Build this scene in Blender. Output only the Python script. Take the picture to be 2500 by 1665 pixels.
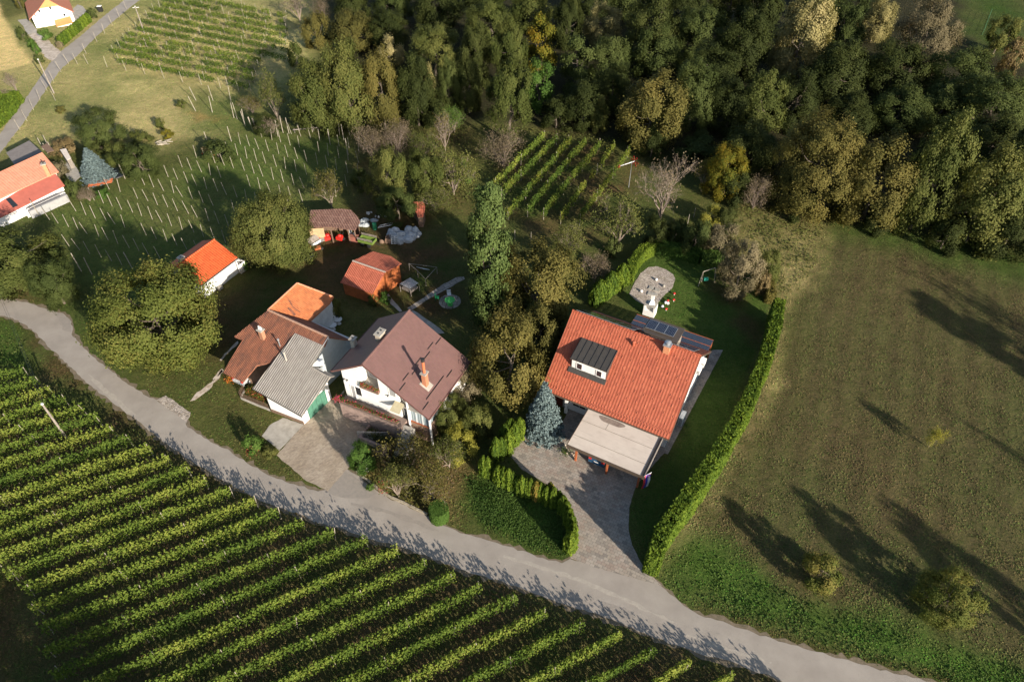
import bpy, bmesh, math, random
import numpy as np
from mathutils import Vector, Matrix

# ------------------------------------------------------------ camera, sky, sun
for o in list(bpy.data.objects): bpy.data.objects.remove(o)
S = bpy.context.scene
COL = S.collection
FPX, TH, HC = 1720.0, math.radians(44.5), 57.0     # focal length in photo pixels, downward pitch, height
cam = bpy.data.cameras.new('camera'); co = bpy.data.objects.new('camera', cam); COL.objects.link(co)
co.location = (0, 0, HC); co.rotation_euler = (math.pi/2-TH, 0, 0)
cam.sensor_width = 36; cam.lens = FPX/2500*36; cam.clip_start = 1; cam.clip_end = 3000
S.camera = co
SUN_EL, SUN_TRAVEL = math.radians(19.5), math.radians(127.5)
W = bpy.data.worlds.new('World'); S.world = W; W.use_nodes = True
wn = W.node_tree; bg = wn.nodes['Background']
sky = wn.nodes.new('ShaderNodeTexSky'); sky.sky_type = 'NISHITA'; sky.sun_disc = False
sky.sun_elevation = SUN_EL
sx, sy = -math.cos(SUN_TRAVEL), -math.sin(SUN_TRAVEL)
sky.sun_rotation = math.atan2(sx, sy)
sky.air_density = 1.0; sky.dust_density = 1.2
wn.links.new(sky.outputs[0], bg.inputs[0]); bg.inputs[1].default_value = 0.08
sl = bpy.data.lights.new('sun', 'SUN'); sl.energy = 4.6; sl.angle = math.radians(0.55); sl.color = (1, .895, .765)
so = bpy.data.objects.new('sun', sl); COL.objects.link(so); so.location = (60, -60, 80)
so.rotation_euler = Vector((sx*math.cos(SUN_EL), sy*math.cos(SUN_EL), math.sin(SUN_EL))).to_track_quat('Z', 'Y').to_euler()
S.view_settings.view_transform = 'Standard'; S.view_settings.look = 'None'
S.view_settings.exposure = 1.0; S.view_settings.gamma = 1

# ------------------------------------------------------------ survey: photo pixel -> point on a real plane
cT, sT = math.cos(TH), math.sin(TH)
ZM = {'Z1':(0,0,2.8),'Z2':(520,0,2.8),'Z3':(1100,0,2.8),'Z4':(1800,0,2.529),'Z5':(0,480,3.267),'Z6':(520,480,3.267),
 'Y1':(1060,420,4.126),'Y2':(1480,420,3.563),'Y3':(520,720,4.611),'Y4':(780,740,4.355),'Y5':(1280,720,3.267),'Y6':(1100,1000,3.564),
 'Y7':(540,960,3.925),'Y8':(0,880,3.016),'X1':(560,1200,3.372),'X2':(1200,1300,3.364),'X3':(1700,1100,2.775),'X4':(1750,480,2.451),
 'X5':(0,300,6.031),'X6':(0,0,9.8),'X7':(740,470,5.809),'X8':(0,1300,3.68),'W1':(400,560,8.709),'W2':(820,860,7.838),'W3':(840,1010,5.6),
 'W4':(1560,820,6.532),'W5':(1380,1040,9.225),'W6':(1500,740,9.058),'W7':(740,500,14.26),'W8':(660,700,11.2),'V':(0,0,.9416),'P':(0,0,1)}
def ray(k, x, y):
    a, b, s = ZM[k]; px, py = a+x/s, b+y/s
    X, Y = px-1250, 832.5-py
    return Vector((X, sT*Y+cT*FPX, cT*Y-sT*FPX))
CP = Vector((0, 0, HC))
def gp(k, x, y, z=0.0):
    d = ray(k, x, y); return CP+d*((z-HC)/d.z)
def hit(k, x, y, p, n):
    d = ray(k, x, y); return CP+d*((p-CP).dot(n)/d.dot(n))
def scale_at(p):   # px per metre, depression
    d = p-CP; Z = d.y*cT-d.z*sT
    return FPX/Z, math.atan2(-d.z, math.hypot(d.x, d.y))

# ------------------------------------------------------------ mesh helpers
BASE = {}
def V3(*a): return Vector(a)
class Frame:
    def __init__(s, o, deg, z=0):
        a = math.radians(deg); s.o = Vector((o[0], o[1], z)); s.u = V3(math.cos(a), math.sin(a), 0); s.v = V3(-math.sin(a), math.cos(a), 0)
    def __call__(s, u, v, z): return s.o+s.u*u+s.v*v+V3(0, 0, z)
    def inv(s, p): q = p-s.o; return q.dot(s.u), q.dot(s.v), q.z
class MB:
    def __init__(s): s.v = []; s.f = []; s.mi = []
    def poly(s, pts, m=0):
        n = len(s.v); s.v += [tuple(p) for p in pts]; s.f.append(tuple(range(n, n+len(pts)))); s.mi.append(m); return s
    def prism(s, pts, d, m=0, ms=None):
        d = Vector(d); n = len(pts); k = len(s.v); s.v += [tuple(p) for p in pts]+[tuple(Vector(p)+d) for p in pts]
        s.f.append(tuple(range(k, k+n))); s.f.append(tuple(range(k+2*n-1, k+n-1, -1))); s.mi += [m, m]
        for i in range(n):
            j = (i+1) % n; s.f.append((k+i, k+n+i, k+n+j, k+j)); s.mi.append(m if ms is None else ms)
        return s
    def box(s, c, a, b, d, m=0):     # corner + three edges
        c, a, b, d = map(Vector, (c, a, b, d)); return s.prism([c, c+a, c+a+b, c+b], d, m)
    def fb(s, F, u0, v0, z0, u1, v1, z1, m=0):
        return s.prism([F(u0, v0, z0), F(u1, v0, z0), F(u1, v1, z0), F(u0, v1, z0)], (0, 0, z1-z0), m)
    def tube(s, p, q, r, r2=None, n=6, m=0, cap=True):
        p, q = Vector(p), Vector(q); r2 = r if r2 is None else r2; d = (q-p)
        if d.length < 1e-6: return s
        d.normalize(); a = d.orthogonal().normalized(); b = d.cross(a); k = len(s.v)
        for c, rr in ((p, r), (q, r2)):
            for i in range(n):
                t = 2*math.pi*i/n; s.v.append(tuple(c+a*math.cos(t)*rr+b*math.sin(t)*rr))
        for i in range(n): s.f.append((k+i, k+(i+1) % n, k+n+(i+1) % n, k+n+i)); s.mi.append(m)
        if cap: s.f.append(tuple(range(k+n-1, k-1, -1))); s.f.append(tuple(range(k+n, k+2*n))); s.mi += [m, m]
        return s
    def disc(s, c, r, h, n=16, m=0): return s.tube(c, Vector(c)+V3(0, 0, h), r, r, n, m)
    def ell(s, c, rx, ry, rz, n=10, k=6, m=0, fr=None):
        c = Vector(c); ux, uy = (fr.u, fr.v) if fr else (V3(1, 0, 0), V3(0, 1, 0)); b = len(s.v)
        for j in range(1, k):
            ph = math.pi*j/k
            for i in range(n):
                t = 2*math.pi*i/n; s.v.append(tuple(c+ux*rx*math.sin(ph)*math.cos(t)+uy*ry*math.sin(ph)*math.sin(t)+V3(0, 0, rz*math.cos(ph))))
        top = len(s.v); s.v.append(tuple(c+V3(0, 0, rz))); bot = top+1; s.v.append(tuple(c-V3(0, 0, rz)))
        for j in range(k-2):
            for i in range(n): s.f.append((b+j*n+i, b+(j+1)*n+i, b+(j+1)*n+(i+1) % n, b+j*n+(i+1) % n)); s.mi.append(m)
        for i in range(n):
            s.f.append((top, b+i, b+(i+1) % n)); s.f.append((bot, b+(k-2)*n+(i+1) % n, b+(k-2)*n+i)); s.mi += [m, m]
        return s
    def mesh(s, name, mats, loc=(0, 0, 0), smooth=False, uvdir=None):
        me = bpy.data.meshes.new(name); L = Vector(loc)
        bm = bmesh.new(); vs = [bm.verts.new(Vector(v)-L) for v in s.v]
        for f, m in zip(s.f, s.mi):
            try: fa = bm.faces.new([vs[i] for i in f]); fa.material_index = m; fa.smooth = smooth
            except ValueError: pass
        bmesh.ops.recalc_face_normals(bm, faces=bm.faces)
        uvl = bm.loops.layers.uv.new('UVMap')
        for fa in bm.faces:
            n = fa.normal; up = V3(0, 0, 1)
            if abs(n.z) > .995:
                U = Vector(uvdir) if uvdir is not None else V3(1, 0, 0); Vd = V3(-U.y, U.x, 0)
            else:
                U = up.cross(n).normalized(); Vd = n.cross(U)
            for l in fa.loops: c = l.vert.co+L; l[uvl].uv = (c.dot(U), c.dot(Vd))
        bm.to_mesh(me); bm.free()
        for m in (mats if isinstance(mats, (list, tuple)) else [mats]): me.materials.append(m)
        return me
    def build(s, name, mats, parent=None, smooth=False, uvdir=None, label=None, loc=None):
        L = BASE.get(parent.name, Vector()) if parent else Vector(loc) if loc is not None else (Vector(s.v[0]) if s.v else Vector())
        if parent is None and loc is None and s.v:
            a = np.array(s.v); L = Vector((float(a[:, 0].mean()), float(a[:, 1].mean()), float(a[:, 2].min())))
        ob = bpy.data.objects.new(name, s.mesh(name, mats, L, smooth, uvdir)); COL.objects.link(ob)
        if parent: ob.parent = parent
        else: ob.location = L
        BASE[ob.name] = L
        if label: ob['label'] = label
        return ob
def tag(o, label, cat=None, group=None, kind=None):
    o['label'] = label
    if cat: o['category'] = cat
    if group: o['group'] = group
    if kind: o['kind'] = kind
    return o
def thing(name, label, cat, loc, group=None):
    o = bpy.data.objects.new(name, None); COL.objects.link(o); o.location = Vector(loc); o.empty_display_size = .3
    BASE[o.name] = Vector(loc); return tag(o, label, cat, group)

# ------------------------------------------------------------ materials
def newmat(name):
    m = bpy.data.materials.new(name); m.use_nodes = True; nt = m.node_tree
    return m, nt, nt.nodes['Principled BSDF']
def nd(nt, t, **k):
    n = nt.nodes.new(t)
    for a, b in k.items():
        if a.startswith('i'):
            key = a[1:]; n.inputs[int(key) if key.isdigit() else key].default_value = b
        else: setattr(n, a, b)
    return n
def mth(nt, op, a, b=None, c=None):
    n = nt.nodes.new('ShaderNodeMath'); n.operation = op
    for i, x in enumerate((a, b, c)):
        if x is None: continue
        if isinstance(x, (int, float)): n.inputs[i].default_value = x
        else: nt.links.new(x, n.inputs[i])
    return n.outputs[0]
def mixc(nt, f, a, b, mode='MIX'):
    n = nt.nodes.new('ShaderNodeMix'); n.data_type = 'RGBA'; n.blend_type = mode
    for i, x in ((0, f), (6, a), (7, b)):
        if isinstance(x, (int, float)): n.inputs[i].default_value = x
        elif isinstance(x, (tuple, list)): n.inputs[i].default_value = tuple(x)[:3]+(1,)
        else: nt.links.new(x, n.inputs[i])
    return n.outputs[2]
def noise(nt, co, scale, detail=4, rough=.6, out=0):
    n = nt.nodes.new('ShaderNodeTexNoise'); n.inputs['Scale'].default_value = scale; n.inputs['Detail'].default_value = detail; n.inputs['Roughness'].default_value = rough
    if co is not None: nt.links.new(co, n.inputs['Vector'])
    return n.outputs[out]
def ramp(nt, f, stops):
    r = nt.nodes.new('ShaderNodeValToRGB'); e = r.color_ramp.elements
    while len(e) < len(stops): e.new(.5)
    for q, (p, c) in zip(e, stops): q.position = p; q.color = tuple(c)[:3]+(1,) if not isinstance(c, (int, float)) else (c, c, c, 1)
    nt.links.new(f, r.inputs[0]); return r.outputs[0]
def mapr(nt, f, a, b, c=0., d=1.):
    n = nt.nodes.new('ShaderNodeMapRange')
    for i, x in enumerate((a, b, c, d)): n.inputs[i+1].default_value = x
    nt.links.new(f, n.inputs[0]); return n.outputs[0]
def bump(nt, bs, h, dist, strength=1.):
    n = nt.nodes.new('ShaderNodeBump'); n.inputs['Distance'].default_value = dist; n.inputs['Strength'].default_value = strength
    nt.links.new(h, n.inputs['Height']); nt.links.new(n.outputs[0], bs.inputs['Normal'])
def geo(nt): return nt.nodes.new('ShaderNodeNewGeometry').outputs['Position']
def pmat(name, c1, c2=None, sc=3., rough=.8, bd=.0, bs=20., metal=0., spec=None):
    m, nt, b = newmat(name); p = geo(nt)
    c2 = c2 or tuple(x*.75 for x in c1)
    f = mapr(nt, noise(nt, p, sc, 6), .35, .65)
    nt.links.new(mixc(nt, f, c1, c2), b.inputs['Base Color']); b.inputs['Roughness'].default_value = rough; b.inputs['Metallic'].default_value = metal
    if spec is not None: b.inputs['Specular IOR Level'].default_value = spec
    if bd: bump(nt, b, noise(nt, p, bs, 4), bd)
    return m
def cells(nt, u, v, pu, pv, off, ju=.06, jv=.06):
    V = mth(nt, 'DIVIDE', v, pv); row = mth(nt, 'FLOOR', V); U = mth(nt, 'DIVIDE', u, pu)
    U = mth(nt, 'ADD', U, mth(nt, 'MULTIPLY', row, off)); col = mth(nt, 'FLOOR', U)
    cx = nt.nodes.new('ShaderNodeCombineXYZ'); nt.links.new(col, cx.inputs[0]); nt.links.new(row, cx.inputs[1])
    wn_ = nt.nodes.new('ShaderNodeTexWhiteNoise'); wn_.noise_dimensions = '2D'; nt.links.new(cx.outputs[0], wn_.inputs[0])
    fu = mth(nt, 'FRACT', U); fv = mth(nt, 'FRACT', V)
    j = mth(nt, 'MINIMUM', mth(nt, 'GREATER_THAN', fu, ju), mth(nt, 'GREATER_THAN', fv, jv))
    return wn_.outputs[0], j, fu, fv
def uvs(nt):
    t = nt.nodes.new('ShaderNodeTexCoord'); s = nt.nodes.new('ShaderNodeSeparateXYZ'); nt.links.new(t.outputs['UV'], s.inputs[0]); return s.outputs[0], s.outputs[1]
def tilemat(name, cols, pu=.3, pv=.38, wear=.5, wsc=1.2, rib=.03, step=.02, rough=.75, streak=False, stripe=0.):
    m, nt, b = newmat(name); u, v = uvs(nt); p = geo(nt)
    r, j, fu, fv = cells(nt, u, v, pu, pv, 0.0, .0, .0)
    base = ramp(nt, r, [(i/(len(cols)-1), c) for i, c in enumerate(cols)])
    cu = nt.nodes.new('ShaderNodeCombineXYZ'); nt.links.new(mth(nt, 'MULTIPLY', u, 2.2 if streak else 1), cu.inputs[0]); nt.links.new(mth(nt, 'MULTIPLY', v, .45 if streak else 1), cu.inputs[1])
    w = mapr(nt, noise(nt, cu.outputs[0], wsc, 7, .7), .35, .7)
    base2 = ramp(nt, w, [(0, cols[0]), (.5, cols[len(cols)//2]), (1, cols[-1])])
    c = mixc(nt, wear, base, base2)
    c = mixc(nt, .22, c, noise(nt, p, 9, 5, .6, 1), 'OVERLAY')
    if stripe:
        sfac = mth(nt, 'MULTIPLY', mth(nt, 'LESS_THAN', fv, .12), stripe); c = mixc(nt, sfac, c, tuple(x*1.5 for x in cols[1]))
    nt.links.new(c, b.inputs['Base Color']); b.inputs['Roughness'].default_value = rough
    h = mth(nt, 'SINE', mth(nt, 'MULTIPLY', fu, 2*math.pi)); h = mth(nt, 'MULTIPLY', h, rib/2)
    h = mth(nt, 'ADD', h, mth(nt, 'MULTIPLY', fv, -step)); bump(nt, b, h, 1.0, 1.0)
    return m
def pavemat(name, cols, pu, pv, off, joint=.5, rough=.85):
    m, nt, b = newmat(name); u, v = uvs(nt); p = geo(nt)
    r, j, fu, fv = cells(nt, u, v, pu, pv, off, .09, .09)
    r2, j2, _, _ = cells(nt, u, v, pu*2, pv*2, .5, 0, 0)
    c = ramp(nt, mth(nt, 'ADD', mth(nt, 'MULTIPLY', r, .6), mth(nt, 'MULTIPLY', r2, .4)), [(i/(len(cols)-1), cc) for i, cc in enumerate(cols)])
    c = mixc(nt, mapr(nt, noise(nt, p, .5, 5), .3, .75), c, mixc(nt, 1., c, (.78, .74, .68), 'MULTIPLY'))
    c = mixc(nt, mth(nt, 'MULTIPLY', mth(nt, 'SUBTRACT', 1, j), joint), c, (.05, .045, .03))
    nt.links.new(c, b.inputs['Base Color']); b.inputs['Roughness'].default_value = rough
    bump(nt, b, mth(nt, 'ADD', mth(nt, 'MULTIPLY', j, .012), mth(nt, 'MULTIPLY', noise(nt, p, 40), .008)), 1.0)
    return m
def leafmat(name, c1, c2, c3, trans=.3):
    m, nt, b = newmat(name)
    a = nt.nodes.new('ShaderNodeAttribute'); a.attribute_name = 'tone'
    oi = nt.nodes.new('ShaderNodeObjectInfo')
    t = mth(nt, 'ADD', a.outputs['Fac'], mth(nt, 'MULTIPLY', mth(nt, 'SUBTRACT', oi.outputs['Random'], .5), .5))
    c = ramp(nt, t, [(0, c1), (.5, c2), (1, c3)])
    nt.links.new(c, b.inputs['Base Color']); b.inputs['Roughness'].default_value = .7; b.inputs['Specular IOR Level'].default_value = .1
    tr = nt.nodes.new('ShaderNodeBsdfTranslucent'); nt.links.new(mixc(nt, 1., c, (1.0, 1.0, .55), 'MULTIPLY'), tr.inputs[0])
    ms = nt.nodes.new('ShaderNodeMixShader'); ms.inputs[0].default_value = trans
    nt.links.new(b.outputs[0], ms.inputs[1]); nt.links.new(tr.outputs[0], ms.inputs[2])
    nt.links.new(ms.outputs[0], nt.nodes['Material Output'].inputs[0]); return m
def glassmat(name, c=(.02, .025, .03), rough=.08):
    m, nt, b = newmat(name); b.inputs['Base Color'].default_value = c+(1,); b.inputs['Roughness'].default_value = rough; b.inputs['Specular IOR Level'].default_value = .8; return m

LEAF = {
 'G': leafmat('leaf_dark_green', (0.0277, 0.0375, 0.0103), (0.0465, 0.0594, 0.0155), (0.0811, 0.0917, 0.0257)),
 'M': leafmat('leaf_mid_green', (0.0415, 0.0584, 0.0163), (0.0693, 0.0907, 0.0248), (0.109, 0.13, 0.0385)),
 'L': leafmat('leaf_fresh_green', (0.0445, 0.0886, 0.0171), (0.0742, 0.141, 0.0257), (0.129, 0.193, 0.0428)),
 'O': leafmat('leaf_olive', (0.0594, 0.0782, 0.0188), (0.0989, 0.115, 0.0299), (0.168, 0.167, 0.0471)),
 'B': leafmat('leaf_brown_olive', (0.0693, 0.0708, 0.0206), (0.124, 0.113, 0.0308), (0.183, 0.152, 0.0428)),
 'A': leafmat('leaf_amber', (0.0792, 0.104, 0.0171), (0.168, 0.146, 0.0171), (0.277, 0.156, 0.0171)),
 'Y': leafmat('leaf_cream', (0.158, 0.146, 0.0546), (0.297, 0.261, 0.109), (0.415, 0.354, 0.168)),
 'K': leafmat('leaf_yellow', (0.158, 0.156, 0.0257), (0.277, 0.261, 0.0428), (0.415, 0.386, 0.0856)),
 'W': leafmat('leaf_walnut', (0.0693, 0.0917, 0.0188), (0.118, 0.138, 0.0308), (0.198, 0.167, 0.0428)),
 'S': leafmat('needle_blue', (.07, .1, .1), (.12, .165, .165), (.2, .26, .26), .1),
 'T': leafmat('thuja_green', (0.0346, 0.0677, 0.0103), (0.0841, 0.135, 0.0155), (0.168, 0.224, 0.024), .25),
 'U': leafmat('thuja_rust', (0.0594, 0.0938, 0.0128), (0.129, 0.146, 0.0214), (0.277, 0.178, 0.0428), .25),
 'C': leafmat('fir_green', (0.0495, 0.0782, 0.0214), (0.0841, 0.12, 0.0342), (0.129, 0.167, 0.0513), .15),
 'P': leafmat('leaf_pinkish', (.1, .08, .05), (.15, .12, .075), (.2, .16, .1)),
 'V': leafmat('vine_leaf', (0.0594, 0.104, 0.0171), (0.134, 0.193, 0.0299), (0.267, 0.291, 0.0556), .35),
 'X': leafmat('vine_leaf_autumn', (0.0594, 0.104, 0.0171), (0.129, 0.167, 0.0257), (0.257, 0.23, 0.0428), .35),
 'R': leafmat('flower_red', (.25, .02, .03), (.5, .05, .06), (.6, .2, .12)),
 'F': leafmat('leaf_silver', (.1, .09, .045), (.165, .14, .08), (.25, .21, .125)),
 'g': leafmat('lawn_green', (0.0396, 0.0782, 0.0171), (0.0613, 0.109, 0.023), (0.0989, 0.156, 0.0342)),
 'D': leafmat('dry_grass', (.12, .09, .04), (.2, .15, .07), (.3, .22, .11)),
}
BARK = pmat('bark', (.09, .07, .05), (.16, .13, .1), 6, .9, .02, 30)
TWIG = pmat('twig', (.17, .13, .1), (.26, .21, .17), 4, .9)
TWIGP = pmat('twig_pink', (.2, .15, .12), (.28, .22, .18), 4, .9)
POSTW = pmat('post_wood', (.38, .34, .27), (.25, .22, .17), 3, .9)
WHITE = pmat('white_render', (.80, .79, .76), (.74, .73, .70), 1.2, .85, .004, 60)
OLDWHITE = pmat('old_white_render', (.66, .66, .64), (.5, .51, .5), 1.5, .9, .006, 40)
GREYW = pmat('grey_render', (.42, .46, .47), (.34, .38, .39), 1.5, .9)
BROWNM = pmat('brown_metal', (.10, .075, .055), (.075, .055, .04), 3, .45)
DARKM = pmat('dark_metal', (.045, .042, .038), (.06, .055, .048), 2, .5)
GALV = pmat('zinc', (.5, .51, .52), (.4, .41, .42), 4, .35, metal=.6)
CONC = pmat('concrete', (.42, .39, .34), (.3, .28, .24), 1.5, .9, .006, 30)
WOODO = pmat('orange_wood', (.42, .12, .04), (.3, .08, .03), 3, .6)
WOODB = pmat('brown_wood', (.14, .085, .055), (.2, .13, .09), 4, .85)
WOODG = pmat('weathered_wood', (.3, .26, .22), (.19, .165, .14), 5, .9)
PLYW = pmat('tan_boards', (.5, .36, .2), (.4, .28, .15), 3, .85)
BRICK = pmat('brick', (.45, .17, .08), (.6, .3, .16), 14, .85, .01, 40)
BLACK = pmat('black_metal', (.02, .02, .02), (.03, .03, .03), 3, .5)
GLASS = glassmat('window_glass')
SHADE = pmat('window_shade_gap_shadow', (.35, .35, .34), (.28, .28, .28), 2, .7)
WPLAST = pmat('white_plastic', (.8, .8, .78), (.74, .74, .72), 3, .35)
REDP = pmat('red_paint', (.6, .03, .02), (.5, .03, .02), 3, .45)
GREENP = pmat('green_paint', (.15, .22, .04), (.12, .18, .04), 3, .5)
BLUEP = pmat('blue_paint', (.03, .08, .25), (.02, .06, .2), 3, .4)
# ------------------------------------------------------------ ground sheet
def vnoise(x, y, s, seed):
    r = np.random.RandomState(seed); g = r.rand(256, 256); X = x/s+1000; Y = y/s+1000
    xi = np.floor(X).astype(int); yi = np.floor(Y).astype(int); fx = X-xi; fy = Y-yi; fx = fx*fx*(3-2*fx); fy = fy*fy*(3-2*fy)
    a = g[xi % 256, yi % 256]; b = g[(xi+1) % 256, yi % 256]; c = g[xi % 256, (yi+1) % 256]; d = g[(xi+1) % 256, (yi+1) % 256]
    return (a*(1-fx)+b*fx)*(1-fy)+(c*(1-fx)+d*fx)*fy
def fbm(x, y, s, seed): return (vnoise(x, y, s, seed)+.5*vnoise(x, y, s/2.1, seed+1)+.25*vnoise(x, y, s/4.3, seed+2))/1.75
def sdist(px, py, poly):
    inside = np.zeros(px.shape, bool); dist = np.full(px.shape, 1e9)
    n = len(poly)
    for i in range(n):
        x1, y1 = poly[i]; x2, y2 = poly[(i+1) % n]
        c = ((y1 > py) != (y2 > py)) & (px < (x2-x1)*(py-y1)/((y2-y1) if y2 != y1 else 1e-9)+x1); inside ^= c
        dx, dy = x2-x1, y2-y1; t = np.clip(((px-x1)*dx+(py-y1)*dy)/(dx*dx+dy*dy+1e-9), 0, 1)
        dist = np.minimum(dist, np.hypot(px-x1-t*dx, py-y1-t*dy))
    return np.where(inside, dist, -dist)
def wp(k, pts, z=0): return [tuple(gp(k, x, y, z))[:2] for x, y in pts]
gx = np.concatenate([np.linspace(-900, -135, 14), np.arange(-132, 132.1, .5), np.linspace(135, 900, 14)])
gy = np.concatenate([np.linspace(-300, 8, 8), np.arange(10, 190, .5), np.linspace(192, 1200, 20)])
NX, NY = len(gx), len(gy)
GX, GY = np.meshgrid(gx, gy); GX = GX.ravel(); GY = GY.ravel()
col = np.zeros((len(GX), 3)); 
n1 = fbm(GX, GY, 9, 1)[:, None]; n2 = fbm(GX, GY, 3, 7)[:, None]; n3 = fbm(GX, GY, 22, 15)[:, None]
GR = np.array
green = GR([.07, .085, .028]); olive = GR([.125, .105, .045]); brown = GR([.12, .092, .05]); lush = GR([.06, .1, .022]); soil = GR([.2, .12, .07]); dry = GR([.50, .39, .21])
col[:] = green*(1-n3)+olive*n3
wob = (fbm(GX, GY, 4, 30)-.5)*5
def zone(poly, cf, soft=2.5, amt=1., wobble=1.):
    d = sdist(GX, GY, poly)+wob*wobble; a = np.clip(d/soft+.5, 0, 1)[:, None]*amt; col[:] = col*(1-a)+cf*a
nn = np.clip(n1*1.6-.3, 0, 1); nm = np.clip(n2*2-.5, 0, 1)
# upper left slope: dry turf, colour also lightened for the backscattered sunlight
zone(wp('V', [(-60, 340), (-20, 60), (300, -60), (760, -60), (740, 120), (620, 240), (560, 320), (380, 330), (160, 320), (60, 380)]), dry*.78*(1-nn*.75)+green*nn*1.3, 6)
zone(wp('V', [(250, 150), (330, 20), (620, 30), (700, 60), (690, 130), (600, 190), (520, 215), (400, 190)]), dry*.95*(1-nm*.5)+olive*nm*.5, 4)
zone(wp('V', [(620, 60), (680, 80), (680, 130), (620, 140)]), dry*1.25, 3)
zone(wp('V', [(450, 215), (560, 210), (640, 300), (560, 330), (440, 300)]), lush*1.1*(1-nn)+olive*nn, 5, .8)
zone(wp('V', [(255, 180), (340, 185), (350, 225), (270, 225)]), dry*.95, 4, .7)
zone(wp('V', [(300, 270), (400, 270), (390, 300), (310, 300)]), dry*.9, 4, .6)
zone(wp('V', [(455, 262), (500, 266), (495, 282), (455, 280)]), GR([.36, .2, .09]), 2, .8)
# tan field
zone(wp('P', [(-300, -300), (-40, -60), (5, 30), (25, 70), (40, 100), (78, 150), (70, 158), (0, 175), (-200, 200)]), GR([.62, .44, .25]), .8, 1, .15)
# bare vineyard meadow
zone(wp('V', [(90, 500), (240, 430), (430, 380), (480, 330), (620, 300), (830, 320), (800, 460), (560, 560), (300, 700), (160, 640)]), (green*1.0+lush*.35)*(1-nn*.6)+brown*nn*.6, 3)
# yards round the sheds
zone(wp('V', [(540, 600), (720, 520), (1000, 520), (1080, 600), (1090, 760), (900, 720), (800, 700), (600, 780), (480, 830), (500, 640)]), green*.85*(1-nm)+soil*.45*nm, 4)
zone(wp('V', [(690, 600), (790, 590), (800, 680), (700, 680)]), soil*.62, 3, .8)
zone(wp('V', [(800, 480), (960, 480), (970, 560), (840, 580)]), soil*.5, 3, .8)
# orchard and small vineyard
zone(wp('V', [(1110, 300), (1250, 290), (1440, 330), (1480, 400), (1400, 560), (1180, 540)]), soil*.6*(1-nm)+green*nm, 4, .8)
zone(wp('V', [(800, 300), (1100, 290), (1090, 500), (820, 480)]), olive*(1-nm)+soil*.5*nm, 4, .7)
# woodland floor
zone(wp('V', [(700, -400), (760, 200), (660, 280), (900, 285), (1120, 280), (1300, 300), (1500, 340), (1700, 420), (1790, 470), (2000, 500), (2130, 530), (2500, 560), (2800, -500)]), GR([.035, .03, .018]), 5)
# right field, mown and browned
zone(wp('V', [(1900, 520), (2100, 530), (2600, 640), (2700, 1700), (2400, 1640), (1530, 1350), (1560, 1210), (1700, 950), (1790, 780), (1830, 640)]), brown*.84*(1-nn*.65)+GR([.08, .088, .036])*nn*.65, 5)
zone(wp('V', [(1900, 500), (2060, 520), (2600, 640), (2600, 700), (2100, 590), (1900, 540)]), lush*.8, 4, .7)
zone(wp('V', [(1700, 470), (1790, 455), (1900, 510), (1880, 620), (1800, 720), (1760, 640), (1680, 560)]), olive*1.25*(1-nm*.5)+dry*.6*nm*.5, 3)
zone(wp('V', [(1790, 640), (1850, 560), (1890, 530), (1850, 640), (1800, 740), (1790, 900), (1640, 1140), (1560, 1250), (1520, 1300), (1590, 1130), (1760, 860)]), dry*.62*(1-nm*.5)+olive*nm*.6, 2.5, .85)
zone(wp('V', [(1520, 1290), (1600, 1240), (1760, 1330), (2000, 1420), (2600, 1600), (2700, 1760), (2354, 1640), (1800, 1450), (1560, 1380)]), lush*1.15*(1-nn*.3)+green*nn*.3, 3)
zone(wp('X3', [(0, 1060), (300, 1150), (700, 1290), (1200, 1420), (1700, 1540), (1700, 1580), (900, 1395), (300, 1210), (0, 1115)]), soil*.35, 1.0, .8, .3)
fld = sdist(GX, GY, wp('V', [(1900, 520), (2100, 530), (2600, 640), (2700, 1700), (2400, 1640), (1530, 1350), (1560, 1210), (1700, 950), (1790, 780), (1830, 640)])) > 1
ms_ = np.sin((GX*math.sin(math.radians(66))-GY*math.cos(math.radians(66)))*2*math.pi/2.6+fbm(GX, GY, 12, 5)*3)*.09*np.clip(fbm(GX, GY, 14, 44)*2.4-.3, 0, 1)
col[:] = np.where(fld[:, None], col*(1+ms_[:, None]*GR([[.8, 1.2, .6]])), col)
# lawn wedge and shrub bank
zone(wp('V', [(1065, 1100), (1140, 1090), (1290, 1190), (1310, 1290), (1200, 1260), (1060, 1180)]), lush*.85*(1-nm*.4)+green*nm*.4, 1.5, 1, .4)
zone(wp('V', [(1000, 1000), (1060, 1050), (1060, 1180), (1000, 1190), (860, 1080), (870, 1000)]), soil*.62*(1-nm*.4)+olive*nm*.6, 3)
# verge left of the road
zone(wp('V', [(0, 640), (200, 700), (330, 850), (500, 880), (650, 1050), (740, 1110), (700, 1120), (430, 960), (200, 820), (0, 700)]), green*(1-nn*.7)+soil*.6*nn*.7, 2)
zone(wp('V', [(0, 720), (90, 770), (200, 880), (330, 1000), (480, 1090), (900, 1240), (1300, 1400), (1700, 1530), (2000, 1640), (1850, 1700), (1200, 1440), (700, 1230), (430, 1110), (230, 960), (100, 830), (0, 770)]), soil*.42*(1-nn*.5)+green*nn*.6, 2, .9)
zone(wp('V', [(-200, 740), (20, 740), (80, 810), (60, 860), (-200, 860)]), lush*.9, 2, .8)
# lower vineyard floor
zone(wp('V', [(-300, 800), (0, 850), (200, 940), (480, 1110), (900, 1260), (1300, 1420), (1750, 1570), (2100, 1900), (-600, 1900)]), GR([.12, .08, .05])*(1-nm*.7)+GR([.06, .08, .025])*nm*.7, 2.5)
zone(wp('V', [(-300, 1250), (10, 1280), (70, 1380), (120, 1570), (200, 1900), (-300, 1900)]), green*.8*(1-nm)+soil*.5*nm, 3)
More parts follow.
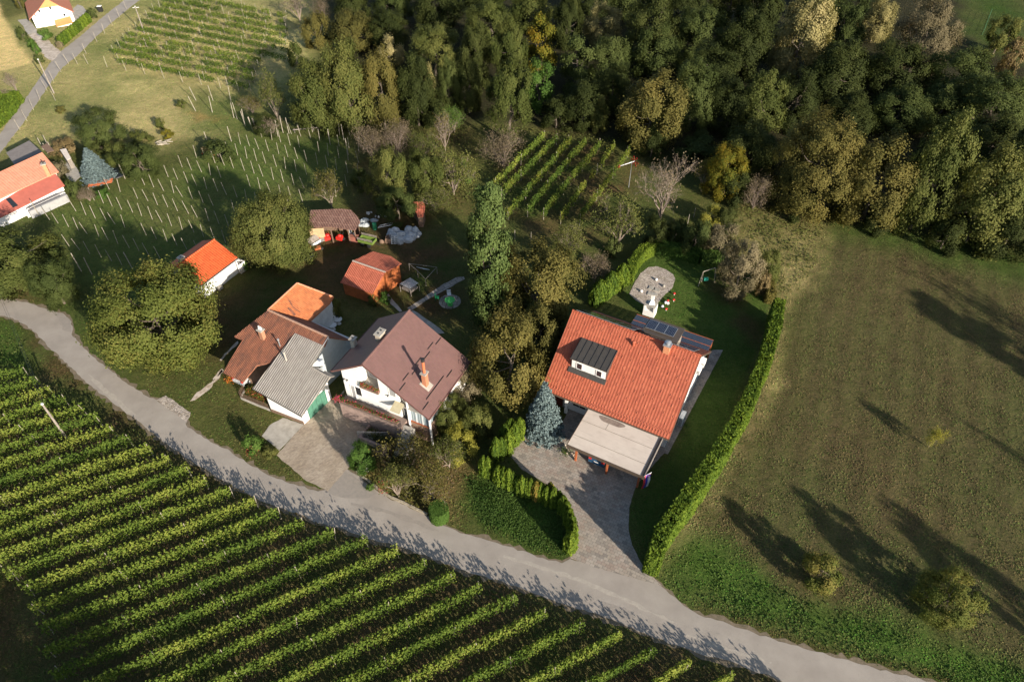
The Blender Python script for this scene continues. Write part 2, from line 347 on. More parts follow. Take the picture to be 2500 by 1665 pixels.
# garden lawn behind the big house
zone(wp('V', [(1440, 600), (1520, 570), (1650, 600), (1750, 650), (1770, 720), (1640, 1100), (1480, 1290), (1450, 1180), (1560, 1000), (1640, 780), (1440, 700)]), lush*.62+green*.4, 1.5, 1, .3)
zone(wp('V', [(1640, 660), (1700, 660), (1740, 780), (1700, 740)]), soil*.5, 2, .7)
# top right clearing
zone(wp('V', [(2190, -60), (2600, -60), (2600, 160), (2320, 150), (2210, 70)]), lush*.7*(1-nn*.5)+brown*nn*.5, 4)
mini = (vnoise(GX, GY, 1.1, 50)[:, None]-.5)*.22+1
col = np.clip(col*mini*GR([1.12, 1.2, 1.08]), .005, .8)
me = bpy.data.meshes.new('ground'); me.vertices.add(len(GX))
gz = np.zeros(len(GX)); me.vertices.foreach_set('co', np.stack([GX, GY, gz], 1).astype(np.float32).ravel())
ii = np.arange(NX*NY).reshape(NY, NX); q = np.stack([ii[:-1, :-1], ii[:-1, 1:], ii[1:, 1:], ii[1:, :-1]], -1).reshape(-1, 4)
me.loops.add(q.size); me.loops.foreach_set('vertex_index', q.ravel().astype(np.int32)); me.polygons.add(len(q))
me.polygons.foreach_set('loop_start', (np.arange(len(q))*4).astype(np.int32))
me.update(calc_edges=True)
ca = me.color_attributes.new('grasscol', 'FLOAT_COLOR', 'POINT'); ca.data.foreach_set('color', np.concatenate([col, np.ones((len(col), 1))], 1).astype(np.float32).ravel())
m, nt, b = newmat('grass_and_soil'); p = geo(nt)
at = nt.nodes.new('ShaderNodeAttribute'); at.attribute_name = 'grasscol'
c = at.outputs['Color']
v1 = noise(nt, p, 1.1, 8, .75); v2 = noise(nt, p, 4.5, 6, .85); v3 = noise(nt, p, 14, 4, .8)
c = mixc(nt, mapr(nt, v1, .35, .62, 0, .7), c, mixc(nt, 1., c, (.55, .68, .5), 'MULTIPLY'))
c = mixc(nt, mapr(nt, v2, .45, .6, 0, .75), c, mixc(nt, 1., c, (1.75, 1.5, 1.3), 'MULTIPLY'))
c = mixc(nt, mapr(nt, v3, .5, .62, 0, .6), c, mixc(nt, 1., c, (.5, .55, .45), 'MULTIPLY'))
c = mixc(nt, mapr(nt, noise(nt, p, 2.2, 6, .8), .54, .64, 0, .6), c, mixc(nt, 1., c, (.6, 1.02, .5), 'MULTIPLY'))
nt.links.new(c, b.inputs['Base Color']); b.inputs['Roughness'].default_value = .95; b.inputs['Specular IOR Level'].default_value = .1
hh = mth(nt, 'ADD', mth(nt, 'MULTIPLY', v2, .15), mth(nt, 'ADD', mth(nt, 'MULTIPLY', v3, .07), mth(nt, 'MULTIPLY', v1, .35)))
bump(nt, b, hh, 1.0, 1.)
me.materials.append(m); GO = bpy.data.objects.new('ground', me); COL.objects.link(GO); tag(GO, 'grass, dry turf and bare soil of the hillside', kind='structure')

# ------------------------------------------------------------ flat sheets
def ragged(pts, step=.45, amp=.12, seed=0, closed=True):
    r = random.Random(seed); out = []; n = len(pts)
    for i in range(n if closed else n-1):
        a = Vector(pts[i]).to_2d(); b2 = Vector(pts[(i+1) % n]).to_2d(); k = max(1, int((b2-a).length/step)); t = (b2-a); nn_ = Vector((-t.y, t.x)).normalized() if t.length > 0 else Vector((0, 0))
        for j in range(k): q_ = a+t*(j/k)+nn_*r.uniform(-amp, amp)*(1 if j else .3); out.append((q_.x, q_.y))
    return out
SHEETS = []
def sheet(name, pts, z, mat_, label, amp=.12, uvdir=None, kind='structure', parent=None, cat=None):
    poly = ragged(pts, .45, amp, len(name)) if amp else [tuple(p_)[:2] for p_ in pts]
    SHEETS.append(poly)
    o = MB().prism([V3(x, y, z) for x, y in poly], (0, 0, -.05)).build(name, mat_, parent, uvdir=uvdir)
    if parent is None: tag(o, label, cat, kind=kind)
    return o
m, nt, b = newmat('asphalt'); p = geo(nt)
c = mixc(nt, mapr(nt, noise(nt, p, .35, 6, .6), .35, .65), (.29, .255, .215), (.37, .33, .28))
c = mixc(nt, mapr(nt, noise(nt, p, 30, 4, .8), .4, .7, 0, .5), c, (.26, .235, .21))
c = mixc(nt, mapr(nt, noise(nt, p, 1.6, 7, .75), .58, .72, 0, .45), c, (.19, .17, .15))
nt.links.new(c, b.inputs['Base Color']); b.inputs['Roughness'].default_value = .88; bump(nt, b, noise(nt, p, 45, 3, .7), .012); ASPH = m
m, nt, b = newmat('gravel'); p = geo(nt)
vo = nt.nodes.new('ShaderNodeTexVoronoi'); vo.inputs['Scale'].default_value = 9; nt.links.new(p, vo.inputs['Vector'])
sp_ = nt.nodes.new('ShaderNodeSeparateColor'); nt.links.new(vo.outputs['Color'], sp_.inputs[0])
c = ramp(nt, sp_.outputs[0], [(0, (.22, .19, .16)), (.5, (.38, .32, .27)), (1, (.6, .53, .45))])
c = mixc(nt, mapr(nt, noise(nt, p, .8, 5), .5, .75, 0, .7), c, (.2, .16, .1))
nt.links.new(c, b.inputs['Base Color']); b.inputs['Roughness'].default_value = .9; bump(nt, b, mth(nt, 'MULTIPLY', vo.outputs['Distance'], -.06), 1.); GRAV = m
m, nt, b = newmat('pale_gravel'); p = geo(nt)
c = mixc(nt, mapr(nt, noise(nt, p, 1.2, 7, .7), .4, .62), (.62, .54, .46), (.36, .28, .2)); nt.links.new(c, b.inputs['Base Color']); bump(nt, b, noise(nt, p, 12, 4), .05); PGRAV = m
PAVE = pavemat('paver_grey', [(.21, .19, .17), (.30, .27, .235), (.39, .35, .30), (.31, .25, .21), (.49, .44, .38)], .42, .28, .5, .45)
BLOCK = pavemat('block_paving', [(.29, .235, .185), (.38, .32, .25), (.47, .40, .31)], .22, .12, .5, .35)
FLAG = pavemat('flagstones', [(.26, .23, .2), (.34, .3, .26), (.42, .38, .32)], .9, .6, .5, .7)

up = wp('Z5', [(-260, 830), (0, 815), (130, 825), (260, 860), (400, 910), (500, 930), (560, 990), (580, 1060), (570, 1100), (640, 1180), (760, 1290), (900, 1400), (1000, 1480)])
up += wp('Y8', [(1080, 260), (1150, 290), (1370, 440), (1380, 490), (1500, 570), (1700, 670)]) + wp('Y7', [(300, 700), (500, 800), (700, 870), (930, 940), (1020, 920), (1200, 720), (1290, 780), (1450, 900), (1600, 1000), (1850, 1120), (2010, 1200), (2130, 1270)])
up += wp('X1', [(1900, 340), (2158, 410)]) + wp('Y6', [(500, 1190), (800, 1290), (970, 1335), (1040, 1295)]) + wp('X2', [(1390, 435), (1460, 500), (1580, 600), (1700, 670), (1950, 750), (2355, 890)]) + wp('X3', [(600, 1300), (900, 1385), (1200, 1470), (1600, 1568), (2400, 1760), (3200, 1950)])
lo = wp('X3', [(3000, 2150), (2200, 1960), (1200, 1720), (600, 1568), (300, 1450), (0, 1365)]) + wp('X2', [(1500, 920), (1250, 820), (800, 650), (500, 550), (200, 440)])
lo += wp('X1', [(1900, 640), (1650, 540), (1400, 450), (1100, 370), (950, 310), (700, 250), (620, 200), (300, 90)]) + wp('Y8', [(1600, 860), (1400, 730), (1200, 600), (1060, 480), (900, 360), (750, 250), (600, 130)]) + wp('Z5', [(500, 1300), (370, 1180), (300, 1100), (200, 1020), (100, 970), (0, 950), (-300, 950)])
ROADPOLY = up+lo
def grow(poly, r):
    out = []; n = len(poly); A = sum(poly[i][0]*poly[(i+1) % n][1]-poly[(i+1) % n][0]*poly[i][1] for i in range(n)); s = 1 if A > 0 else -1
    for i in range(n):
        a, b_ = Vector(poly[i-1]), Vector(poly[(i+1) % n]); t = (b_-a); t = t.normalized() if t.length > 0 else Vector((1, 0)); out.append((poly[i][0]+t.y*r*s, poly[i][1]-t.x*r*s))
    return out
SHM = pmat('dusty_shoulder', (.2, .155, .105), (.12, .1, .06), 2.2, .95, .03, 14)
sheet('road_shoulder', grow(ROADPOLY, .28), .006, SHM, 'dusty crumbling shoulder along the lane', .3)
sheet('road', ROADPOLY, .012, ASPH, 'pale asphalt lane curving past the houses below the vineyard', .1)
ur = wp('Z1', [(-120, 1080), (0, 920), (100, 770), (200, 640), (330, 450), (420, 350), (560, 240), (700, 120), (830, 20), (900, -40), (1100, -170), (1230, -170), (960, 0), (880, 60), (760, 160), (640, 270), (520, 390), (430, 460), (330, 590), (230, 740), (130, 880), (0, 1050), (-60, 1150)])
sheet('road', ur, .012, ASPH, 'narrow pale lane climbing past the white house at the top left', .1)
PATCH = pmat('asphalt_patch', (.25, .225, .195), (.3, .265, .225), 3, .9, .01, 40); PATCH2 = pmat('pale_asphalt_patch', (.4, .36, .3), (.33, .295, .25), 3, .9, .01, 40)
for k_, pts_, mt_, lb_ in (('Y7', [(1000, 930), (1190, 740), (1330, 830), (1500, 960), (1400, 1010), (1150, 1000)], PATCH, 'darker asphalt apron at the courtyard mouth'), ('Z5', [(420, 925), (500, 935), (570, 1000), (570, 1080), (500, 1060), (470, 980)], PATCH, 'grey worn asphalt bulge at the lane bend'), ('Y8', [(640, 90), (720, 150), (900, 310), (1000, 400), (985, 410), (870, 325), (700, 180)], PATCH2, 'pale worn wheel line on the left stretch of lane'),
  ('X2', [(100, 180), (400, 270), (800, 400), (1150, 560), (1500, 730), (1490, 745), (1130, 585), (780, 425), (390, 295), (90, 205)], PATCH2, 'pale worn wheel line in the middle of the lane'), ('X2', [(900, 560), (1100, 620), (1180, 700), (1100, 720), (920, 640)], PATCH, 'dark repaired patch below the paver driveway'), ('X2', [(1600, 830), (2000, 960), (2300, 1060), (2295, 1075), (1990, 985), (1590, 850)], PATCH2, 'pale worn wheel line on the right stretch of lane'),
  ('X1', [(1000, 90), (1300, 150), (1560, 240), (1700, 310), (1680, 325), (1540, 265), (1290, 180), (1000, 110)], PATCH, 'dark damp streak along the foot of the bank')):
    sheet('road_patch', wp(k_, pts_), .0165, mt_, lb_, .12)
A1 = math.radians(-28.4); DV = (math.cos(A1), math.sin(A1), 0)
drive = wp('Y6', [(620, 228), (720, 270), (840, 315), (905, 290), (930, 200), (1000, 60), (1060, -80), (1500, 60), (1900, 330), (1660, 600), (1600, 700), (1555, 850), (1550, 1050), (1580, 1180), (1640, 1300), (1700, 1400), (1840, 1530), (1500, 1440), (1250, 1370), (1040, 1290), (1105, 1180), (1100, 1050), (1060, 900), (1000, 790), (880, 680), (760, 600), (620, 520), (500, 380), (560, 330)])
sheet('driveway', drive, .02, PAVE, 'grey paver driveway fanning out from the carport to the lane', .03, DV)
side = wp('Y5', [(1585, 440), (1500, 440), (1450, 520), (1200, 1000), (1080, 1255), (1145, 1270)])
sheet('path', side, .024, PAVE, 'grey paved strip along the gable side of the red roofed house', .02, DV)
a2 = math.radians(30); sheet('courtyard', wp('Y7', [(1080, 40), (1170, 150), (1190, 170), (1480, 190), (1700, 300), (1600, 480), (1320, 440), (1222, 712), (1022, 940), (785, 818), (530, 592), (790, 300)]), .02, BLOCK, 'worn block paved courtyard in front of the green garage door', .06, (math.cos(a2), math.sin(a2), 0))
sheet('driveway', wp('Y7', [(590, 235), (795, 300), (555, 550), (390, 410), (460, 310)]), .018, CONC, 'dark concrete slab beside the garage wall', .05)
sheet('gravel_pad', wp('Y8', [(1150, 290), (1220, 258), (1402, 382), (1375, 470), (1385, 495), (1370, 450)]), .02, GRAV, 'broken concrete and gravel pad at the lane edge', .08)
sheet('gravel_path', wp('Y8', [(1400, 300), (1430, 260), (1600, 120), (1640, 60), (1650, 80), (1560, 190), (1440, 290)]), .016, PGRAV, 'pale gravel wheel track leading up to the farmhouse', .15)
sheet('gravel_path', wp('Y3', [(0, 940), (100, 830), (110, 860), (0, 975)]), .016, PGRAV, 'short pale gravel track beside the farmhouse corner', .1)
sheet('gravel_path', wp('Y3', [(75, 735), (250, 540), (280, 520), (285, 545), (120, 710), (90, 745)]), .016, PGRAV, 'thin pale gravel strip behind the farmhouse gable', .1)
sheet('gravel_bed', wp('Y2', [(200, 1060), (250, 960), (300, 880), (370, 830), (440, 822), (520, 850), (580, 890), (600, 930), (580, 1000), (500, 1080), (440, 1150), (350, 1165), (260, 1120)]), .03, GRAV, 'oval gravel bed in the hedged garden', .04)
sheet('gravel_path', wp('X6', [(680, 850), (860, 790), (1000, 860), (1120, 950), (1300, 1110), (1460, 1250), (1380, 1330), (1240, 1480), (1100, 1380), (930, 1180), (910, 1100), (820, 980)]), .018, PGRAV, 'rutted pale gravel drive up to the white house', .15)
sheet('courtyard', wp('X6', [(420, 490), (640, 460), (760, 560), (880, 720), (880, 790), (650, 840), (560, 640)]), .02, CONC, 'grey paved yard left of the white house', .03)
sheet('courtyard', wp('X6', [(1720, 240), (1860, 120), (1980, 160), (2060, 260), (1960, 440), (1780, 560), (1720, 400)]), .02, CONC, 'grey paved terrace right of the white house', .03)
a3 = math.radians(36); sheet('path', wp('Z6', [(1550, 890), (1580, 910), (1700, 830), (1860, 740), (2010, 660), (2000, 640), (1940, 645), (1820, 710), (1660, 820)]), .018, FLAG, 'flagstone garden path running up from the purple roofed house', .05, (math.cos(a3), math.sin(a3), 0))
sheet('path', wp('Z6', [(1380, 780), (1400, 775), (1440, 830), (1510, 915), (1490, 922), (1420, 860)]), .016, CONC, 'narrow branch path toward the red shed', .05)
sheet('path', wp('Y4', [(990, 75), (1040, 100), (1280, 270), (1330, 320), (1250, 330), (1060, 180), (960, 110)]), .016, CONC, 'concrete strip behind the purple roofed house', .03)
sheet('patio', wp('X5', [(960, 600), (1060, 560), (1200, 780), (1100, 880), (1000, 830), (930, 700)]), .018, CONC, 'small patio beside the left house', .04)
o = MB().disc(gp('Z6', 1890, 838)-V3(0, 0, .03), 1.35, .06, 20).build('patio', FLAG); tag(o, 'round stone slab under the green garden table', kind='structure')

# ------------------------------------------------------------ leaf meshes
def unit(a): return a/np.maximum(np.linalg.norm(a, axis=1, keepdims=True), 1e-9)
def quads(C, N, size, rng, asp=1.0, vert=False):
    n = len(C); N = unit(N)
    if vert: A = np.tile([0., 0., 1.], (n, 1))+rng.normal(0, .18, (n, 3))
    else: A = rng.normal(0, 1, (n, 3))
    A = unit(A-N*(A*N).sum(1, keepdims=True)); B = np.cross(N, A)
    s = (size*rng.uniform(.65, 1.3, n))[:, None]/2
    A = A*s*asp; B = B*s
    k = rng.uniform(.15, .55, (n, 1)) # leaf-like: pointed quads
    return np.stack([C-A, C+B-A*k*.3, C+A, C-B+A*k*.3], 1).reshape(-1, 3)
def qmesh(name, V, tone, mats, loc=(0, 0, 0), mi=None):
    n = len(V)//4; me = bpy.data.meshes.new(name); me.vertices.add(4*n); me.vertices.foreach_set('co', (V-np.array(loc)).astype(np.float32).ravel())
    me.loops.add(4*n); me.loops.foreach_set('vertex_index', np.arange(4*n, dtype=np.int32)); me.polygons.add(n); me.polygons.foreach_set('loop_start', (np.arange(n)*4).astype(np.int32))
    if mi is not None: me.polygons.foreach_set('material_index', mi.astype(np.int32))
    me.update(calc_edges=True)
    at = me.attributes.new('tone', 'FLOAT', 'FACE'); at.data.foreach_set('value', np.clip(tone, 0, 1).astype(np.float32))
    for m_ in (mats if isinstance(mats, (list, tuple)) else [mats]): me.materials.append(m_)
    return me
def clumpy(rng, R, c, ncl, n, cr, shape='oval', inner=.5):
    """lobes on the crown's shape, small clumps on the lobes, leaves scattered about each clump"""
    nl = max(9, ncl//7); i_ = np.arange(nl)+.5
    if shape == 'oval':
        ph = np.arccos(1-1.72*i_/nl); th = math.pi*(1+5**.5)*i_+rng.uniform(0, 6)
        d = np.stack([np.cos(th)*np.sin(ph), np.sin(th)*np.sin(ph), np.cos(ph)], 1)+rng.normal(0, .12, (nl, 3)); d = unit(d)
        C0 = d*(rng.uniform(.6, .84, nl))[:, None]*np.array([R, R, c]); lr = .31*min(R, c*1.2)*rng.uniform(.7, 1.3, nl)
    else:
        z = (i_/nl*2-1)*.9; w = (1-(z+1)/2)**.8*.95+.08 if shape == 'cone' else np.sqrt(np.clip(1-np.abs(z)**3.2, .05, 1))*(.8-.26*z)
        a = i_*2.39996+rng.uniform(0, 6); C0 = np.stack([np.cos(a)*w*R*.6, np.sin(a)*w*R*.6, z*c*.93], 1); d = unit(np.stack([np.cos(a), np.sin(a), a*0+.2], 1)); lr = .38*R*w*rng.uniform(.75, 1.25, nl)
    k0 = rng.randint(0, nl, ncl*3); e0 = unit(rng.normal(0, 1, (ncl*3, 3))+d[k0]*.9); C = C0[k0]+e0*lr[k0][:, None]*rng.uniform(.5, 1.1, (ncl*3, 1))
    k = rng.randint(0, len(C), n); g = rng.normal(0, 1, (n, 3))*np.array([1, 1, .75]); P_ = C[k]+g*cr*.42*rng.uniform(.6, 1.3, len(C))[k][:, None]
    N_ = unit(P_/np.array([R, R, c]))*.7+unit(P_-C0[k0][k])*.6+np.array([0, 0, .3])
    tone = .47+rng.normal(0, .12, nl)[k0][k]+rng.normal(0, .09, len(C))[k]+rng.normal(0, .13, n)
    return P_, N_+rng.normal(0, .4, (n, 3)), tone, C0
def limbmesh(name, rng, H, zb, C, r0, nl=7, bend=.06):
    b_ = MB(); R_ = random.Random(int(rng.randint(1e6))); top = zb+(H-zb)*.62; pts = [V3(0, 0, -.3)]
    for i in range(1, 6): pts.append(V3(R_.uniform(-1, 1)*bend*H*i/5, R_.uniform(-1, 1)*bend*H*i/5, top*i/5))
    for i in range(5): b_.tube(pts[i], pts[i+1], r0*(1-.16*i), r0*(1-.16*(i+1)), 7, cap=False)
    idx = R_.sample(range(len(C)), min(nl*2, len(C)))
    for j, i in enumerate(idx[:nl]):
        t = R_.uniform(.35, .95); k_ = min(4, int(t*5)); s_ = pts[k_].lerp(pts[k_+1], t*5-k_); e_ = Vector(C[i])
        m_ = s_.lerp(e_, .5)+V3(0, 0, -.04*H); r_ = r0*.42*(1-.5*t)
        b_.tube(s_, m_, r_, r_*.65, 5, cap=False); b_.tube(m_, e_, r_*.65, r_*.2, 5, cap=False)
        for q_ in range(2):
            e2 = e_+V3(R_.uniform(-1, 1), R_.uniform(-1, 1), R_.uniform(-.2, 1))*H*.1; b_.tube(m_.lerp(e_, .5), e2, r_*.35, r_*.1, 4, cap=False)
    return b_.mesh(name, BARK)
PR = {}
def proto(kind, R, H, frac, ncl, n, leaf, cr, shape='oval', inner=.5, nvar=2, asp=1.2, vert=False, hang=0, r0=None, nl=7):
    for v in range(nvar):
        rng = np.random.RandomState(hash_(kind)+v*17); c = H*(1-frac)/2; zc = H-c
        P_, N_, T_, C_ = clumpy(rng, R*.86, c*.88, ncl, n, cr, shape, inner)
        if hang: P_[:, 2] -= np.abs(rng.normal(0, hang, n))
        rr_ = np.percentile(np.hypot(P_[:, 0], P_[:, 1]), 96)/R; P_[:, :2] /= rr_; C_[:, :2] /= rr_
        z0_, z1_ = np.percentile(P_[:, 2], 2), np.percentile(P_[:, 2], 98.5); f_ = 2*c/(z1_-z0_); P_[:, 2] = (P_[:, 2]-(z0_+z1_)/2)*f_; C_[:, 2] = (C_[:, 2]-(z0_+z1_)/2)*f_
        P_[:, 2] += zc; P_[:, 2] = np.maximum(P_[:, 2], .04+.2*rng.rand(n)); C_ = C_+np.array([0, 0, zc])
        me_ = qmesh(kind+'_crown', quads(P_, N_, np.full(n, leaf), rng, asp, vert), T_, LEAF['M'])
        tm = limbmesh(kind+'_trunk', rng, H, H*frac, C_, r0 or H*.028, nl)
        PR.setdefault(kind, []).append((me_, tm, R, H, frac))
def hash_(s): return sum((i+1)*ord(ch) for i, ch in enumerate(s)) % 9999
proto('wood', 5, 11, .04, 130, 30000, .21, .85, nvar=4)
proto('woodbig', 8, 15, .03, 260, 62000, .21, 1.0, nvar=3)
proto('birchbig', 7, 18, .05, 200, 50000, .18, .8, nvar=1, asp=1.5, vert=True, hang=.45)
proto('woodfine', 5, 12, .04, 170, 30000, .19, .7, nvar=3)
proto('walnut', 7.5, 9.5, .06, 240, 62000, .20, .85, nvar=1, r0=.35, nl=14)
proto('garden', 4, 8, .06, 110, 23000, .16, .62, nvar=3)
proto('small', 2, 4, .03, 60, 10000, .12, .4, nvar=3)
proto('bush', 1.1, 1.8, .0, 30, 3000, .11, .28, nvar=3)
proto('column', 2.6, 13, .02, 200, 34000, .19, .5, shape='column', nvar=1)
proto('birch', 4.2, 13, .10, 110, 26000, .16, .55, nvar=2, asp=1.5, vert=True, hang=.4)
proto('oval', 2.4, 8, .06, 60, 9000, .2, .55, shape='column', nvar=2)
# airy tree with bare twigs
def twigs(name, rng, H, R, nb, depth, r0, zb, mat_, flare=.9):
    b_ = MB(); R_ = random.Random(int(rng.randint(1e6))); tips = []
    def br(p_, d_, L, r_, k_):
        n_ = 2; q_ = p_
        for i in range(n_):
            d_ = (d_+V3(R_.uniform(-1, 1), R_.uniform(-1, 1), R_.uniform(-.2, .6))*.22).normalized(); e_ = q_+d_*L/n_; b_.tube(q_, e_, r_*(1-.3*i), r_*(1-.3*(i+1)), 3 if k_ < depth else 5, cap=False); q_ = e_
        if k_ == 0: tips.append(tuple(q_)); return
        for i in range(3 if k_ > 1 else 4):
            a_ = R_.uniform(0, 6.28); o_ = d_.orthogonal().normalized(); o2 = d_.cross(o_); nd_ = (d_+(o_*math.cos(a_)+o2*math.sin(a_))*R_.uniform(.4, .95)).normalized()
            br(q_.lerp(p_, R_.uniform(0, .45)), nd_, L*R_.uniform(.55, .78), r_*.5, k_-1)
    for i in range(nb):
        a_ = 6.283*i/nb+R_.uniform(-.4, .4); t_ = R_.uniform(.15, 1)*flare
        br(V3(0, 0, zb*R_.uniform(.3, 1)), V3(math.cos(a_)*t_, math.sin(a_)*t_, 1).normalized(), H*.38*R_.uniform(.8, 1.15), r0, depth)
    if zb > .3: b_.tube((0, 0, -.2), (0, 0, zb), r0*1.7, r0*1.2, 7, cap=False)
    return b_, np.array(tips)
def bareproto(kind, H, R, nb, depth, r0, zb, nleaf, leaf, twm, nvar=2, flare=.9):
    for v in range(nvar):
        rng = np.random.RandomState(hash_(kind)+v*31); b_, tips = twigs(kind, rng, H, R, nb, depth, r0, zb, twm, flare)
        a = np.array(b_.v); sc = np.array([R/np.percentile(np.hypot(a[:, 0], a[:, 1]), 97)]*2+[H/a[:, 2].max()])
        b_.v = [tuple(x) for x in a*sc]; tips = tips*sc
        tm = b_.mesh(kind+'_twigs', twm)
        k = rng.randint(0, len(tips), nleaf); P_ = tips[k]+rng.normal(0, .28*R/2.5, (nleaf, 3)); P_[:, 2] = np.maximum(P_[:, 2], .1)
        me_ = qmesh(kind+'_leaves', quads(P_, rng.normal(0, 1, (nleaf, 3))+[0, 0, .5], np.full(nleaf, leaf), rng, 1.3), .5+rng.normal(0, .25, nleaf), LEAF['B'])
        PR.setdefault(kind, []).append((me_, tm, R, H, .05))
bareproto('bare', 6, 3, 9, 4, .08, .8, 600, .15, TWIG)
bareproto('barepink', 3.5, 3, 12, 4, .045, .1, 3000, .11, TWIGP)
bareproto('airy', 5, 3, 7, 4, .08, .4, 3600, .14, TWIG, 3)
# spruce with tiers of drooping boughs
def spruce(kind, R, H, nlev, leaf, dens, nvar=1):
    for v in range(nvar):
        rng = np.random.RandomState(hash_(kind)+v); b_ = MB().tube((0, 0, -.2), (0, 0, H*.97), H*.022, .02, 7); PC, PN = [], []
        for l in range(nlev):
            t = l/(nlev-1); z = .25+(H-.35)*t**.93; r = R*(1-t)**.85+.12; nb = int(8+12*(1-t)); a0 = rng.uniform(0, 6.28)
            for i in range(nb):
                a = a0+6.283*i/nb+rng.uniform(-.15, .15); rr = r*rng.uniform(.82, 1.1); dr = .22*rr
                m_ = max(5, int(dens*rr)); s = rng.uniform(.12, 1, m_)**.75; w = (.08+.16*rr*(1-s)+.05)*rng.uniform(-1, 1, m_)*1.5
                PC.append(np.stack([np.cos(a)*s*rr-np.sin(a)*w, np.sin(a)*s*rr+np.cos(a)*w, z-dr*s+.16*rr*s**3+rng.normal(0, .04, m_)], 1))
                PN.append(np.stack([np.cos(a)*.35+0*s, np.sin(a)*.35+0*s, .8+0*s], 1)+rng.normal(0, .45, (m_, 3)))
                if l % 2 == 0: b_.tube((0, 0, z), (math.cos(a)*rr*.8, math.sin(a)*rr*.8, z-dr*.7), .025, .008, 3, cap=False)
        C_ = np.concatenate(PC); N_ = np.concatenate(PN); n = len(C_)
        me_ = qmesh(kind+'_needles', quads(C_, N_, np.full(n, leaf), rng, 1.7), .45+rng.normal(0, .17, n), LEAF['S'])
        PR.setdefault(kind, []).append((me_, b_.mesh(kind+'_trunk', BARK), R, H, .02))
spruce('spruce', 2.2, 6.0, 26, .15, 26, 2)
def thuja(kind, R, H, n, leaf, nvar=3):
    for v in range(nvar):
        rng = np.random.RandomState(hash_(kind)+v); z = rng.uniform(0, 1, n)**.9; a = rng.uniform(0, 6.28, n)
        w = np.clip((1-z)*3.2, 0, 1)**.55*np.clip(z*9, .6, 1); lob = 1+.16*np.sin(5*a+v)+.12*np.sin(9*a+z*14); r = R*w*lob*rng.uniform(.72, 1.05, n)
        P_ = np.stack([np.cos(a)*r, np.sin(a)*r, z*H], 1); N_ = np.stack([np.cos(a), np.sin(a), a*0+.35], 1)+rng.normal(0, .42, (n, 3))
        me_ = qmesh(kind+'_foliage', quads(P_, N_, np.full(n, leaf), rng, 1.9, True), .5+.18*np.sin(5*a+v)+rng.normal(0, .17, n), LEAF['T'])
        tm = MB().tube((0, 0, -.1), (0, 0, H*.7), .05, .02, 6).mesh(kind+'_trunk', BARK)
        PR.setdefault(kind, []).append((me_, tm, R, H, 0))
thuja('thuja', .55, 2.6, 1700, .14)

CN = {'woodbig': 'broadleaf_tree', 'birchbig': 'birch_tree', 'wood': 'broadleaf_tree', 'woodfine': 'broadleaf_tree', 'walnut': 'walnut_tree', 'garden': 'broadleaf_tree', 'small': 'small_tree', 'bush': 'shrub', 'column': 'fir_tree', 'birch': 'birch_tree', 'oval': 'upright_tree', 'bare': 'bare_tree', 'barepink': 'bare_shrub', 'airy': 'thin_tree', 'spruce': 'spruce_tree', 'thuja': 'thuja'}
rnd = random.Random(5)
def place_tree(kind, base, r, h, pal, label, cat='tree', group=None, name=None, var=None):
    if kind in ('wood', 'woodfine', 'garden') and r > 5.8: kind = 'woodbig'
    if kind == 'birch' and r > 5.5: kind = 'birchbig'
    L_ = PR[kind]; me_, tm, R, H, fr = L_[rnd.randrange(len(L_)) if var is None else var % len(L_)]
    t = thing(name or CN[kind], label, cat, (base[0], base[1], 0), group)
    t.scale = (r/R, r/R, h/H); t.rotation_euler = (0, 0, rnd.uniform(0, 6.28))
    for nm, md, mt in (('foliage' if kind in ('thuja', 'bush', 'barepink') else 'crown', me_, LEAF[pal]), ('stem' if kind in ('bush', 'barepink') else 'trunk', tm, None)):
        o_ = bpy.data.objects.new(nm, md); COL.objects.link(o_); o_.parent = t
        if mt: o_.material_slots[0].link = 'OBJECT'; o_.material_slots[0].material = mt
    return t
def from_bbox(k, x0, y0, x1, y1, fr):
    a, b_, s = ZM[k]; W_, E_ = (x1-x0)/s, (y1-y0)/s; c = W_/50; z = c
    for _ in range(12):
        h = 2*c/(1-fr); zc = h-c; p_ = gp(k, (x0+x1)/2, (y0+y1)/2, zc); sc, ph = scale_at(p_); r = W_/2/sc
        e = (E_/2/sc)**2-(r*math.sin(ph))**2; c = max(math.sqrt(max(e, 0))/math.cos(ph), .45*r)
    return p_, r, 2*c/(1-fr)
def tree(kind, bb, pal, label, k='V', cat='tree', **kw):
    p_, r, h = from_bbox(k, *bb, PR[kind][0][4]); return place_tree(kind, p_, r*.95, h*.95, pal, label, cat, **kw)

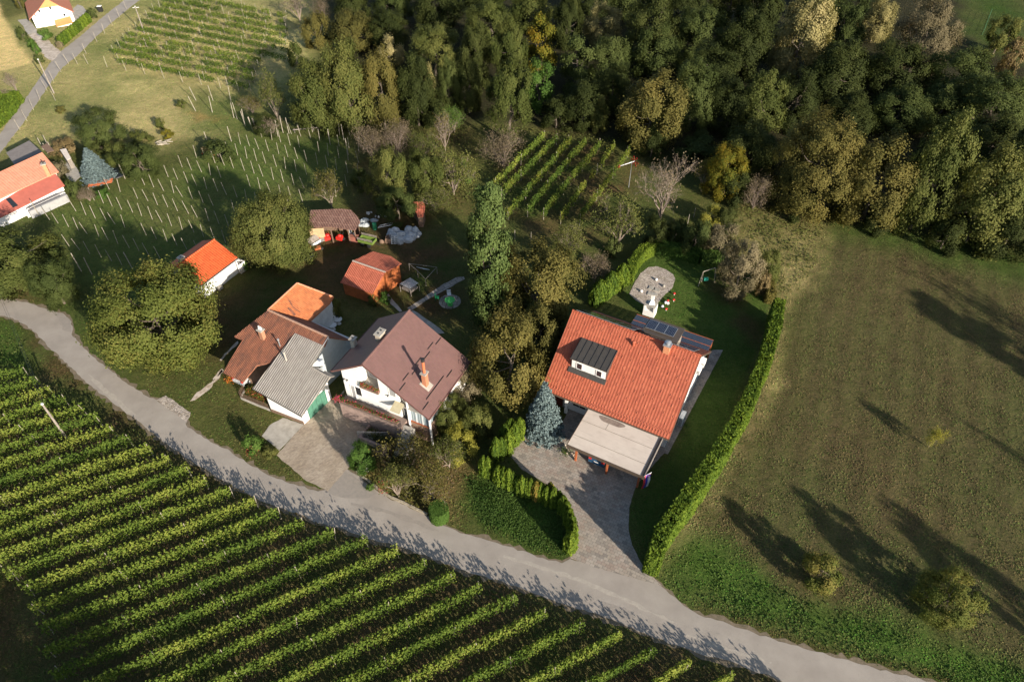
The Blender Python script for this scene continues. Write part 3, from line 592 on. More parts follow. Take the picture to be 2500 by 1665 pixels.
# short turf tufts carry the ground's own colour
def turf():
    rng = np.random.RandomState(77); n = 620000
    px_ = rng.uniform(-60, 2560, n); py_ = rng.uniform(-30, 1700, n)**1.0
    X = px_-1250; Y = 832.5-py_; dz = cT*Y-sT*FPX; dy = sT*Y+cT*FPX; t = -HC/dz; x = X*t; y = dy*t
    msk = (rng.rand(n) < .75)
    xi = np.clip(np.searchsorted(gx, x)-1, 0, NX-2); yi = np.clip(np.searchsorted(gy, y)-1, 0, NY-2); C = col[yi*NX+xi]
    msk &= C.sum(1) > .12; msk &= fbm(x, y, 1.7, 91) > rng.uniform(.25, .7, n)
    for poly in SHEETS:
        p_ = np.array(poly); m2 = msk & (x > p_[:, 0].min()-.2) & (x < p_[:, 0].max()+.2) & (y > p_[:, 1].min()-.2) & (y < p_[:, 1].max()+.2); i_ = np.where(m2)[0]
        if len(i_): msk[i_[sdist(x[i_], y[i_], poly) > -.05]] = False
    x, y, C = x[msk], y[msk], C[msk]; n = len(x); z = rng.uniform(.01, .05, n)
    V_ = quads(np.stack([x, y, z], 1), rng.normal(0, .4, (n, 3))+[0, 0, 1], np.full(n, .095), rng, 1.6)
    V_[:, 2] = np.maximum(V_[:, 2], .004); me_ = qmesh('turf', V_, np.full(n, .5), TURF)
    br_ = rng.normal(1.03, .11, (n, 1)); C = C*np.clip(br_, .5, 1.7)*np.where(rng.rand(n, 1) < .35, GR([[.8, 1.15, .7]]), GR([[1.12, 1.0, .95]]))
    a_ = me_.attributes.new('turfcol', 'FLOAT_COLOR', 'FACE'); a_.data.foreach_set('color', np.concatenate([C, np.ones((n, 1))], 1).astype(np.float32).ravel())
    o_ = bpy.data.objects.new('turf', me_); COL.objects.link(o_); tag(o_, 'short grass tufts and dry blades over the hillside', kind='stuff')
TURF, nt, b = newmat('turf'); a_ = nt.nodes.new('ShaderNodeAttribute'); a_.attribute_name = 'turfcol'; nt.links.new(a_.outputs['Color'], b.inputs['Base Color']); b.inputs['Roughness'].default_value = .9; b.inputs['Specular IOR Level'].default_value = .1
turf()
# ------------------------------------------------------------ woodland: every tree on its own
WOODT = [ # bbox in the survey view, palette, kind, look
 (660,140,785,296,'O','wood','yellowish olive oak'), (730,98,860,294,'O','wood','tall olive oak'), (826,122,922,290,'B','wood','rust brown tinted oak'),
 (905,128,1005,284,'G','wood','dark green beech'), (968,150,1006,256,'Y','oval','slim cream coloured tree'), (1000,138,1062,258,'M','wood','mid green tree'),
 (1040,118,1112,254,'G','wood','dark green tree'), (935,58,1062,172,'O','woodfine','broad olive tree'), (862,84,930,152,'Y','small','small cream crowned tree'),
 (752,22,862,112,'B','wood','brown tinged tree'), (836,22,942,104,'G','woodfine','dark fine leaved tree'), (765,-30,852,54,'G','wood','dark green tree'), (850,-40,952,42,'M','wood','mid green tree'),
 (940,-40,1062,64,'G','wood','dark green tree'), (1068,-6,1192,122,'O','woodfine','big olive tree'), (1058,60,1132,192,'G','wood','dark shaded tree'), (1165,-40,1275,62,'O','wood','cream tinted tree'),
 (1128,44,1216,194,'O','birch','hanging olive birch'), (1116,138,1228,312,'O','birch','tall pale birch with a bare lower trunk'), (1206,40,1282,172,'A','oval','orange tinted tree'), (1206,142,1276,250,'L','oval','bright green tree'),
 (1270,-10,1342,102,'G','wood','dark green tree'), (1335,8,1432,102,'Y','woodfine','cream yellow tree'), (1285,82,1372,204,'M','oval','mid green tree'), (1350,88,1452,202,'M','wood','mid green tree'), (1430,-10,1562,142,'G','woodfine','broad dark green tree'),
 (1360,152,1452,262,'G','wood','dark green tree'), (1285,182,1402,292,'G','wood','shaded dark green tree'), (1355,222,1402,302,'O','small','small slender olive tree'), (1413,165,1584,332,'B','wood','big rounded russet and olive oak'),
 (1540,140,1654,292,'M','woodfine','grey green tree'), (1448,58,1572,172,'M','wood','mid green tree'), (1545,18,1672,142,'M','woodfine','feathery green tree'), (1560,100,1702,222,'G','woodfine','wide dark green tree'),
 (1650,28,1772,172,'G','wood','dark green tree'), (1620,180,1742,302,'G','wood','dark green tree'), (1690,160,1812,302,'O','wood','olive tree'), (1645,282,1782,424,'G','wood','very dark tree'),
 (1778,-20,1916,162,'Y','wood','large cream yellow tree'), (1690,-30,1802,82,'G','wood','dark green tree'), (1895,-10,1995,124,'M','woodfine','green tree with forked pale limbs'), (1975,-10,2065,92,'Y','wood','cream yellow tree'),
 (1848,92,2002,232,'G','wood','dark green tree'), (1768,160,1892,292,'G','woodfine','dark green tree'), (1980,100,2132,232,'G','wood','dark green tree'), (2050,-10,2202,162,'F','birch','grey green willow'),
 (2128,108,2292,252,'M','woodfine','wide mid green tree'), (1998,196,2142,304,'M','wood','mid green tree'), (2195,170,2370,322,'M','woodfine','wide grey green tree'), (1888,210,2012,312,'G','wood','dark green tree'),
 (1772,262,1996,486,'B','wood','huge dark oak with russet top'), (1925,310,2116,515,'B','wood','large olive brown oak'), (2085,255,2225,530,'O','wood','very tall olive brown oak'), (2200,262,2360,402,'G','wood','dark green tree'),
 (2185,335,2370,566,'O','wood','tall shadowed olive oak'), (2245,452,2420,590,'G','wood','dark shaded tree'), (2110,180,2230,292,'M','wood','mid green tree'), (1500,-60,1640,60,'G','wood','dark green tree'), (1620,-70,1740,50,'G','wood','dark green tree'),
 (1300,-60,1420,40,'G','woodfine','dark green tree'), (1050,-70,1170,20,'G','wood','dark green tree'), (1400,-70,1520,30,'M','wood','mid green tree'), (1840,-80,1960,20,'M','wood','green tree'), (2280,300,2420,460,'G','wood','dark green tree'),
 (690,30,760,110,'B','small','half bare brown tree'), (655,95,700,150,'O','bush','low olive scrub'), (2300,90,2354,170,'D','bush','dry straw coloured bush'),(2262,38,2345,122,'O','small','clipped olive bush'),(1480,270,1545,345,'M','small','small green tree'),(1700,300,1790,380,'G','wood','dark tree')]
ORD = ['first','second','third','fourth','fifth','sixth','seventh','eighth','ninth','tenth','eleventh','twelfth','thirteenth','fourteenth','fifteenth','sixteenth','seventeenth','eighteenth','nineteenth','twentieth','twenty-first','twenty-second','twenty-third','twenty-fourth','twenty-fifth','twenty-sixth','twenty-seventh','twenty-eighth','twenty-ninth','thirtieth']
def ordinal(i): return ORD[i] if i < len(ORD) else 'far'
bands = [('top edge', -999, 30), ('back', 30, 100), ('middle', 100, 185), ('lower middle', 185, 255), ('front edge', 255, 999)]
items = []
for x0, y0, x1, y1, pal, kd, look in WOODT:
    for bn, a_, b_ in bands:
        if a_ <= (y0+y1)/2 < b_: items.append((bn, (x0+x1)/2, (x0, y0, x1, y1), pal, kd, look))
cnt = {}
for bn, xc, bb, pal, kd, look in sorted(items, key=lambda i: (i[0], i[1])):
    k_ = cnt.get(bn, 0); cnt[bn] = k_+1
    ex_ = .0; bb = (bb[0]-ex_, bb[1]-ex_*.3, bb[2]+ex_, bb[3]+ex_*.8)
    tree(kd, bb, pal, "%s, %s from left in the wood's %s" % (look, ordinal(k_), bn), group='trees of the wood')
for x_, y_, w_, lk in ((1700,430,90,'near the pink shrub'),(1840,470,80,'below the huge oak'),(2020,508,70,'at the foot of the tall oaks'),(1280,262,80,'by the small slender tree'),(1010,262,80,'beside the cream tree'),(1610,330,70,'under the grey green tree'),(1500,335,70,'under the russet oak'),(2180,540,90,'at the dark corner of the field')):
    tree('small', (x_-w_/2, y_-w_/2, x_+w_/2, y_+w_/2.4), 'G', 'dark undergrowth bush %s' % lk, cat='bush', name='shrub', group='undergrowth along the wood')

# ------------------------------------------------------------ garden and orchard trees
walnut = tree('walnut', (205, 598, 498, 842), 'W', 'huge round walnut tree between the lane and the small white outbuilding')
tree('garden', (-60, 512, 138, 668), 'O', 'broad olive tree above the lane bend at the left edge')
tree('garden', (65, 588, 172, 705), 'M', 'green tree right of the olive tree at the left edge')
tree('garden', (-110, 590, 30, 690), 'M', 'green tree cut by the left picture edge above the lane')
tree('walnut', (530, 440, 722, 612), 'O', 'olive walnut tree beside the open brown shed', var=0)
tree('airy', (718, 388, 790, 478), 'B', 'half bare autumn tree just behind the open brown shed')
tree('garden', (838, 335, 940, 470), 'O', 'green fruit tree with rusty top behind the junk yard')
tree('garden', (860, 420, 965, 510), 'M', 'dark green tree overhanging the little red roofed shelter')
tree('garden', (930, 345, 1030, 455), 'O', 'loose olive tree in the middle of the orchard thicket')
tree('airy', (985, 340, 1095, 450), 'O', 'thin olive tree at the right of the orchard thicket')
tree('airy', (950, 420, 1045, 490), 'O', 'thin low tree above the little red roofed shelter')
tree('barepink', (812, 282, 890, 370), 'P', 'pinkish bare shrub at the left top of the orchard', cat='shrub')
tree('barepink', (868, 275, 952, 365), 'P', 'pinkish bare shrub second from the left at the orchard top', cat='shrub')
tree('airy', (935, 300, 1005, 372), 'O', 'sparse olive tree between two pinkish shrubs and the orchard')
tree('bare', (985, 250, 1055, 345), 'B', 'bare forked tree below the dark beech')
tree('airy', (1018, 240, 1068, 305), 'L', 'small light green tree at the orchard top right')
tree('barepink', (1100, 292, 1212, 385), 'P', 'round brown shrub at the corner of the small vineyard', cat='shrub')
tree('bush', (1040, 365, 1085, 425), 'L', 'yellow green bush beside the brown shrub', cat='bush')
tree('small', (800, 385, 850, 435), 'M', 'fresh green bush below the bare trellis posts', cat='bush')
tree('column', (1074, 425, 1176, 748), 'C', 'very tall dense fir beside the garden path')
tree('small', (1068, 500, 1110, 570), 'M', 'leafy bush at the left foot of the tall fir', cat='bush')
tree('small', (1075, 560, 1120, 630), 'G', 'dark bush left of the tall fir', cat='bush')
tree('garden', (1132, 548, 1338, 758), 'B', 'broad autumn brown maple right of the tall fir')
tree('garden', (1082, 640, 1212, 748), 'O', 'olive tree below the foot of the tall fir')
tree('garden', (1072, 712, 1264, 932), 'B', 'grey brown thinning tree between the two big houses')
tree('garden', (1188, 690, 1302, 835), 'B', 'brown olive tree touching the red roof corner')
tree('small', (1028, 845, 1112, 935), 'F', 'dark glossy magnolia beside the purple roof', cat='tree')
tree('garden', (990, 905, 1080, 1000), 'O', 'olive shrubby tree below the purple roofed house corner')
tree('small', (1068, 925, 1135, 1010), 'O', 'olive bush above the driveway thujas', cat='bush')
tree('small', (1010, 975, 1100, 1060), 'K', 'golden yellow bush beside the shrub bank', cat='bush')
tree('small', (1230, 560, 1335, 650), 'O', 'olive bush behind the maple', cat='bush')
tree('airy', (1268, 500, 1348, 590), 'O', 'olive thin tree below the small vineyard')
tree('barepink', (1328, 572, 1412, 650), 'P', 'small reddish bare tree by the garden hedge', cat='tree', name='bare_tree')
tree('bush', (1388, 545, 1428, 590), 'M', 'little green bush below the vine rows', cat='bush')
tree('airy', (1368, 440, 1492, 565), 'O', 'bare tree with yellow leaves low down, right of the small vineyard')
tree('bare', (1462, 345, 1600, 508), 'P', 'large grey bare tree below the russet oak')
tree('oval', (1552, 310, 1650, 380), 'M', 'green tree right of the large grey bare tree')
tree('wood', (1622, 335, 1718, 452), 'A', 'amber and green tree at the edge of the wood')
tree('airy', (1590, 365, 1650, 440), 'B', 'thin brown tree left of the amber tree')
tree('small', (1608, 466, 1670, 522), 'K', 'bright yellow bush in the upper garden', cat='bush')
tree('barepink', (1706, 400, 1776, 482), 'P', 'pinkish bare shrub at the field corner', cat='shrub')
tree('small', (1560, 500, 1640, 590), 'M', 'grey green bush behind the clipped hedge', cat='bush')
tree('small', (1610, 510, 1705, 600), 'F', 'silvery olive bush behind the clipped hedge', cat='bush')
tree('small', (1480, 495, 1545, 575), 'G', 'dark green bush left behind the clipped hedge', cat='bush')
tree('small', (1530, 500, 1580, 560), 'M', 'green bush between two dark ones behind the hedge', cat='bush')
tree('small', (1640, 470, 1700, 530), 'G', 'dark blue green bush below the yellow bush', cat='bush')
tree('garden', (1652, 545, 1756, 682), 'F', 'tawny silver tree inside the hedged garden')
tree('small', (1738, 570, 1800, 650), 'O', 'olive bush right of the tawny silver tree', cat='bush')
tree('bush', (1735, 625, 1775, 680), 'D', 'dry brownish bush by the hedge top', cat='bush')
tree('spruce', (1199, 862, 1303, 1006), 'S', 'blue spruce in front of the red roofed house')
tree('spruce', (172, 333, 250, 414), 'S', 'silver blue spruce beside the left house')
tree('garden', (166, 252, 282, 335), 'M', 'bushy green tree above the silver blue spruce')
tree('garden', (268, 330, 368, 410), 'M', 'round leafy tree right of the silver blue spruce')
tree('small', (240, 325, 300, 385), 'O', 'olive bush between the spruce and the round tree', cat='bush')
tree('bush', (292, 298, 348, 332), 'O', 'low mounded bush on the dry slope', cat='bush')
tree('bush', (207, 318, 255, 350), 'G', 'low mounded bush above the silver blue spruce', cat='bush')
tree('bush', (152, 412, 188, 458), 'M', 'green bush at the corner of the left house', cat='bush')
tree('bush', (112, 370, 156, 408), 'F', 'grey green spreading juniper beside the left house', cat='bush')
tree('bush', (302, 388, 324, 408), 'F', 'tiny grey green conifer by the round leafy tree', cat='bush')
tree('barepink', (180, 430, 220, 465), 'P', 'reddish shrub below the silver blue spruce', cat='shrub')
tree('bush', (218, 432, 252, 456), 'L', 'bright green shrub below the silver blue spruce', cat='shrub')
for x0, y0, x1, y1, p_, lb in ((128,243,150,260,'B','small brown tuft on the slope by the field fence'),(355,272,378,296,'O','small olive tuft in the middle of the dry slope'),(370,296,398,320,'A','small amber bush on the dry slope'),(404,228,430,248,'O','low bush near the loose posts on the slope'),(462,338,482,358,'D','dry tuft near the orange tarp'),(110,315,175,355,'D','straw coloured vegetable patch by the left house'),(455,330,540,362,'M','low weeds above the bare trellis posts')):
    tree('bush', (x0, y0, x1, y1), p_, lb, cat='bush')
tree('airy', (596, 160, 652, 270), 'O', 'slender olive tree at the shadowed wood corner')
tree('bare', (588, 262, 652, 315), 'P', 'small bare tree at the corner of the trellis posts')
tree('barepink', (545, 215, 605, 262), 'B', 'low brown scrub at the wood corner', cat='shrub')
tree('garden', (575, 255, 640, 310), 'G', 'dark scrub below the slender olive tree', cat='bush', name='shrub')
tree('bare', (640, -20, 725, 45), 'P', 'grey bare tree above the sloping vineyard')
tree('barepink', (715, -10, 762, 45), 'P', 'grey bare shrub at the top beside the wood', cat='shrub')
tree('bare', (8, 165, 48, 212), 'P', 'small bare tree below the tan field')
tree('bare', (0, 200, 25, 236), 'P', 'tiny bare tree with a white base by the upper lane')
tree('airy', (2130, 975, 2170, 1034), 'K', 'thin yellow sapling alone in the big field')
tree('small', (1836, 1258, 1942, 1362), 'W', 'rounded olive bush in the field near the lane', cat='bush')
tree('garden', (2112, 1300, 2254, 1438), 'W', 'spiky spreading fruit tree low in the field', var=0)
tree('small', (795, 1012, 864, 1092), 'L', 'glossy bright green rhododendron at the courtyard corner', cat='bush')
tree('airy', (870, 985, 1010, 1110), 'B', 'tangled bare shrub on the bank by the courtyard')
tree('airy', (935, 1050, 1045, 1165), 'B', 'tangled thin shrub above the round clipped bush')
tree('airy', (860, 1060, 960, 1160), 'O', 'tangled shrub along the stone edging of the bank')
tree('airy', (985, 1000, 1075, 1090), 'O', 'thin grey olive shrub at the top of the bank')
tree('bush', (860, 1015, 905, 1060), 'P', 'reddish brown shrub beside the rhododendron', cat='bush')
tree('bush', (895, 1040, 935, 1090), 'G', 'dark bush under the tangled shrubs', cat='bush')
tree('bush', (555, 995, 605, 1045), 'L', 'red flowered bush on the lane verge', cat='bush')
tree('bush', (598, 1020, 640, 1055), 'O', 'yellowish bush at the courtyard edge', cat='bush')
tree('bush', (750, 682, 787, 738), 'O', 'rounded conical shrub against the orange roofed annex', cat='bush')
tree('bush', (843, 676, 868, 704), 'O', 'small round ball shrub beside the red shed', cat='bush')
tree('bush', (870, 668, 900, 700), 'L', 'spiky green shrub at the red shed corner', cat='bush')
tree('bush', (550, 600, 572, 622), 'L', 'small green vine bush by the white outbuilding', cat='bush')
tree('bush', (840, 1108, 862, 1128), 'L', 'low yellow green plant behind the bank edging', cat='bush')
for i, (x0, y0, x1, y1, p_) in enumerate(((26,-30,50,20,'B'),(36,62,62,92,'M'),(60,90,82,108,'L'),(72,98,92,124,'L'),(78,124,100,146,'M'),(90,66,118,92,'L'),(202,20,222,42,'M'))):
    tree('bush', (x0, y0, x1, y1), p_, ['brown scrub above the tan field corner','green bush at the top of the field margin','fresh green bush in the middle of the field margin','round green bush beside the gravel drive','low green bush at the lane end of the field margin','spreading fern green bush against the white house wall','dark bush at the far end of the thuja row'][i], cat='bush')

# ------------------------------------------------------------ thujas, hedges
th = [('Y6',(285,355,70,280)),('Y6',(325,370,75,270)),('Y6',(420,470,90,200)),('Y6',(465,475,85,220)),('Y6',(505,505,60,200)),('Y6',(545,500,55,240)),('Y6',(590,540,75,230)),('Y6',(620,545,65,240)),('Y6',(665,560,60,230)),('Y6',(700,560,60,250)),('Y6',(745,610,50,200)),('Y6',(785,605,70,220)),('Y6',(835,670,60,160)),('Y6',(865,640,60,160)),('Y6',(895,700,60,130)),('Y6',(940,720,60,130)),('Y6',(975,745,80,170)),('Y6',(1005,790,70,160)),('Y6',(1030,860,80,170)),('Y6',(1050,910,80,170)),('Y6',(1065,970,80,170)),('Y6',(1060,1030,90,150)),('Y6',(1045,1070,110,170)),
      ('Y6',(470,130,90,200)),('Y6',(440,240,80,200)),('Y6',(395,270,80,170)),('Y6',(520,60,100,240)),('Y6',(560,90,100,250)),('Y6',(600,70,90,200)),('Y6',(505,200,90,190)),('Y6',(380,330,70,130))]
th2 = sorted(range(len(th)), key=lambda i: th[i][1][0])
for n_, i in enumerate(th2):
    k, (x, yt, w, hh_) = th[i]
    base = gp(k, x+6, yt+hh_); s_, _ = scale_at(base); r = w/3.564/2/s_
    H_ = 2.75*(1+.1*rnd.uniform(-1, 1))*(1.25 if yt < 300 else 1); base = gp(k, x, yt+hh_*.5, H_*.5)
    place_tree('thuja', base, max(.42, r), H_*1.05, 'U' if n_ in (18, 21) else 'T', '%s columnar thuja along the paver driveway, %s from the left' % ('rust tipped' if n_ in (18, 21) else 'bright green', ordinal(n_) if n_ < 30 else 'very last'), 'thuja', 'thujas along the driveway', 'thuja')
for i in range(8):
    t = i/7; base = gp('P', 1452+t*60-12, 752-t*62, 0).lerp(gp('P', 1455, 760), 0); base = gp('Y1', 1620+t*260, 1340-t*190)
    place_tree('thuja', base, .75, 3.0+.5*math.sin(i*2), 'T', 'yellow green thuja behind the red roof, %s from the left' % ordinal(i), 'thuja', 'thujas behind the red roof', 'thuja')
for i in range(13):
    t = i/12; base = gp('X6', 1450+t*690, 1140-t*590)
    place_tree('thuja', base, .6, 2.0 if i else 1.2, 'T' if i else 'F', 'clipped thuja along the lane by the white house, %s from the gravel drive' % ordinal(i), 'thuja', 'thuja row by the white house', 'thuja')

def hedge(name, path, w, h, pal, label, dens=170, leaf=.15, jag=.25, seed=1, cat='hedge', core=None):
    rng = np.random.RandomState(seed); pts = [np.array(p_[:2]) for p_ in path]; PC, PN, PT = [], [], []
    mb = MB()
    for a, b_ in zip(pts[:-1], pts[1:]):
        d = b_-a; L_ = np.linalg.norm(d); d = d/L_; nrm = np.array([-d[1], d[0]]); n = int(dens*L_*(w+2*h))
        t = rng.uniform(-.35, L_+.35, n); side = rng.uniform(-1, 1, n); zz = rng.uniform(0, 1, n)
        topm = rng.uniform(0, 1, n) < w/(w+2*h); gl = t+vn(a)*7
        hh_ = h*(1+jag*(vnoise1(gl*2.6, seed)-.5)*2+jag*.5*(vnoise1(gl*5.3+9, seed+2)-.5))
        s_ = np.where(topm, side, np.sign(side)*(1-.25*zz**3))*w/2*(1+.25*(vnoise1(gl*1.9+40, seed)-.5)); z_ = np.where(topm, hh_*rng.uniform(.93, 1.04, n), zz*hh_)
        P2 = a+d*t[:, None]+nrm*s_[:, None]; PC.append(np.concatenate([P2, z_[:, None]], 1)+rng.normal(0, .05, (n, 3)))
        N2 = np.where(topm[:, None], np.array([0, 0, 1.]), np.concatenate([nrm*np.sign(side)[:, None], np.full((n, 1), .25)], 1)); PN.append(N2+rng.normal(0, .45, (n, 3)))
        PT.append(.5+.35*(vnoise1(gl*2.3, seed+5)-.5)+rng.normal(0, .17, n))
        q_ = [a+nrm*w*.3+d*.2, b_+nrm*w*.3-d*.2, b_-nrm*w*.3-d*.2, a-nrm*w*.3+d*.2]; mb.prism([V3(*p_, .0) for p_ in q_], (0, 0, h*.82))
    for a, b_ in ((pts[0], pts[1]), (pts[-1], pts[-2])):
        d = (a-b_)/np.linalg.norm(a-b_); nrm = np.array([-d[1], d[0]]); n = int(dens*w*h*1.4); s_ = rng.uniform(-.5, .5, n)*w; zz = rng.uniform(0, 1, n)*h
        PC.append(np.concatenate([a+nrm*s_[:, None]+d*(.38-s_**2*.9/w)[:, None], zz[:, None]], 1)+rng.normal(0, .05, (n, 3))); PN.append(np.tile([d[0], d[1], .2], (n, 1))+rng.normal(0, .45, (n, 3))); PT.append(.5+rng.normal(0, .17, n))
    C_ = np.concatenate(PC); C_[:, 2] = np.abs(C_[:, 2])
    t_ = thing(name, label, cat, (pts[0][0], pts[0][1], 0))
    me_ = qmesh('hedge_foliage', quads(C_, np.concatenate(PN), np.full(len(C_), leaf), rng, 1.7, True), np.concatenate(PT), LEAF[pal], (pts[0][0], pts[0][1], 0))
    o_ = bpy.data.objects.new('foliage', me_); COL.objects.link(o_); o_.parent = t_
    mb.build('stems', CORE, t_)
    return t_
def vn(a): return float(a[0]*.37+a[1]*.21)
def vnoise1(x, seed): return vnoise(x, x*0+seed*3.3, 1.0, seed)
CORE = pmat('hedge_core', (.03, .045, .012), (.02, .03, .01), 8, 1)
hp = [gp('V', *p_) for p_ in ((1492, 1312), (1508, 1262), (1560, 1192), (1636, 1082), (1700, 968), (1742, 868), (1766, 788), (1773, 742))]
hp = [p_+V3(.12, 0, 0) for p_ in hp]
hedge('thuja_hedge', hp, 1.25, 3.3, 'T', 'long tall yellow green thuja hedge curving round the right garden', 240, .16, .15, 3)
hedge('hedge', [gp('Y2', *p_) for p_ in ((185, 960), (225, 860), (270, 790), (330, 740), (420, 700))], 1.2, 1.7, 'T', 'curved clipped yellow green hedge beside the gravel bed', 260, .12, .06, 9)
hedge('hedge', [gp('Y2', *p_) for p_ in ((440, 702), (540, 720), (660, 745), (780, 775))], 1.3, 1.7, 'L', 'straight clipped hedge above the oval gravel bed', 260, .12, .06, 11)
hedge('hedge', [gp('Y2', *p_) for p_ in ((840, 790), (980, 800))], 1.3, 1.7, 'L', 'short clipped hedge block left of the tawny silver tree', 260, .12, .06, 12)
hedge('hedge', [gp('Y2', *p_) for p_ in ((1330, 930), (1390, 1010), (1410, 1130))], 1.0, 1.7, 'B', 'thin brownish hedge above the long thuja hedge', 200, .12, .1, 13)
hedge('hedge', [gp('Z1', *p_) for p_ in ((-60, 880), (40, 775), (95, 700))], 3.2, 1.8, 'T', 'bright clipped hedge cut by the left edge beside the upper lane', 120, .2, .05, 14)
# round clipped bush by the lane
rng = np.random.RandomState(4); cb = gp('W3', 1305, 1420); n = 5200; d = unit(rng.normal(0, 1, (n, 3))); d[:, 2] = np.abs(d[:, 2])*1; z_ = np.where(rng.rand(n) < .45, 1, rng.rand(n))
rr = np.where(z_ >= 1, np.sqrt(rng.rand(n))*.86, .9); a = rng.uniform(0, 6.28, n); C_ = np.stack([np.cos(a)*rr+cb.x, np.sin(a)*rr+cb.y, np.where(z_ >= 1, 1.62+.12*(1-rr), .05+z_*1.6)], 1)
N_ = np.where((z_ >= 1)[:, None], np.array([0, 0, 1.]), np.stack([np.cos(a), np.sin(a), a*0+.1], 1))+rng.normal(0, .35, (n, 3))
t_ = thing('clipped_bush', 'drum shaped clipped green bush at the end of the bank', 'bush', (cb.x, cb.y, 0))
o_ = bpy.data.objects.new('foliage', qmesh('clipped_bush', quads(C_, N_, np.full(n, .11), rng, 1.1), .45+rng.normal(0, .15, n), LEAF['L'], (cb.x, cb.y, 0))); COL.objects.link(o_); o_.parent = t_
MB().tube(cb, cb+V3(0, 0, 1.45), .78, .78, 16).build('stems', CORE, t_)

# ------------------------------------------------------------ lower vineyard
VA = math.radians(26.9); VD = np.array([math.cos(VA), math.sin(VA)]); VN = np.array([-VD[1], VD[0]])
ends = [(30,826),(140,905),(195,930),(280,992),(325,1010),(375,1040),(415,1055),(490,1108),(545,1125),(600,1150),(660,1180),(715,1200),(785,1220),(862,1237),(930,1262),(1000,1295),(1062,1320),(1118,1350),(1215,1375),(1285,1415),(1390,1435),(1475,1470),(1545,1505),(1650,1532),(1750,1560),(1860,1600),(1960,1640)]
E_ = np.array([tuple(gp('V', *e, 1.9))[:2] for e in ends]); en = E_@VN; et = E_@VD; o_s = np.argsort(en)
lft = np.array([tuple(gp('P', *e, 1.0))[:2] for e in ((16,1372),(24,1417),(76,1455),(88,1503),(108,1538),(112,1595),(136,1650),(150,1760))]); ln = lft@VN; lt = lft@VD; l_s = np.argsort(ln)
def vrow(name, p0, p1, pal, label, group, seed, h0=.5, h1=1.95, w=.5, dens=150, leaf=.17, posts=5.5, gap=0., shoot=.12, posth=2.0, postr=.04):
    rng = np.random.RandomState(seed); p0 = np.array(p0); p1 = np.array(p1); d = p1-p0; L_ = np.linalg.norm(d); d /= L_; nr = np.array([-d[1], d[0]])
    n = int(dens*L_); t = rng.uniform(0, L_, n); g1 = vnoise1(t*.9+seed*7, seed % 97+3)
    keep = g1 > gap*rng.uniform(.6, 1.1, n); wd = w*(.6+.8*vnoise1(t*.8+seed, 7))
    z = h0+(h1*(.86+.26*vnoise1(t*1.3+seed*3, 11))-h0)*rng.beta(1.6, 1.1, n); s = rng.uniform(-1, 1, n)*wd/2*(1.15-.35*((z-h0)/(h1-h0))**2)
    sh = rng.rand(n) < shoot; shx = np.floor(t*2.2)/2.2+.2*rng.rand(n)**3; t = np.where(sh, shx, t); z = np.where(sh, h1+rng.uniform(0, .75, n)*(vnoise1(np.floor(t*2.2)*1.7+seed, 5)), z); s = np.where(sh, s*.5, s)
    P2 = p0+d*t[:, None]+nr*s[:, None]; wv = (vnoise1(t*.25+seed, 19)-.5)*.35; P2 += nr*wv[:, None]
    C = np.concatenate([P2, z[:, None]], 1)[keep]; sg = np.sign(s)[keep]
    N = np.concatenate([nr*sg[:, None]*.8, np.full((len(C), 1), .6)], 1)+rng.normal(0, .5, (len(C), 3))
    tone = (.42+rng.normal(0, .17, n)+.5*(vnoise1(t*.6+seed*2, 23)-.45))[keep]
    th_ = thing(name, label, 'vine row', (p1[0], p1[1], 0), group)
    o_ = bpy.data.objects.new('foliage', qmesh('vine_foliage', quads(C, N, np.full(len(C), leaf), rng, 1.05), tone, LEAF[pal], (p1[0], p1[1], 0))); COL.objects.link(o_); o_.parent = th_
    k_ = max(2, int(L_/posts)); tr = MB()
    pm = MB().tube((0, 0, 0), (0, 0, posth), postr, postr*.9, 6).mesh('vine_post', POSTW)
    for i in range(k_+1):
        q_ = p0+d*(L_*i/k_)*.985+d*.3; po = bpy.data.objects.new('post', pm); COL.objects.link(po); po.parent = th_; po.location = (q_[0]-p1[0], q_[1]-p1[1], 0); po.rotation_euler = (rng.normal(0, .06), rng.normal(0, .06), 0)
    m_ = int(L_/1.2); sm_ = MB().tube((0, 0, 0), (.04, .03, .8), .03, .02, 5).mesh('vine_stem', BARK)
    for i in range(m_):
        q_ = p0+d*(i+.5)*L_/m_; so_ = bpy.data.objects.new('vine_stem', sm_); COL.objects.link(so_); so_.parent = th_; so_.location = (q_[0]-p1[0], q_[1]-p1[1], 0); so_.rotation_euler = (0, 0, rng.uniform(0, 6))
    return th_
row = 0
for i in range(31):
    nn_ = 70.3-i*2.13
    if nn_ < 5: break
    rt = float(np.interp(nn_, en[o_s], et[o_s])); ltt = float(np.interp(nn_, ln[l_s], lt[l_s])) if nn_ < ln.max() else None
    if ltt is None: # runs out of the picture: stop a few metres past the frame
        ltt = float((np.array(tuple(gp('P', -60, 1100))[:2])@VD)) - 14 - (nn_-40)*.2
    ltt = min(ltt, rt-6); a = VD*ltt+VN*nn_; b_ = VD*rt+VN*nn_
    vrow('vine_row', a, b_, 'V', 'green vine row of the lower vineyard, %s row counted from the top left' % ordinal(i), 'vine rows of the lower vineyard', 100+i, dens=210, leaf=.15, h0=.45, w=.7, shoot=.09); row += 1
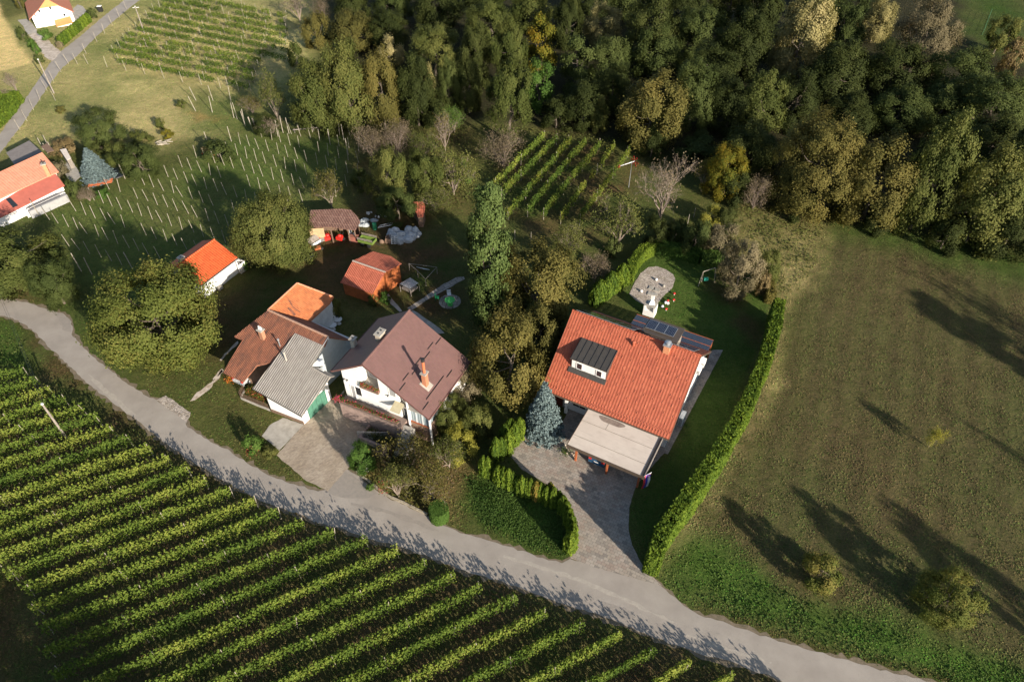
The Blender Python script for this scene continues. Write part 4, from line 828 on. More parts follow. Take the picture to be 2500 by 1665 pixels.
# small vineyard between orchard and wood
R2 = [((640,915),(500,1080),(300,1250)), ((725,935),(480,1140),(340,1320)), ((820,945),(600,1160),(390,1450)), ((920,955),(750,1150),(520,1430)), ((1020,970),(830,1190),(700,1350),(630,1450)), ((1115,985),(930,1220),(750,1480)), ((1215,1020),(1070,1200),(880,1490))]
for i, r_ in enumerate(R2):
    a = np.array(tuple(gp('Z3', *r_[-1], 1.5))[:2]); b_ = np.array(tuple(gp('Z3', *r_[0], 1.5))[:2])
    vrow('vine_row', a, b_, 'X' if i else 'V', 'yellowing vine row of the small vineyard below the wood, %s from the left' % ordinal(i), 'vine rows of the small vineyard', 200+i, dens=130, leaf=.2, gap=.15 if i < 5 else .35, w=.6, shoot=.05)
# sloping vineyard top left
R3 = []
for y15 in (17, 62, 107, 152, 202, 250, 303, 355, 396, 443, 489, 549):
    yl = (y15-80.6)/1.191; xl = 1097-.955*yl; xl = max(xl, 1030 if y15 < 160 else 0); xr = 1960 if y15 < 330 else 1800-(y15-330)*.4
    if y15 == 549: xl = 800
    R3.append(((xl, y15+.2*(xl-1500)), (xr, y15+.2*(xr-1500))))
for i, (a_, b_) in enumerate(R3):
    a = np.array(tuple(gp('Z1', *a_, .9))[:2]); b_ = np.array(tuple(gp('Z1', *b_, .9))[:2])
    vrow('vine_row', a, b_, 'V', 'patchy vine row on the dry top left slope, %s from the top' % ordinal(i), 'vine rows on the dry slope', 300+i, h0=.35, h1=1.35, w=.8, dens=110, leaf=.19, posts=5, gap=.33, shoot=.04, posth=2.0, postr=.042)

# ------------------------------------------------------------ trellis posts of the bare vineyard
pmesh = [MB().tube((0, 0, -.1), (0, 0, 2.05), .04, .034, 6).mesh('trellis_post', POSTW), MB().tube((0, 0, -.1), (0, 0, 2.75), .06, .055, 6).mesh('trellis_post', POSTW)]
o0 = np.array([-58.91, 86.3]); la = np.array([1.70, -.80]); lb = np.array([2.90, 2.08])
reg = wp('V', [(62, 500), (155, 490), (250, 412), (380, 400), (470, 338), (560, 318), (640, 300), (835, 305), (850, 400), (800, 450), (660, 500), (560, 590), (400, 600), (240, 640), (200, 640), (130, 590)])
cells_ = {}
for i in range(-30, 46):
    for j in range(-14, 26):
        q_ = o0+la*i+lb*j
        d = sdist(np.array([q_[0]]), np.array([q_[1]]), reg)[0]
        if d > 0: cells_.setdefault(j, []).append((i, q_, d))
n_ = 0
for rj, j in enumerate(sorted(cells_)):
    for ci, (i, q_, d) in enumerate(sorted(cells_[j])):
        if n_ >= 300: break
        if rnd.random() < .07: continue
        n_ += 1; o_ = bpy.data.objects.new('trellis_post', pmesh[1] if d < .9 else pmesh[0]); COL.objects.link(o_)
        o_.location = (q_[0]+rnd.uniform(-.12, .12), q_[1]+rnd.uniform(-.12, .12), 0); o_.rotation_euler = (rnd.gauss(0, .06), rnd.gauss(0, .06), 0)
        tag(o_, 'bleached post in the bare vineyard, %s row up, %s from the left' % (ordinal(rj), ordinal(ci)), 'post', 'trellis posts of the bare vineyard')
# field fence along the upper lane, and loose posts
FP = [(865,65),(818,122),(768,175),(717,235),(664,290),(590,372),(603,442),(530,440),(470,440),(418,495),(366,560),(322,622),(275,690),(230,755),(187,830),(137,890),(733,462),(863,485),(992,510),(1067,492),(1123,540),(1250,565),(1378,580),(1508,605),(1636,632),(380,690)]
for i, (x, y) in enumerate(FP):
    o_ = bpy.data.objects.new('fence_post', pmesh[0]); COL.objects.link(o_); o_.location = gp('Z1', x, y); o_.rotation_euler = (rnd.gauss(0, .05), rnd.gauss(0, .05), 0)
    tag(o_, ('wooden stake beside the upper lane, %s from the top' if i < 16 else 'wooden stake along the lower edge of the sloping vineyard, %s from the left') % ordinal(i if i < 16 else i-16), 'post', 'stakes round the sloping vineyard')
FQ = [(1340,690),(1338,762),(1456,690),(1452,770),(1600,808),(1580,700),(1622,815),(1677,860),(1735,905),(1755,910)]
for i, (x, y) in enumerate(FQ):
    o_ = bpy.data.objects.new('fence_post', pmesh[1]); COL.objects.link(o_); o_.location = gp('Z1', x, y); o_.rotation_euler = (rnd.gauss(0, .08), rnd.gauss(0, .08), 0)
    tag(o_, 'tall loose stake in the grass by the wood corner, %s from the left' % ordinal(i), 'post', 'loose stakes by the wood')
FR = [(400,140),(497,182),(303,95),(203,58),(605,240),(597,250),(222,862),(300,912),(275,905),(445,935),(520,915),(480,910),(590,895),(680,905),(1137,850),(1280,830),(1255,840),(1330,820),(895,960),(802,990),(925,1060)]
for i, (x, y) in enumerate(FR):
    o_ = bpy.data.objects.new('fence_post', pmesh[1] if i > 5 else pmesh[0]); COL.objects.link(o_); o_.location = gp('Z2', x, y); o_.rotation_euler = (rnd.gauss(0, .05), rnd.gauss(0, .05), 0)
    tag(o_, 'pale stake on the line below the oaks, %s in the line' % ordinal(i), 'post', 'stakes below the oaks')
# rail fence under the oaks
t_ = thing('rail_fence', 'low grey log rail along the foot of the oaks', 'fence', gp('Z2', 550, 905))
MB().tube(gp('Z2', 550, 905)+V3(0, 0, .4), gp('Z2', 965, 865)+V3(0, 0, .4), .09, .09, 6).build('rail', WOODG, t_)
mbb = MB()
for x, y in ((560, 908), (690, 895), (830, 882), (960, 868)): mbb.tube(gp('Z2', x, y), gp('Z2', x, y)+V3(0, 0, .7), .06, .06, 6)
mbb.build('posts', WOODG, t_)

# ------------------------------------------------------------ weeds and tall grass (uncountable)
def tuftfield(name, regions, label, pal, leaf, seed):
    rng = np.random.RandomState(seed); PC = []; PT = []
    for poly, dens, hh_ in regions:
        p_ = np.array(poly); mn = p_.min(0); mx = p_.max(0); n = int((mx-mn).prod()*dens); x = rng.uniform(mn[0], mx[0], n); y = rng.uniform(mn[1], mx[1], n)
        d = sdist(x, y, poly); msk = (d > rng.uniform(-.3, .6, n)) & (fbm(x, y, 2.2, 61) > rng.uniform(.25, .6, n))
        rd = sdist(x, y, ROADPOLY[::2]) < -.15; msk &= rd
        x, y = x[msk], y[msk]; PC.append(np.stack([x, y, rng.uniform(.2, 1, len(x))*hh_*(.4+fbm(x, y, 1.6, 9))], 1)); PT.append(.45+(fbm(x, y, 3, 71)-.5)+rng.normal(0, .15, len(x)))
    C = np.concatenate(PC); me_ = qmesh(name, quads(C, rng.normal(0, .6, (len(C), 3))+[0, 0, .8], np.full(len(C), leaf), rng, 1.8), np.concatenate(PT), LEAF[pal], (0, 0, 0))
    o_ = bpy.data.objects.new(name, me_); COL.objects.link(o_); tag(o_, label, kind='stuff')
tuftfield('weeds', [(wp('V', [(1530, 1330), (1600, 1250), (1760, 1340), (2000, 1430), (2420, 1560), (2420, 1640), (2200, 1590), (1800, 1455), (1600, 1395)]), 45, .14)], 'lush weeds along the lane at the lower right', 'g', .11, 1)
tuftfield('grass', [(wp('V', [(1068, 1100), (1140, 1085), (1290, 1195), (1308, 1285), (1200, 1250), (1100, 1200)]), 150, .1), (wp('V', [(1068, 1095), (1135, 1090), (1190, 1160), (1100, 1160)]), 60, .35)], 'long grass in the wedge between lane and driveway', 'g', .1, 2)
tuftfield('verge_grass', [(wp('V', [(240, 950), (330, 1000), (430, 1075), (480, 1110), (760, 1215), (1000, 1300), (1300, 1420), (1700, 1560), (1690, 1575), (1290, 1440), (900, 1275), (600, 1160), (440, 1110), (330, 1050)]), 16, .3), (wp('V', [(-40, 730), (60, 790), (90, 850), (-60, 860)]), 8, .2)], 'weedy verge between the vineyard and the lane', 'M', .16, 3)
tuftfield('tall_grass', [(wp('V', [(1680, 480), (1790, 458), (1900, 512), (1870, 620), (1800, 690), (1760, 620)]), 22, .22), (wp('V', [(1110, 285), (1440, 320), (1440, 350), (1250, 310), (1110, 320)]), 18, .3), (wp('V', [(800, 310), (1100, 290), (1100, 480), (960, 480)]), 12, .3)], 'rough tall grass along the wood and field corner', 'O', .15, 4)
tuftfield('dead_weeds', [(wp('V', [(0, 900), (300, 1000), (900, 1265), (1700, 1560), (1500, 1700), (100, 1600), (60, 1380), (0, 1300)]), 1.5, .2)], 'dead weeds and clods between the vine rows', 'D', .16, 5)
tuftfield('bank_plants', [(wp('W3', [(120, 830), (300, 800), (900, 640), (1150, 1000), (1200, 1300), (1050, 1370), (700, 1190), (400, 1050)]), 60, .6)], 'mixed low plants covering the bank by the lane', 'B', .14, 6)
tuftfield('leaf_litter', [(wp('W3', [(1060, 760), (1400, 560), (1560, 620), (1560, 900), (1400, 1180), (1180, 1000)]), 16, .06), (wp('V', [(360, 540), (480, 560), (500, 830), (300, 880), (190, 800)]), 2, .05)], 'fallen leaves on the bank and under the walnut', 'P', .12, 7)
# off-frame trees standing right of and below the picture; only their shadows reach it
SH = Vector((math.cos(SUN_TRAVEL), math.sin(SUN_TRAVEL)))
def offtree(kind, tip, L_, r, pal, label):
    h = L_*math.tan(SUN_EL); b_ = Vector(tip[:2])-SH*L_; place_tree(kind, b_, r, h, pal, label)
offtree('column', gp('V', 2110, 690), 44, 3.2, 'C', 'tall dense fir beyond the right edge of the field')
offtree('bare', gp('V', 2015, 572), 40, 3.5, 'B', 'tall bare tree beyond the right edge of the field')
offtree('birch', gp('V', 2050, 1185), 26, 2.6, 'O', 'slender birch just off the lower right of the field')
offtree('bare', gp('V', 2130, 915), 24, .8, 'B', 'thin sapling off the right edge of the field')
offtree('garden', gp('V', 20, 1350), 26, 7.5, 'M', 'broad tree off the lower left corner of the vineyard')
# ------------------------------------------------------------ roofs
TILE_A = tilemat('red_tiles', [(.28, .062, .03), (.345, .082, .038), (.41, .11, .055)], .3, .36, .45, .8, .02, .01, .7)
TILE_OLD = tilemat('old_tiles', [(.09, .05, .038), (.16, .07, .045), (.26, .095, .05), (.36, .155, .085)], .2, .26, .75, 1.1, .035, .03, .85, True)
TILE_O = tilemat('orange_tiles', [(.34, .11, .045), (.47, .15, .05), (.56, .21, .08)], .22, .3, .5, .9, .03, .025, .75, False)
TILE_D = tilemat('orange_tiles_new', [(.5, .085, .022), (.58, .10, .025), (.62, .125, .035)], .3, .36, .2, .8, .05, .03, .6, stripe=.25)
SHEET_P = tilemat('purple_sheet_roof', [(.135, .075, .066), (.16, .088, .078), (.185, .103, .09)], .2, .36, .6, .35, .012, .022, .5)
def corr(name, cols, pu=.18, rib=.05, sheet=1.6, stripe=.0, rough=.85):
    m, nt, b = newmat(name); u, v = uvs(nt); p = geo(nt); s = mth(nt, 'SINE', mth(nt, 'MULTIPLY', u, 2*math.pi/pu))
    cu = nt.nodes.new('ShaderNodeCombineXYZ'); nt.links.new(mth(nt, 'MULTIPLY', u, 2.), cu.inputs[0]); nt.links.new(mth(nt, 'MULTIPLY', v, .6), cu.inputs[1])
    c = ramp(nt, mapr(nt, noise(nt, cu.outputs[0], 1.3, 8, .72), .32, .7), [(0, cols[0]), (.5, cols[1]), (1, cols[2])])
    c = mixc(nt, mapr(nt, s, .1, -.8, 0, .55), c, mixc(nt, 1., c, (.32, .3, .28), 'MULTIPLY'))    # valleys darkened in colour, painted shade between the ribs
    r, j, fu, fv = cells(nt, u, v, pu*6, sheet, .5, .025, .03)
    if stripe: c = mixc(nt, mth(nt, 'MULTIPLY', mth(nt, 'SUBTRACT', 1, j), stripe), c, tuple(min(1, x*1.9) for x in cols[2]))
    nt.links.new(c, b.inputs['Base Color']); b.inputs['Roughness'].default_value = rough
    bump(nt, b, mth(nt, 'ADD', mth(nt, 'MULTIPLY', s, rib/2), mth(nt, 'MULTIPLY', fv, -.02)), 1.); return m
CORR_G = corr('grey_corrugated', [(.26, .235, .2), (.36, .33, .29), (.46, .425, .37)], .25)
CORR_R = corr('red_corrugated', [(.34, .085, .045), (.46, .12, .065), (.55, .17, .1)], .22, stripe=.5, sheet=1.5)
CORR_B = corr('brown_corrugated', [(.15, .075, .055), (.22, .115, .085), (.32, .2, .15)], .22, stripe=.45, sheet=1.3)
RED_S = pmat('faded_red_roof', (.36, .10, .07), (.30, .085, .06), 1.5, .7)
SALMON = tilemat('salmon_tiles', [(.5, .19, .115), (.56, .225, .14), (.6, .26, .165)], .35, .4, .5, .6, .03, .02, .75)

def cap(mb, a, b, r=.13, step=.38, bumpy=True, m=0):
    a, b = Vector(a), Vector(b); n = max(1, int((b-a).length/step)); d = (b-a)/n
    for i in range(n): mb.tube(a+d*i, a+d*(i+1.06), r*(1.12 if bumpy else 1), r*(.86 if bumpy else 1), 8, m)
def gable(F, L, w1, w2, he1, hr, he2, th, mat, parent, capmat=None, fascia=None, bumpy=True):
    mb = MB(); mb.prism([F(0, 0, he1), F(L, 0, he1), F(L, w1, hr), F(0, w1, hr)], (0, 0, -th)); mb.prism([F(0, w1, hr), F(L, w1, hr), F(L, w1+w2, he2), F(0, w1+w2, he2)], (0, 0, -th))
    r = mb.build('roof', mat, parent); c = MB(); cap(c, F(0, w1, hr+.0), F(L, w1, hr+.0), .12, .4, bumpy); c.build('ridge_cap', capmat or mat, r)
    if fascia:
        f = MB()
        for u in (-.04, L+.0):
            f.prism([F(u, -.02, he1-.02), F(u, w1, hr-.02), F(u, w1+w2+.02, he2-.02), F(u, w1+w2+.02, he2-.24), F(u, w1, hr-.24), F(u, -.02, he1-.24)], F.u*.04)
        f.build('verge_board', fascia, r)
        MB().tube(F(-.05, -.08, he1-.1), F(L+.05, -.08, he1-.1), .08, .08, 8).build('gutter', fascia, r); MB().tube(F(-.05, w1+w2+.08, he2-.1), F(L+.05, w1+w2+.08, he2-.1), .08, .08, 8).build('gutter', fascia, r)
    return r
def walls(F, L, w1, w2, he1, hr, he2, ov_u, ov_v, gap, mat, parent, z0=0):
    k1 = (hr-he1)/w1; k2 = (hr-he2)/w2
    pts = [F(ov_u, ov_v, z0), F(ov_u, w1+w2-ov_v, z0), F(ov_u, w1+w2-ov_v, he2+k2*ov_v-gap), F(ov_u, w1, hr-gap), F(ov_u, ov_v, he1+k1*ov_v-gap)]
    return MB().prism(pts, F.u*(L-2*ov_u)).build('wall', mat, parent)
def window(parent, P4, out, fr=WPLAST, pane=GLASS, mull=1, name='window', rim=.06, proud=.05):
    """P4: corners bottom-left, bottom-right, top-right, top-left on the wall; out: outward unit vector"""
    a, b, c, d = map(Vector, P4); ux = (b-a).normalized(); uz = (d-a).normalized(); W_ = (b-a).length; H_ = (d-a).length; f = MB()
    def bar(x0, x1, z0, z1, pr=proud): f.prism([a+ux*x0+uz*z0, a+ux*x1+uz*z0, a+ux*x1+uz*z1, a+ux*x0+uz*z1], out*pr)
    bar(-.02, W_+.02, -rim, 0); bar(-.02, W_+.02, H_, H_+rim); bar(-rim, 0, 0, H_); bar(W_, W_+rim, 0, H_)
    for i in range(mull): bar(W_*(i+1)/(mull+1)-.025, W_*(i+1)/(mull+1)+.025, 0, H_, proud*.9)
    w = f.build(name, fr, parent)
    MB().prism([a+out*.004, b+out*.004, c+out*.004, d+out*.004], out*.012).build('pane' if name != 'door' else 'panel', pane, w); return w
def winpx(parent, k, pts, p, n, out, **kw): return window(parent, [hit(k, x, y, p, n) for x, y in pts], out, **kw)
def plane_of(a, b, c): a, b, c = map(Vector, (a, b, c)); n = (b-a).cross(c-a).normalized(); return a, (n if n.z > 0 else -n)
def zat(pl, x, y): p_, n_ = pl; return p_.z-((x-p_.x)*n_.x+(y-p_.y)*n_.y)/n_.z
def roofpoly(name, pl, k, pts, th, mat, parent):
    P_ = [hit(k, x, y, *pl) for x, y in pts]; o = MB().prism(P_, (0, 0, -th)).build(name, mat, parent); return o, P_
def under(pl, P_, shrink, mat, parent, z0=0, gap=.16, name='wall'):
    c = sum((Vector(p_) for p_ in P_), Vector())/len(P_); Q = []
    for p_ in P_: d = (Vector(p_)-c); d.z = 0; q_ = Vector(p_)-d.normalized()*shrink; Q.append((q_.x, q_.y))
    n = len(Q); mb = MB(); k = 0; mb.v = [(x, y, z0) for x, y in Q]+[(x, y, zat(pl, x, y)-gap) for x, y in Q]; mb.f = [tuple(range(n))[::-1], tuple(range(n, 2*n))]+[(i, (i+1) % n, n+(i+1) % n, n+i) for i in range(n)]; mb.mi = [0]*len(mb.f)
    return mb.build(name, mat, parent)
def chimney(parent, base, w, d, h, F, mat, capm=CONC, pots=1, name='chimney', potm=None, ph=.35):
    b = F(*base); o = MB().prism([b-F.u*w/2-F.v*d/2, b+F.u*w/2-F.v*d/2, b+F.u*w/2+F.v*d/2, b-F.u*w/2+F.v*d/2], (0, 0, h)).build(name, mat, parent); t = b+V3(0, 0, h+.002)
    m = MB().prism([t-F.u*(w/2+.1)-F.v*(d/2+.1), t+F.u*(w/2+.1)-F.v*(d/2+.1), t+F.u*(w/2+.1)+F.v*(d/2+.1), t-F.u*(w/2+.1)+F.v*(d/2+.1)], (0, 0, .1)); m.build('chimney_cap', capm, o)
    q = MB()
    for i in range(pots): c = t+F.u*((i-(pots-1)/2)*w*.5)+V3(0, 0, .1); q.tube(c, c+V3(0, 0, ph), .1, .09, 10)
    if pots: q.build('flue', potm or DARKM, o)
    return o

# ============================================================ the big red-roofed house
FA = Frame((3.06, 48.26), -28.41); LA_, WA, HEA, HRA = 13.72, 6.75, 2.73, 8.17; KA = (HRA-HEA)/WA
HA = thing('house', 'large white house with a bright red tiled roof, grey dormer and solar panels', 'house', FA(LA_/2, WA, 0))
walls(FA, LA_, WA, WA, HEA, HRA, HEA, .4, 1.0, .22, WHITE, HA)
RA = gable(FA, LA_, WA, WA, HEA, HRA, HEA, .2, TILE_A, HA, fascia=BROWNM)
NA = V3(0, 0, 0)+(-FA.v*KA+V3(0, 0, 1)).normalized()
def ra(u, v, o=0.): return FA(u, v, HEA+KA*v)+NA*o
g = MB()
def guard(mb, u, v, s=.11):
    mb.v += [tuple(ra(u-s*.7, v, .01)), tuple(ra(u+s*.7, v, .01)), tuple(ra(u, v+s*2.4, .015)), tuple(ra(u, v+s*.35, .055))]; k = len(mb.v)-4
    mb.f += [(k, k+1, k+3), (k+1, k+2, k+3), (k+2, k, k+3)]; mb.mi += [0]*3
for j, v in enumerate(np.arange(.9, 6.5, .72)):
    for i in range(15):
        u = .35+i*.96+(.48 if j % 2 else 0)
        if u < LA_-.1 and not (2.0 < u < 6 and 2.2 < v < 4.9): guard(g, u, v)
for j in (.18, .42):
    for i in range(46): guard(g, .15+i*.295+(.15 if j > .3 else 0), j, .08)
for i in range(14): guard(g, .5+i*.95, 6.35, .09)
o = g.build('snow_guards', TILE_A, RA); o['kind'] = 'stuff'
# front dormer
D = MB(); u0, u1, vf, vb = 2.1, 5.82, 2.46, 4.8
zb = HEA+KA*vf
D.prism([FA(u0, vf, zb-.3), FA(u0, vf, 5.98), FA(u0, vb-.1, 6.42), FA(u0, vb-.1, HEA+KA*(vb-.1)-.3)], FA.u*(u1-u0)); dw = D.build('dormer', WHITE, HA)
MB().prism([FA(u0-.16, vf-.22, 6.02), FA(u1+.12, vf-.22, 6.02), FA(u1+.12, vb+.12, 6.62), FA(u0-.16, vb+.12, 6.62)], (0, 0, .14)).build('dormer_roof', DARKM, dw)
s = MB()
for i in range(7):
    u = u0-.1+i*(u1-u0+.16)/6; s.prism([FA(u, vf-.22, 6.165), FA(u+.03, vf-.22, 6.165), FA(u+.03, vb+.1, 6.765), FA(u, vb+.1, 6.765)], (0, 0, .035))
s.build('roof_seams', BLACK, dw)
MB().prism([ra(u0-.25, vf-.42, .02), ra(u1+.15, vf-.42, .02), ra(u1+.15, vf+.02, .02), ra(u0-.25, vf+.02, .02)], NA*.05).build('flashing', DARKM, dw)
c_ = MB(); c_.prism([FA(u1+.004, vf, zb+.02), FA(u1+.004, vf, 5.95), FA(u1+.004, vb-.3, 6.35), FA(u1+.004, vb-.3, HEA+KA*(vb-.3))], FA.u*.04); c_.build('cladding', DARKM, dw)
for a_, b_ in ((2.66, 3.22), (4.82, 5.36)): window(dw, [FA(a_, vf, 4.85), FA(b_, vf, 4.85), FA(b_, vf, 5.62), FA(a_, vf, 5.62)], -FA.v, fr=WPLAST, mull=0)
ch = chimney(HA, (10.45, 6.2, 7.3), .6, .5, 1.25, FA, BRICK, GALV, 0)
m_ = MB(); t_ = FA(10.45, 6.2, 8.68); m_.tube(t_, t_+V3(0, 0, .25), .2, .2, 12); m_.tube(t_+V3(0, 0, .3), t_+V3(0, 0, .42), .32, .1, 12); m_.build('cowl', GALV, ch)
v_ = MB(); v_.tube(FA(7.2, 5.75, 7.3), FA(7.2, 5.75, 7.85), .14, .12, 10); v_.tube(FA(7.2, 5.75, 7.85), FA(7.2, 5.75, 7.98), .2, .12, 10); v_.build('vent_pipe', TILE_A, HA)
# back slope: panels, dormer with panels, glazed veranda
NB_ = (FA.v*KA+V3(0, 0, 1)).normalized(); PV = glassmat('solar_cell', (.012, .016, .035), .12)
def rb(u, v, o=0.): return FA(u, v, HRA-KA*(v-WA))+NB_*o     # v beyond the ridge
def panel(parent, fn, u, v, w, h, up=.12):
    f = MB(); q = [fn(u, v, up), fn(u+w, v, up), fn(u+w, v+h, up), fn(u, v+h, up)]; nrm = (q[1]-q[0]).cross(q[3]-q[0]).normalized(); f.prism(q, nrm*.04)
    p_ = f.build('solar_panel', GALV, parent); c = MB()
    for i in range(6):
        for j in range(max(2, int(round(h/w*6)))):
            nj = max(2, int(round(h/w*6))); a0 = u+.03+(w-.06)*i/6; b0 = v+.03+(h-.06)*j/nj; a1 = a0+(w-.06)/6-.012; b1 = b0+(h-.06)/nj-.012
            c.poly([fn(a0, b0, up+.044), fn(a1, b0, up+.044), fn(a1, b1, up+.044), fn(a0, b1, up+.044)])
    c.build('solar_cells', PV, p_)
for i in range(6):
    for j in range(2): panel(RA, rb, .35+i*1.06, WA+.08+j*1.75, 1.02, 1.7, .14)
for i in range(3):
    for j in range(2): panel(RA, rb, 9.8+.02+i*1.06, WA+.08+j*1.75, 1.02, 1.7, .14)
BD = MB(); BD.prism([FA(7.4, WA+.9, 6.6), FA(7.4, WA+.9, 7.55), FA(7.4, 10.3, 7.2), FA(7.4, 10.3, 4.5)], FA.u*3.45); bd = BD.build('back_dormer', WOODG, HA)
MB().prism([FA(7.25, WA+.95, 7.62), FA(11.0, WA+.95, 7.62), FA(11.0, 10.5, 7.25), FA(7.25, 10.5, 7.25)], (0, 0, .12)).build('dormer_roof', BROWNM, bd)
def bdr(u, v, o=0.): return FA(u, v, 7.74-(v-WA-.95)*.131+o)
for i in range(3): panel(bd, bdr, 7.42+i*1.0, 8.35, .97, 1.62, .1)
m, nt, b = newmat('veranda_glass'); b.inputs['Base Color'].default_value = (.06, .08, .12, 1); b.inputs['Roughness'].default_value = .12; b.inputs['Alpha'].default_value = .62; VG = m
vr = MB().prism([FA(4.5, 10.4, 3.15), FA(13.45, 10.4, 3.15), FA(13.45, 15.3, 2.75), FA(4.5, 15.3, 2.75)], (0, 0, .03)).build('veranda_roof', VG, HA)
r_ = MB()
for i in range(11): u = 4.5+i*.885; r_.prism([FA(u, 10.4, 3.02), FA(u+.07, 10.4, 3.02), FA(u+.07, 15.3, 2.62), FA(u, 15.3, 2.62)], (0, 0, .1))
for v in (11.6, 12.8, 14.0, 15.2): r_.prism([FA(4.5, v, 3.19-(v-10.4)*.0816), FA(13.45, v, 3.19-(v-10.4)*.0816), FA(13.45, v+.05, 3.19-(v-10.4)*.0816), FA(4.5, v+.05, 3.19-(v-10.4)*.0816)], (0, 0, .04))
r_.build('rafters', WOODO, vr)
p_ = MB()
for u in (4.6, 9, 13.3): p_.fb(FA, u, 15.0, 0, u+.14, 15.14, 2.62)
p_.build('veranda_posts', WOODO, vr)
# gable equipment, door, porch post, windows
for v, z in ((9.15, 3.55), (10.85, 3.05)):
    a = MB(); a.fb(FA, LA_-.38, v-.45, z, LA_+.05, v+.45, z+.62); ac = a.build('air_conditioner', WPLAST, HA)
    gr = MB()
    for i in range(5): gr.fb(FA, LA_-.3, v-.475, z+.08+i*.1, LA_-.0, v-.455, z+.12+i*.1)
    gr.build('grille', BLACK, ac)
window(HA, [FA(LA_-.4, 2.6, .9), FA(LA_-.4, 3.9, .9), FA(LA_-.4, 3.9, 2.1), FA(LA_-.4, 2.6, 2.1)], FA.u)
window(HA, [FA(LA_-.4, 7.2, 3.6), FA(LA_-.4, 8.2, 3.6), FA(LA_-.4, 8.2, 4.9), FA(LA_-.4, 7.2, 4.9)], FA.u)
window(HA, [FA(1.0, 1.0, .02), FA(2.0, 1.0, .02), FA(2.0, 1.0, 2.05), FA(1.0, 1.0, 2.05)], -FA.v, name='door', fr=WOODB, pane=pmat('dark_red_door', (.15, .03, .02)), mull=0)
window(HA, [FA(3.2, 1.0, .9), FA(4.6, 1.0, .9), FA(4.6, 1.0, 2.0), FA(3.2, 1.0, 2.0)], -FA.v)
pp = MB(); pp.fb(FA, 2.55, .28, 0, 2.85, .58, HEA+.05); pp.build('porch_column', WHITE, HA)
# carport
CPT = thing('carport', 'flat beige roofed carport with orange timber posts before the red roofed house', 'carport', FA(9.2, -2.4, 0))
m, nt, b = newmat('beige_membrane'); u, v = uvs(nt); p = geo(nt)
c = mixc(nt, mapr(nt, noise(nt, p, .6, 7, .65), .35, .7), (.62, .545, .46), (.54, .465, .39))
cu = nt.nodes.new('ShaderNodeCombineXYZ'); nt.links.new(mth(nt, 'MULTIPLY', u, .5), cu.inputs[0]); nt.links.new(mth(nt, 'MULTIPLY', v, 2.5), cu.inputs[1])
c = mixc(nt, mapr(nt, noise(nt, cu.outputs[0], 1.6, 6, .7), .52, .8, 0, .6), c, (.34, .29, .23)); nt.links.new(c, b.inputs['Base Color']); b.inputs['Roughness'].default_value = .8; MEMB = m
MB().prism([FA(5.33, -5.1, 2.5), FA(13.1, -5.1, 2.5), FA(13.1, .25, 2.5), FA(5.33, .25, 2.5)], (0, 0, .1)).build('roof', MEMB, CPT, uvdir=FA.u)
f = MB(); f.fb(FA, 5.27, -5.16, 2.2, 13.2, -5.102, 2.615); f.fb(FA, 5.27, -5.1, 2.2, 5.328, .2, 2.66); f.build('fascia', BROWNM, CPT)
f = MB(); f.fb(FA, 12.8, -5.1, 2.604, 13.05, .0, 2.64); f.build('gutter', DARKM, CPT); f = MB(); f.fb(FA, 13.1, -5.1, 2.3, 13.16, .2, 2.7); f.build('edge_board', WOODG, CPT)
s = MB()
for v in (-3.75, -1.75): s.fb(FA, 5.35, v, 2.6005, 12.78, v+.05, 2.607)
s.fb(FA, 7.8, -1.7, 2.6005, 7.85, -.6, 2.607); s.build('seams', pmat('seam', (.3, .25, .19)), CPT)
st = MB(); pts = [FA(8+1.35*math.cos(t)*(1+.12*math.sin(3*t)), -.55+.42*math.sin(t)*(1+.2*math.cos(2*t)), 2.6008) for t in np.arange(0, 6.28, .35)]; st.prism(pts, (0, 0, .004)); st.build('damp_stain', pmat('damp_stain', (.2, .15, .12), (.3, .24, .19), 4, .5), CPT)
for u in (6.15, 9.4, 12.6):
    q = MB(); q.fb(FA, u-.09, -4.75, 0, u+.09, -4.57, 2.5); q.tube(FA(u, -4.66, 1.7), FA(u-.6, -4.66, 2.45), .05, .05, 5); q.tube(FA(u, -4.66, 1.7), FA(u+.6, -4.66, 2.45), .05, .05, 5); q.build('post', WOODO, CPT)
for u in (6.15, 12.6): q = MB(); q.fb(FA, u-.09, -.4, 0, u+.09, -.22, 2.5); q.build('post', WOODO, CPT)
q = MB(); q.fb(FA, 5.5, -4.74, 2.3, 13.0, -4.58, 2.498); q.build('beam', WOODO, CPT)
# heat pump on the side path
hp_ = thing('heat_pump', 'grey heat pump unit standing on the paved strip by the gable', 'heat pump', FA(13.72, 4.8, 0))
q = MB(); q.fb(FA, 13.5, 4.25, .12, 13.95, 5.35, 1.35); q.build('casing', pmat('pump_grey', (.6, .62, .62), (.55, .57, .57)), hp_)
q = MB(); [q.fb(FA, 13.56, 4.225, .25+i*.13, 13.9, 4.248, .3+i*.13) for i in range(8)]; q.build('grille', BLACK, hp_); q = MB(); q.fb(FA, 13.55, 4.4, 0, 13.9, 4.5, .118); q.fb(FA, 13.55, 5.1, 0, 13.9, 5.2, .118); q.build('feet', CONC, hp_)

# ============================================================ the purple-roofed house
FB = Frame((-7.95, 42.82), 64.41); LB, B1, B2, HB1, HBR, HB2 = 8.42, 6.81, 4.12, 4.53, 8.96, 6.2; KB = (HBR-HB1)/B1
HB = thing('house', 'white house with a purple brown metal roof, balcony recess and flowered terrace', 'house', FB(4, 5, 0))
UG = .5
